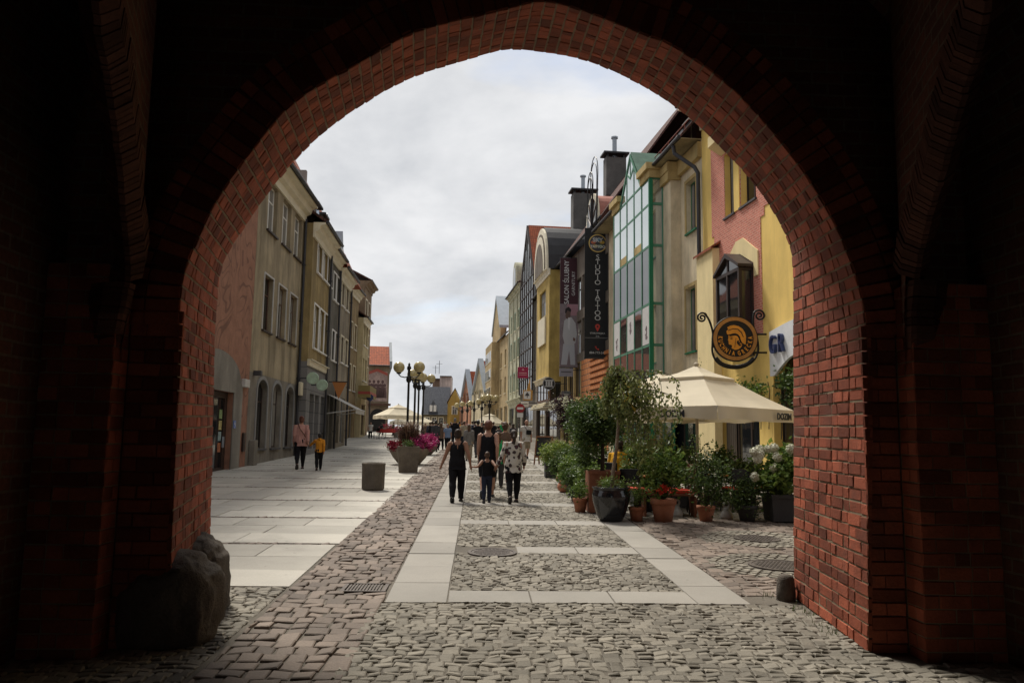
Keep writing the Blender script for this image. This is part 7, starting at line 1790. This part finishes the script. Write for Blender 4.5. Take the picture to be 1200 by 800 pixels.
def ik(S, T, l1, l2, hint):
    d = T-S; L = min(d.length, (l1+l2)*.999); d = d.normalized(); T = S+d*L
    a = (l1*l1-l2*l2+L*L)/(2*L); h = sqrt(max(0, l1*l1-a*a)); hh = hint-d*hint.dot(d); hh = hh.normalized() if hh.length > 1e-6 else V((0, -1, 0))
    return S+d*a+hh*h, T
def person(label, pos, H, face, stride=.3, hands=(None, None), top=None, bottom=None, hair=None, shoes=(.02, .02, .02), girth=1., skin=SKIN, vox=.016, sit=None, lean=0, seed=0, group=None, detail=True, head_turn=0, lead=1, sleeve=0, keyhole=False):
    """face: heading in radians, 0 = walking up the street (away from the gate). hands: targets in metres (right, left)"""
    root = thing('person', label, 'person', pos, -face, group); k = H
    rs = random.Random(seed); G = girth
    # legs
    legs = []; zh = .515
    for s_ in (1, -1):
        a = stride*s_*lead; b = a-(.12 if a > 0 else .45*min(1, abs(stride)/.3+.15))
        if sit: a, b = 1.45, .05
        hip = V((.052*s_*G**.5, 0, 0)); kn = hip+V((.006*s_, sin(a), -cos(a)))*.235; an = kn+V((0, sin(b), -cos(b)))*.235; legs.append([hip, kn, an, b])
    low = min(l[2].z-.04*cos(l[3])-(.03*sin(-l[3]) if l[3] < 0 else 0) for l in legs)
    z0 = -low+.0 if not sit else sit/k+.05
    def Z(v): return V((v.x, v.y, v.z+z0))
    def tilt(v): return V((v.x, v.y+lean*(v.z-z0), v.z)) if v.z > z0 else v
    for l in legs: l[0], l[1], l[2] = Z(l[0]), Z(l[1]), Z(l[2])
    sho = {}; b_ = z0-zh
    for s_ in (1, -1): sho[s_] = tilt(V((.099*s_*(.9+.1*G), -.005, .805+b_)))
    torso = [(.455, .07*G, .06*G), (.49, .092*G, .068*G), (.53, .097*G, .072*G), (.58, .088*G, .066*G), (.63, .080*G, .060*G), (.69, .084*G, .062*G), (.75, .094, .062*G), (.79, .098, .055), (.825, .075, .045), (.845, .036, .034), (.87, .031, .032), (.90, .031, .032)]
    if sit: torso[0] = (.47, .09*G, .07*G)
    def tor(mb, z_lo, z_hi, grow, flare=0):
        P = [(z, rx, ry) for z, rx, ry in torso if z_lo-.001 <= z <= z_hi+.001]
        if z_lo < torso[0][0]: P = [(z_lo, torso[1][1]*(1+flare), torso[1][2]*(1+flare))]+[q for q in P if q[0] > .47]
        mb.tube([tilt(V((0, 0, z+b_)))*k for z, _, _ in P], [((rx+grow)*k, (ry+grow)*k) for _, rx, ry in P], 18)
    def leg(mb, l, grow, to=1.0, frm=0, wide=0):
        h_, n_, a_ = l[:3]; pts = []; rr = []
        for t_, q, r in ((0, h_, .050*G), (.5, h_.lerp(n_, .5), .047*G), (1, n_, .036*G**.5), (1.35, n_.lerp(a_, .35), .037*G**.5), (1.7, n_.lerp(a_, .7), .027), (2, a_, .021)):
            if t_ > to*2 and pts:
                w_ = (to*2-lt)/(t_-lt); pts.append(lq.lerp(q, w_)*k); rr.append((lr+(r-lr)*w_+grow+wide*to)*k); break
            pts.append(q*k); rr.append((r+grow+wide*t_*.5)*k); lt, lq, lr = t_, q, r
        mb.tube(pts, rr, 12)
    body = MB(); tor(body, .455, .90, 0)
    for l in legs:
        leg(body, l, 0)
        a_, b2 = l[2], l[3]; f = V((0, cos(b2), sin(b2))); d = V((0, sin(b2), -cos(b2)))
        body.tube([(a_+d*.02-f*.025)*k, (a_+d*.022+f*.02)*k, (a_+d*.03+f*.06)*k, (a_+d*.034+f*.095)*k], [(.02*k, .02*k), (.026*k, .022*k), (.028*k, .015*k), (.02*k, .009*k)], 10)
    arms = []
    inv = lambda p: (Matrix.Rotation(face, 3, 'Z') @ (V(p)-V(pos)))/k
    for s_, tgt in ((1, hands[0]), (-1, hands[1])):
        S = sho[s_]
        if tgt is not None: T = inv(tgt); hint = V((.35*s_, -.6, -.5))
        else:
            sw = -stride*.9*s_*lead+rs.uniform(-.06, .06); T = S+V((.05*s_+.012*(G-1)*8*s_, sin(sw), -cos(sw)))*.305; hint = V((.25*s_, -1, 0))
        E_, Wr = ik(S, T, .170, .148, hint); arms.append((s_, S, E_, Wr))
        body.tube([(S+V((-.02*s_, 0, .008)))*k, S*k, S.lerp(E_, .5)*k, E_*k, E_.lerp(Wr, .35)*k, Wr*k], [.036*k, .036*G**.5*k, .031*G**.5*k, .024*k, .024*k, .0155*k], 12)
        d = (Wr-E_).normalized(); side = d.cross(V((0, 1, 0))).normalized() if abs(d.y) < .9 else V((1, 0, 0)); nrm = d.cross(side).normalized()
        # palm and five separate, slightly curled fingers; palm faces the thigh
        pw = V((0, 1, 0)); pw = (pw-d*pw.dot(d)).normalized(); pn = d.cross(pw).normalized()*(-s_)
        body.tube([Wr*k, (Wr+d*.025)*k, (Wr+d*.052)*k], [(.013*k, .013*k)]+[(.02*k, .02*k), (.018*k, .018*k)], 8) if vox > .012 else body.tube([Wr*k, (Wr+d*.018)*k, (Wr+d*.05)*k], [.0135*k, .0165*k, .0175*k], 8)
        for j, (o_, ln) in enumerate(((-.0165, .040), (-.0055, .047), (.0055, .044), (.0165, .034))):
            q0 = Wr+d*.045+pw*o_; q1 = q0+d*ln*.55+pw*o_*.1; q2 = q1+(d*.8-pn*.6*-1*.5)*ln*.55
            body.tube([q0*k, q1*k, q2*k], [.0058*k, .0054*k, .0045*k], 6)
        th = Wr+d*.016+pw*.016; body.tube([th*k, (th+d*.02+pw*.014)*k, (th+d*.038+pw*.016)*k], [.0075*k, .0065*k, .005*k], 6)
    hc = tilt(V((0, .006, .932+b_))); RH_ = Matrix.Rotation(-head_turn, 3, 'Z')
    def hp(x, y, z): return (hc+RH_ @ V((x, y, z)))*k
    body.ball(hc*k, (.046*k, .056*k, .064*k), 18, 12); body.ball(hp(0, .018, -.035), (.034*k, .038*k, .032*k), 12, 8)
    body.tube([hp(0, .05, .008), hp(0, .066, -.018), hp(0, .05, -.022)], [.006*k, .009*k, .006*k], 8)
    for s_ in (1, -1): body.ball(hp(.047*s_, -.004, -.005), (.007*k, .012*k, .017*k), 8, 6)
    bo = finish(body, 'body', skin, root, vox*k/1.7, 2)
    if detail:
        for s_ in (1, -1):
            m = MB(); m.ball(hp(.019*s_, .0535, .004), (.0075*k, .004*k, .0045*k), 8, 6); m.build('eye', EYE, root, True)
        m = MB(); m.ball(hp(0, .0545, -.038), (.016*k, .004*k, .005*k), 8, 6); m.build('mouth', LIP, root, True)
    vc = vox*k/1.7*1.0
    if bottom:
        c, kind = bottom[0], bottom[1]; m = MB(); P = [(z, rx, ry) for z, rx, ry in torso if .454 < z < .60]
        m.tube([tilt(V((0, 0, z+b_)))*k for z, _, _ in P], [((rx+.006)*k, (ry+.006)*k) for _, rx, ry in P], 18)
        for l in legs: leg(m, l, .008, to={'trousers': .99, 'leggings': .985, 'shorts': .5, 'cropped': .85}[kind], wide={'trousers': .006, 'leggings': -.003, 'shorts': .012, 'cropped': .0}[kind])
        finish(m, {'trousers': 'trousers', 'leggings': 'leggings', 'shorts': 'shorts', 'cropped': 'trousers'}[kind], c, root, vc, 2, .006*k, seed)
    if top:
        c, hem, sl = top[:3]; m = MB(); tor(m, hem, .845 if sl else .815, .010, .20)
        if not sl:      # straps
            for s_ in (1, -1): m.tube([tilt(V((.055*s_, .035, .79+b_)))*k, tilt(V((.06*s_, .0, .838+b_)))*k, tilt(V((.05*s_, -.045, .79+b_)))*k], .018*k, 8)
        for s_, S, E_, Wr in arms:
            if sl == 1: m.tube([(S+V((-.03*s_, 0, .0)))*k, (S+V((.006*s_, 0, .004)))*k, S.lerp(E_, .62)*k], [.045*k, .046*k, .042*G**.5*k], 12)
            if sl == 2: m.tube([(S+V((-.03*s_, 0, .0)))*k, (S+V((.006*s_, 0, .004)))*k, S.lerp(E_, .5)*k, E_*k, E_.lerp(Wr, .5)*k, E_.lerp(Wr, .95)*k], [.036*k, .040*k, .039*G**.5*k, .034*k, .032*k, .026*k], 12)
        tp = finish(m, top[3] if len(top) > 3 else 'top', c, root, vc, 2, .008*k, seed+5)
        if keyhole:
            m = MB(); m.ball(tilt(V((0, -.058*G, .755+b_)))*k, (.0085*k, .022*k, .03*k), 10, 8); m.build('back_opening', skin, tp, True)
        if len(top) > 4:
            m = MB(); m.tube([hp(-.05, -.03, -.085), hp(0, -.075, -.10), hp(.05, -.03, -.085)], [.02*k, .036*k, .02*k], 10); finish(m, 'hood', c, tp, vc, 2)
    if hair:
        c, style = hair; m = MB()
        if style != 'bald':
            m.ball(hp(0, -.008, .014), (.052*k, .058*k, .062*k), 16, 12); m.ball(hp(0, -.024, -.012), (.047*k, .044*k, .050*k), 14, 10)
            if style == 'bun': m.ball(hp(0, -.05, .045), (.028*k, .028*k, .026*k), 12, 8)
            if style == 'ponytail': m.tube([hp(0, -.055, .01), hp(0, -.082, -.03), hp(0, -.08, -.09), hp(0, -.07, -.13)], [.02*k, .024*k, .02*k, .007*k], 10)
            if style == 'long': m.tube([hp(0, -.03, 0), hp(0, -.048, -.06), hp(0, -.055, -.12), hp(0, -.052, -.16)], [(.05*k, .035*k), (.05*k, .028*k), (.046*k, .02*k), (.03*k, .01*k)], 12)
            if style == 'curly':
                for _ in range(26): a_, e_ = rs.uniform(0, 6.28), rs.uniform(-.5, 1.4); m.ball(hp(.05*cos(a_)*cos(e_), -.015+.052*sin(a_)*cos(e_), .014+.06*sin(e_)), .017*k, 8, 6)
            cut = MB()
            o = finish(m, 'hair', c, root, vc, 2, .004*k, seed+9)
            # keep the face free: pull hair in front of the ears back inside the head
            for v in o.data.vertices:
                q = RH_.inverted() @ (v.co/k-hc)
                if q.y > .018 and q.z < .035: q.y = .018-(q.y-.018)*.3; v.co = (hc+RH_ @ q)*k
        else:
            m.tube([hp(-.0, .046, -.052), hp(0, .05, -.06)], [.022*k, .012*k], 8); m.build('beard', c, root, True)
    for l, nm in zip(legs, 'rl'):
        a_, b2 = l[2], l[3]; f = V((0, cos(b2), sin(b2))); d = V((0, sin(b2), -cos(b2))); m = MB()
        m.tube([(a_+d*.018-f*.034)*k, (a_+d*.020-f*.02)*k, (a_+d*.022+f*.02)*k, (a_+d*.030+f*.062)*k, (a_+d*.034+f*.106)*k], [(.012*k, .014*k), (.026*k, .024*k), (.031*k, .025*k), (.033*k, .018*k), (.02*k, .010*k)], 10)
        m.build('shoe', plain('shoe', shoes, .5), root, True)
    return root
def feet(u, v): q = gnd(u, v); return V((q.x, q.y, q.z))
def hgt(u, vh, q): return onY(u, vh, q.y).z-q.z
BLK = cloth('black_fabric', (.012, .012, .014)); NAVY = cloth('navy_denim', (.025, .03, .05)); DKB = surf('dark_brown_hair', (.028, .016, .011), .55, .3, 20, 90, .4); BRN = surf('brown_hair', (.07, .038, .022), .55, .3, 20, 90, .4); RED_H = surf('reddish_hair', (.11, .04, .025), .55, .3, 20, 90, .4); BLH = surf('black_hair', (.012, .010, .010), .5, .3, 20, 90, .4)
GRY = cloth('grey_fabric', (.16, .155, .15)); DGR = cloth('charcoal_fabric', (.05, .05, .055)); WHT = cloth('offwhite_shirt', (.48, .46, .43)); PNK = cloth('dusty_pink_knit', (.42, .23, .20)); ORG = cloth('orange_hoodie', (.52, .22, .025)); GRN = cloth('bright_green_top', (.02, .30, .10)); MUS = cloth('mustard_jacket', (.55, .28, .02)); BLU = cloth('pale_blue_shirt', (.16, .22, .34)); KHK = cloth('khaki_fabric', (.27, .23, .17)); BRF = cloth('brown_fabric', (.12, .08, .06)); FLW = flowered()
# the trio hand in hand, seen from behind
qc = feet(570, 589); qc.z = g(qc.y)
q1 = feet(535, 588); q2 = feet(601, 589)
hL = onY(552.5, 547, qc.y); hR = onY(581, 549, qc.y)
person('woman from behind in black sleeveless jumpsuit holding a small boy by the hand', q1, hgt(535, 502, q1), 0, .20, (hL+V((-.02, 0, .03)), onY(517, 546, q1.y)), (BLK, .45, 0, 'jumpsuit_top'), (BLK, 'trousers'), (DKB, 'bun'), (.015, .015, .015), 1.12, SKIN2, .010, seed=1, keyhole=True)
person('small boy in dark tank top and jeans walking between two women', qc, hgt(570, 528.5, qc), 0, .16, (hR+V((-.02, 0, 0)), hL+V((.02, 0, 0))), (BLK, .50, 0, 'tank_top'), (NAVY, 'trousers'), (BRN, 'short'), (.02, .02, .03), .98, SKIN2, .011, seed=2)
person('woman from behind in white blouse with dark flowers and black leggings', q2, hgt(601, 502.5, q2), -.05, .24, (onY(614, 545, q2.y+.15), hR+V((.02, 0, .03))), (FLW, .42, 2, 'blouse'), (BLK, 'leggings'), (DKB, 'ponytail'), (.015, .013, .013), 1.14, SKIN, .010, seed=3, lead=1)
q = feet(571, 583); person('broad man in black tank top and shorts walking ahead of the boy', q, hgt(570, 490.5, q), .05, .30, (None, None), (BLK, .44, 0, 'tank_top'), (BLK, 'shorts'), (RED_H, 'short'), (.03, .03, .035), 1.14, SKIN, .012, seed=4)
q = feet(583, 572); person('girl in bright green top walking beside the broad man', q, hgt(583, 505, q), .1, .25, (None, None), (GRN, .44, 0, 'top'), (DGR, 'trousers'), (BRN, 'long'), (.1, .1, .1), .95, SKIN, .016, seed=5)
q = feet(591, 566); person('woman in dark patterned top and red shoes behind the flowered blouse', q, hgt(592, 494, q), .0, .25, (None, None), (BRF, .46, 2, 'top'), (BLK, 'trousers'), (BRN, 'curly'), (.20, .03, .02), 1.05, SKIN, .016, seed=6)
q = feet(616.5, 538); MAN = q; person('bald bearded man in pale shirt and grey shorts walking towards the gate', q, hgt(617, 491, q), pi-.1, .22, (None, None), (WHT, .45, 1, 'shirt'), (KHK, 'shorts'), (BRN, 'bald'), (.02, .02, .02), 1.1, SKIN, .014, seed=7)
q3 = feet(351, 549.5); q4 = feet(373, 551); hm = (onY(362, 522.5, (q3.y+q4.y)/2))
person('woman in dusty pink cardigan walking along the beige house', q3, hgt(350, 486.5, q3), -.25, .24, (hm+V((-.02, 0, .02)), None), (PNK, .44, 2, 'cardigan'), (BLK, 'leggings'), (RED_H, 'bun'), (.03, .022, .02), 1.1, SKIN, .013, seed=8)
person('small child in orange hoodie and black trousers by the beige house', q4, hgt(373, 507, q4), -.25, .2, (None, hm+V((.02, 0, 0))), (ORG, .46, 2, 'hoodie', 'hood'), (BLK, 'trousers'), (BLH, 'short'), (.06, .04, .03), 1.05, SKIN2, .013, seed=9)
# bags
def bag(label, strap, c, size, rot, mat):
    t = thing('shoulder_bag', label, 'bag', c, rot); m = MB(); m.bbox(-size[0]/2, size[0]/2, -size[1]/2, size[1]/2, -size[2]/2, size[2]/2, .03); m.build('pouch', mat, t)
    m = MB(); R = Matrix.Rotation(-rot, 3, 'Z'); m.tube(smooth_path([R @ (V(p)-V(c)) for p in strap], 6), .012, 6); m.build('strap', mat, t)
H3 = hgt(350, 486.5, q3)
def loc3(x, y, z): return q3+Matrix.Rotation(.25, 3, 'Z') @ V((x, y, z))
bag('small brown bag on a long strap of the woman in pink', [loc3(.20, .05, H3*.52), loc3(.10, -.135, H3*.64), loc3(-.04, -.15, H3*.74), loc3(-.11, -.06, H3*.845), loc3(-.10, .05, H3*.83), loc3(.05, .14, H3*.70), loc3(.2, .08, H3*.52)], loc3(.24, .03, H3*.50), (.10, .22, .18), .25, surf('brown_leather', (.09, .045, .03), .6, .2))
HM = hgt(617, 491, MAN)
bag('black sling bag across the chest of the bald man', [MAN+V((.10, -.13, HM*.66)), MAN+V((-.02, -.14, HM*.76)), MAN+V((-.12, -.02, HM*.84)), MAN+V((-.08, .12, HM*.78)), MAN+V((.10, .13, HM*.66)), MAN+V((.2, 0, HM*.62)), MAN+V((.12, -.13, HM*.65))], MAN+V((.10, -.17, HM*.67)), (.24, .07, .20), .0, BLK)
# people farther up the street
crowd = [(510, 529, 492, .1, (DGR, .44, 2), (BLK, 'trousers'), (BLH, 'short'), 'man in charcoal jacket standing tall left of the jumpsuit woman'),
 (516.5, 527, 495, .2, (BRF, .42, 2), (BLK, 'trousers'), (BRN, 'long'), 'woman in brown coat just right of the charcoal jacket man'),
 (524, 528.5, 496, 3.2, (BLU, .46, 1), (BLK, 'trousers'), (BLH, 'long'), 'woman in pale blue shirt with long black hair facing the gate'),
 (532.5, 525, 489, .0, (BLK, .44, 2), (BLK, 'trousers'), (GRY, 'short'), 'person in black jacket and grey cap beyond the jumpsuit woman'),
 (549, 540, 496.5, .0, (GRY, .44, 2), (KHK, 'trousers'), (BRN, 'long'), 'woman in grey top with long brown hair left of the broad man'),
 (559.5, 536, 491.5, -.1, (BLK, .44, 2), (DGR, 'trousers'), (BLH, 'curly'), 'dark dressed walker with bushy hair right behind the grey top'),
 (543.5, 524, 493, .2, (KHK, .44, 1), (NAVY, 'trousers'), (BRN, 'short'), 'walker in khaki top far up the street'),
 (584, 527, 498, .0, (DGR, .44, 2), (BLK, 'trousers'), (DKB, 'short'), 'dark dressed walker glimpsed right of the broad man'),
 (503.5, 521, 494, .3, (NAVY, .44, 2), (BLK, 'trousers'), (BRN, 'short'), 'walker in navy jacket at the left end of the crowd'),
 (498, 518, 495.5, 3.0, (BRF, .44, 2), (NAVY, 'trousers'), (DKB, 'short'), 'walker in brown jacket beside the magenta flowers'),
 (508, 516, 494.5, .0, (BLU, .44, 1), (KHK, 'trousers'), (BLH, 'short'), 'distant walker in pale blue shirt'),
 (521, 514, 493, 3.1, (WHT, .44, 1), (DGR, 'trousers'), (BRN, 'short'), 'distant walker in off white shirt facing the gate'),
 (538, 516, 493.5, .1, (ORG, .44, 2), (BLK, 'trousers'), (BLH, 'short'), 'distant walker in orange jacket'),
 (546, 513.5, 492.5, 3.2, (PNK, .44, 1), (NAVY, 'trousers'), (BRN, 'long'), 'distant walker in pink top'),
 (553, 517, 493, .0, (WHT, .44, 1), (BLK, 'trousers'), (DKB, 'short'), 'distant walker in off white shirt going away'),
 (566, 514, 492, .0, (DGR, .44, 2), (BLK, 'trousers'), (BLH, 'short'), 'distant walker in charcoal jacket by the far parasol'),
 (588, 517, 494, 3.0, (GRN, .44, 1), (DGR, 'trousers'), (BRN, 'long'), 'distant walker in green top by the white shop boards'),
 (597, 520, 494.5, .2, (KHK, .44, 2), (NAVY, 'trousers'), (BRN, 'short'), 'distant walker in khaki jacket near the shop fronts'),
 (506, 524, 493, .1, (BLK, .44, 2), (BLK, 'trousers'), (DKB, 'short'), 'black dressed walker at the left of the charcoal jacket man'),
 (528, 519, 494, .2, (DGR, .44, 2), (NAVY, 'trousers'), (BLH, 'short'), 'dark jacketed walker glimpsed beyond the pale blue shirt'),
 (541, 520, 495, .1, (BRF, .44, 2), (BLK, 'trousers'), (BRN, 'long'), 'walker in brown jacket beyond the jumpsuit woman'),
 (556, 523, 492.5, .1, (NAVY, .44, 2), (BLK, 'trousers'), (DKB, 'short'), 'walker in navy top left of the broad man'),
 (564, 521, 494, 3.1, (BRF, .44, 2), (DGR, 'trousers'), (BLH, 'long'), 'walker in brown top facing the gate far up the street'),
 (578, 521, 493.5, .0, (BLK, .44, 2), (BLK, 'trousers'), (BRN, 'short'), 'black dressed walker far up the street right of the broad man'),
 (601, 526, 496, .1, (DGR, .44, 2), (KHK, 'trousers'), (DKB, 'long'), 'walker in charcoal top near the shop doors'),
 (513, 518, 495, .0, (BRF, .44, 2), (BLK, 'trousers'), (BLH, 'short'), 'distant brown dressed walker in the left part of the crowd'),
 (434, 513.5, 494, 3.0, (WHT, .44, 1), (BLK, 'trousers'), (DKB, 'short'), 'walker in off white shirt before the dark archway'),
 (447, 511, 495, .5, (DGR, .44, 2), (BLK, 'trousers'), (BLH, 'short'), 'dark dressed figure beside the far cafe tables'),
 (461, 511, 494, 1.2, (BRF, .44, 2), (BLK, 'trousers'), (DKB, 'short'), 'brown dressed figure under the far cream parasol')]
for k, (u, v, vh, fc, tp, bt, hr, lab) in enumerate(crowd):
    q = feet(u, v); person(lab, q, min(1.95, hgt(u, vh, q)), fc, .12+.05*(k % 4), (None, None), tp, bt, hr, (.02, .02, .02), 1.0+.04*(k % 4), SKIN, .024 if v > 520 else .032, seed=20+k, group='passers-by up the street', detail=v > 535, lead=1 if k % 2 else -1)
# guests on the terrace
def guest(u, v_head, Y, face, top, hair, lab, chair_lab, lean=0, sd=0):
    p = onY(u, v_head, Y); z = g(Y); q = V((p.x, Y, z)); H = 1.72
    t = person(lab, q, H, face, .1, (q+Matrix.Rotation(-face, 3, 'Z') @ V((.18, .34, .76)), q+Matrix.Rotation(-face, 3, 'Z') @ V((-.18, .34, .76))), top, (BLK, 'trousers'), hair, (.02, .02, .02), 1.15, SKIN, .016, sit=.46, lean=lean, seed=sd)
    w = Matrix.Rotation(-face, 3, 'Z') @ V((0, -.06, 0)); chair(q.x+w.x, q.y+w.y, -face+pi, chair_lab, HG, dk)
guest(722, 512, 18.4, .75, (MUS, .46, 2, 'jacket'), (DKB, 'short'), 'seated guest in mustard yellow jacket behind the birch trunk', 'dark cafe chair under the guest in mustard jacket', .22, 60)
guest(765, 522, 19.6, 2.4, (DGR, .46, 2, 'jacket'), (surf('red_dyed_hair', (.22, .02, .02), .6, .3, 20), 'curly'), 'seated guest with red hair under the parasol', 'dark cafe chair under the red haired guest', .05, 61)
guest(776, 528, 18.3, -1.0, (cloth('dark_green_jacket', (.02, .11, .06)), .46, 2, 'jacket'), (BLH, 'short'), 'seated guest in dark green jacket under the parasol', 'dark cafe chair under the guest in green', .15, 62)

bpy.data.batch_remove(TRASH)
if 'drafting' in bpy.data.scenes: bpy.data.scenes.remove(bpy.data.scenes['drafting'])
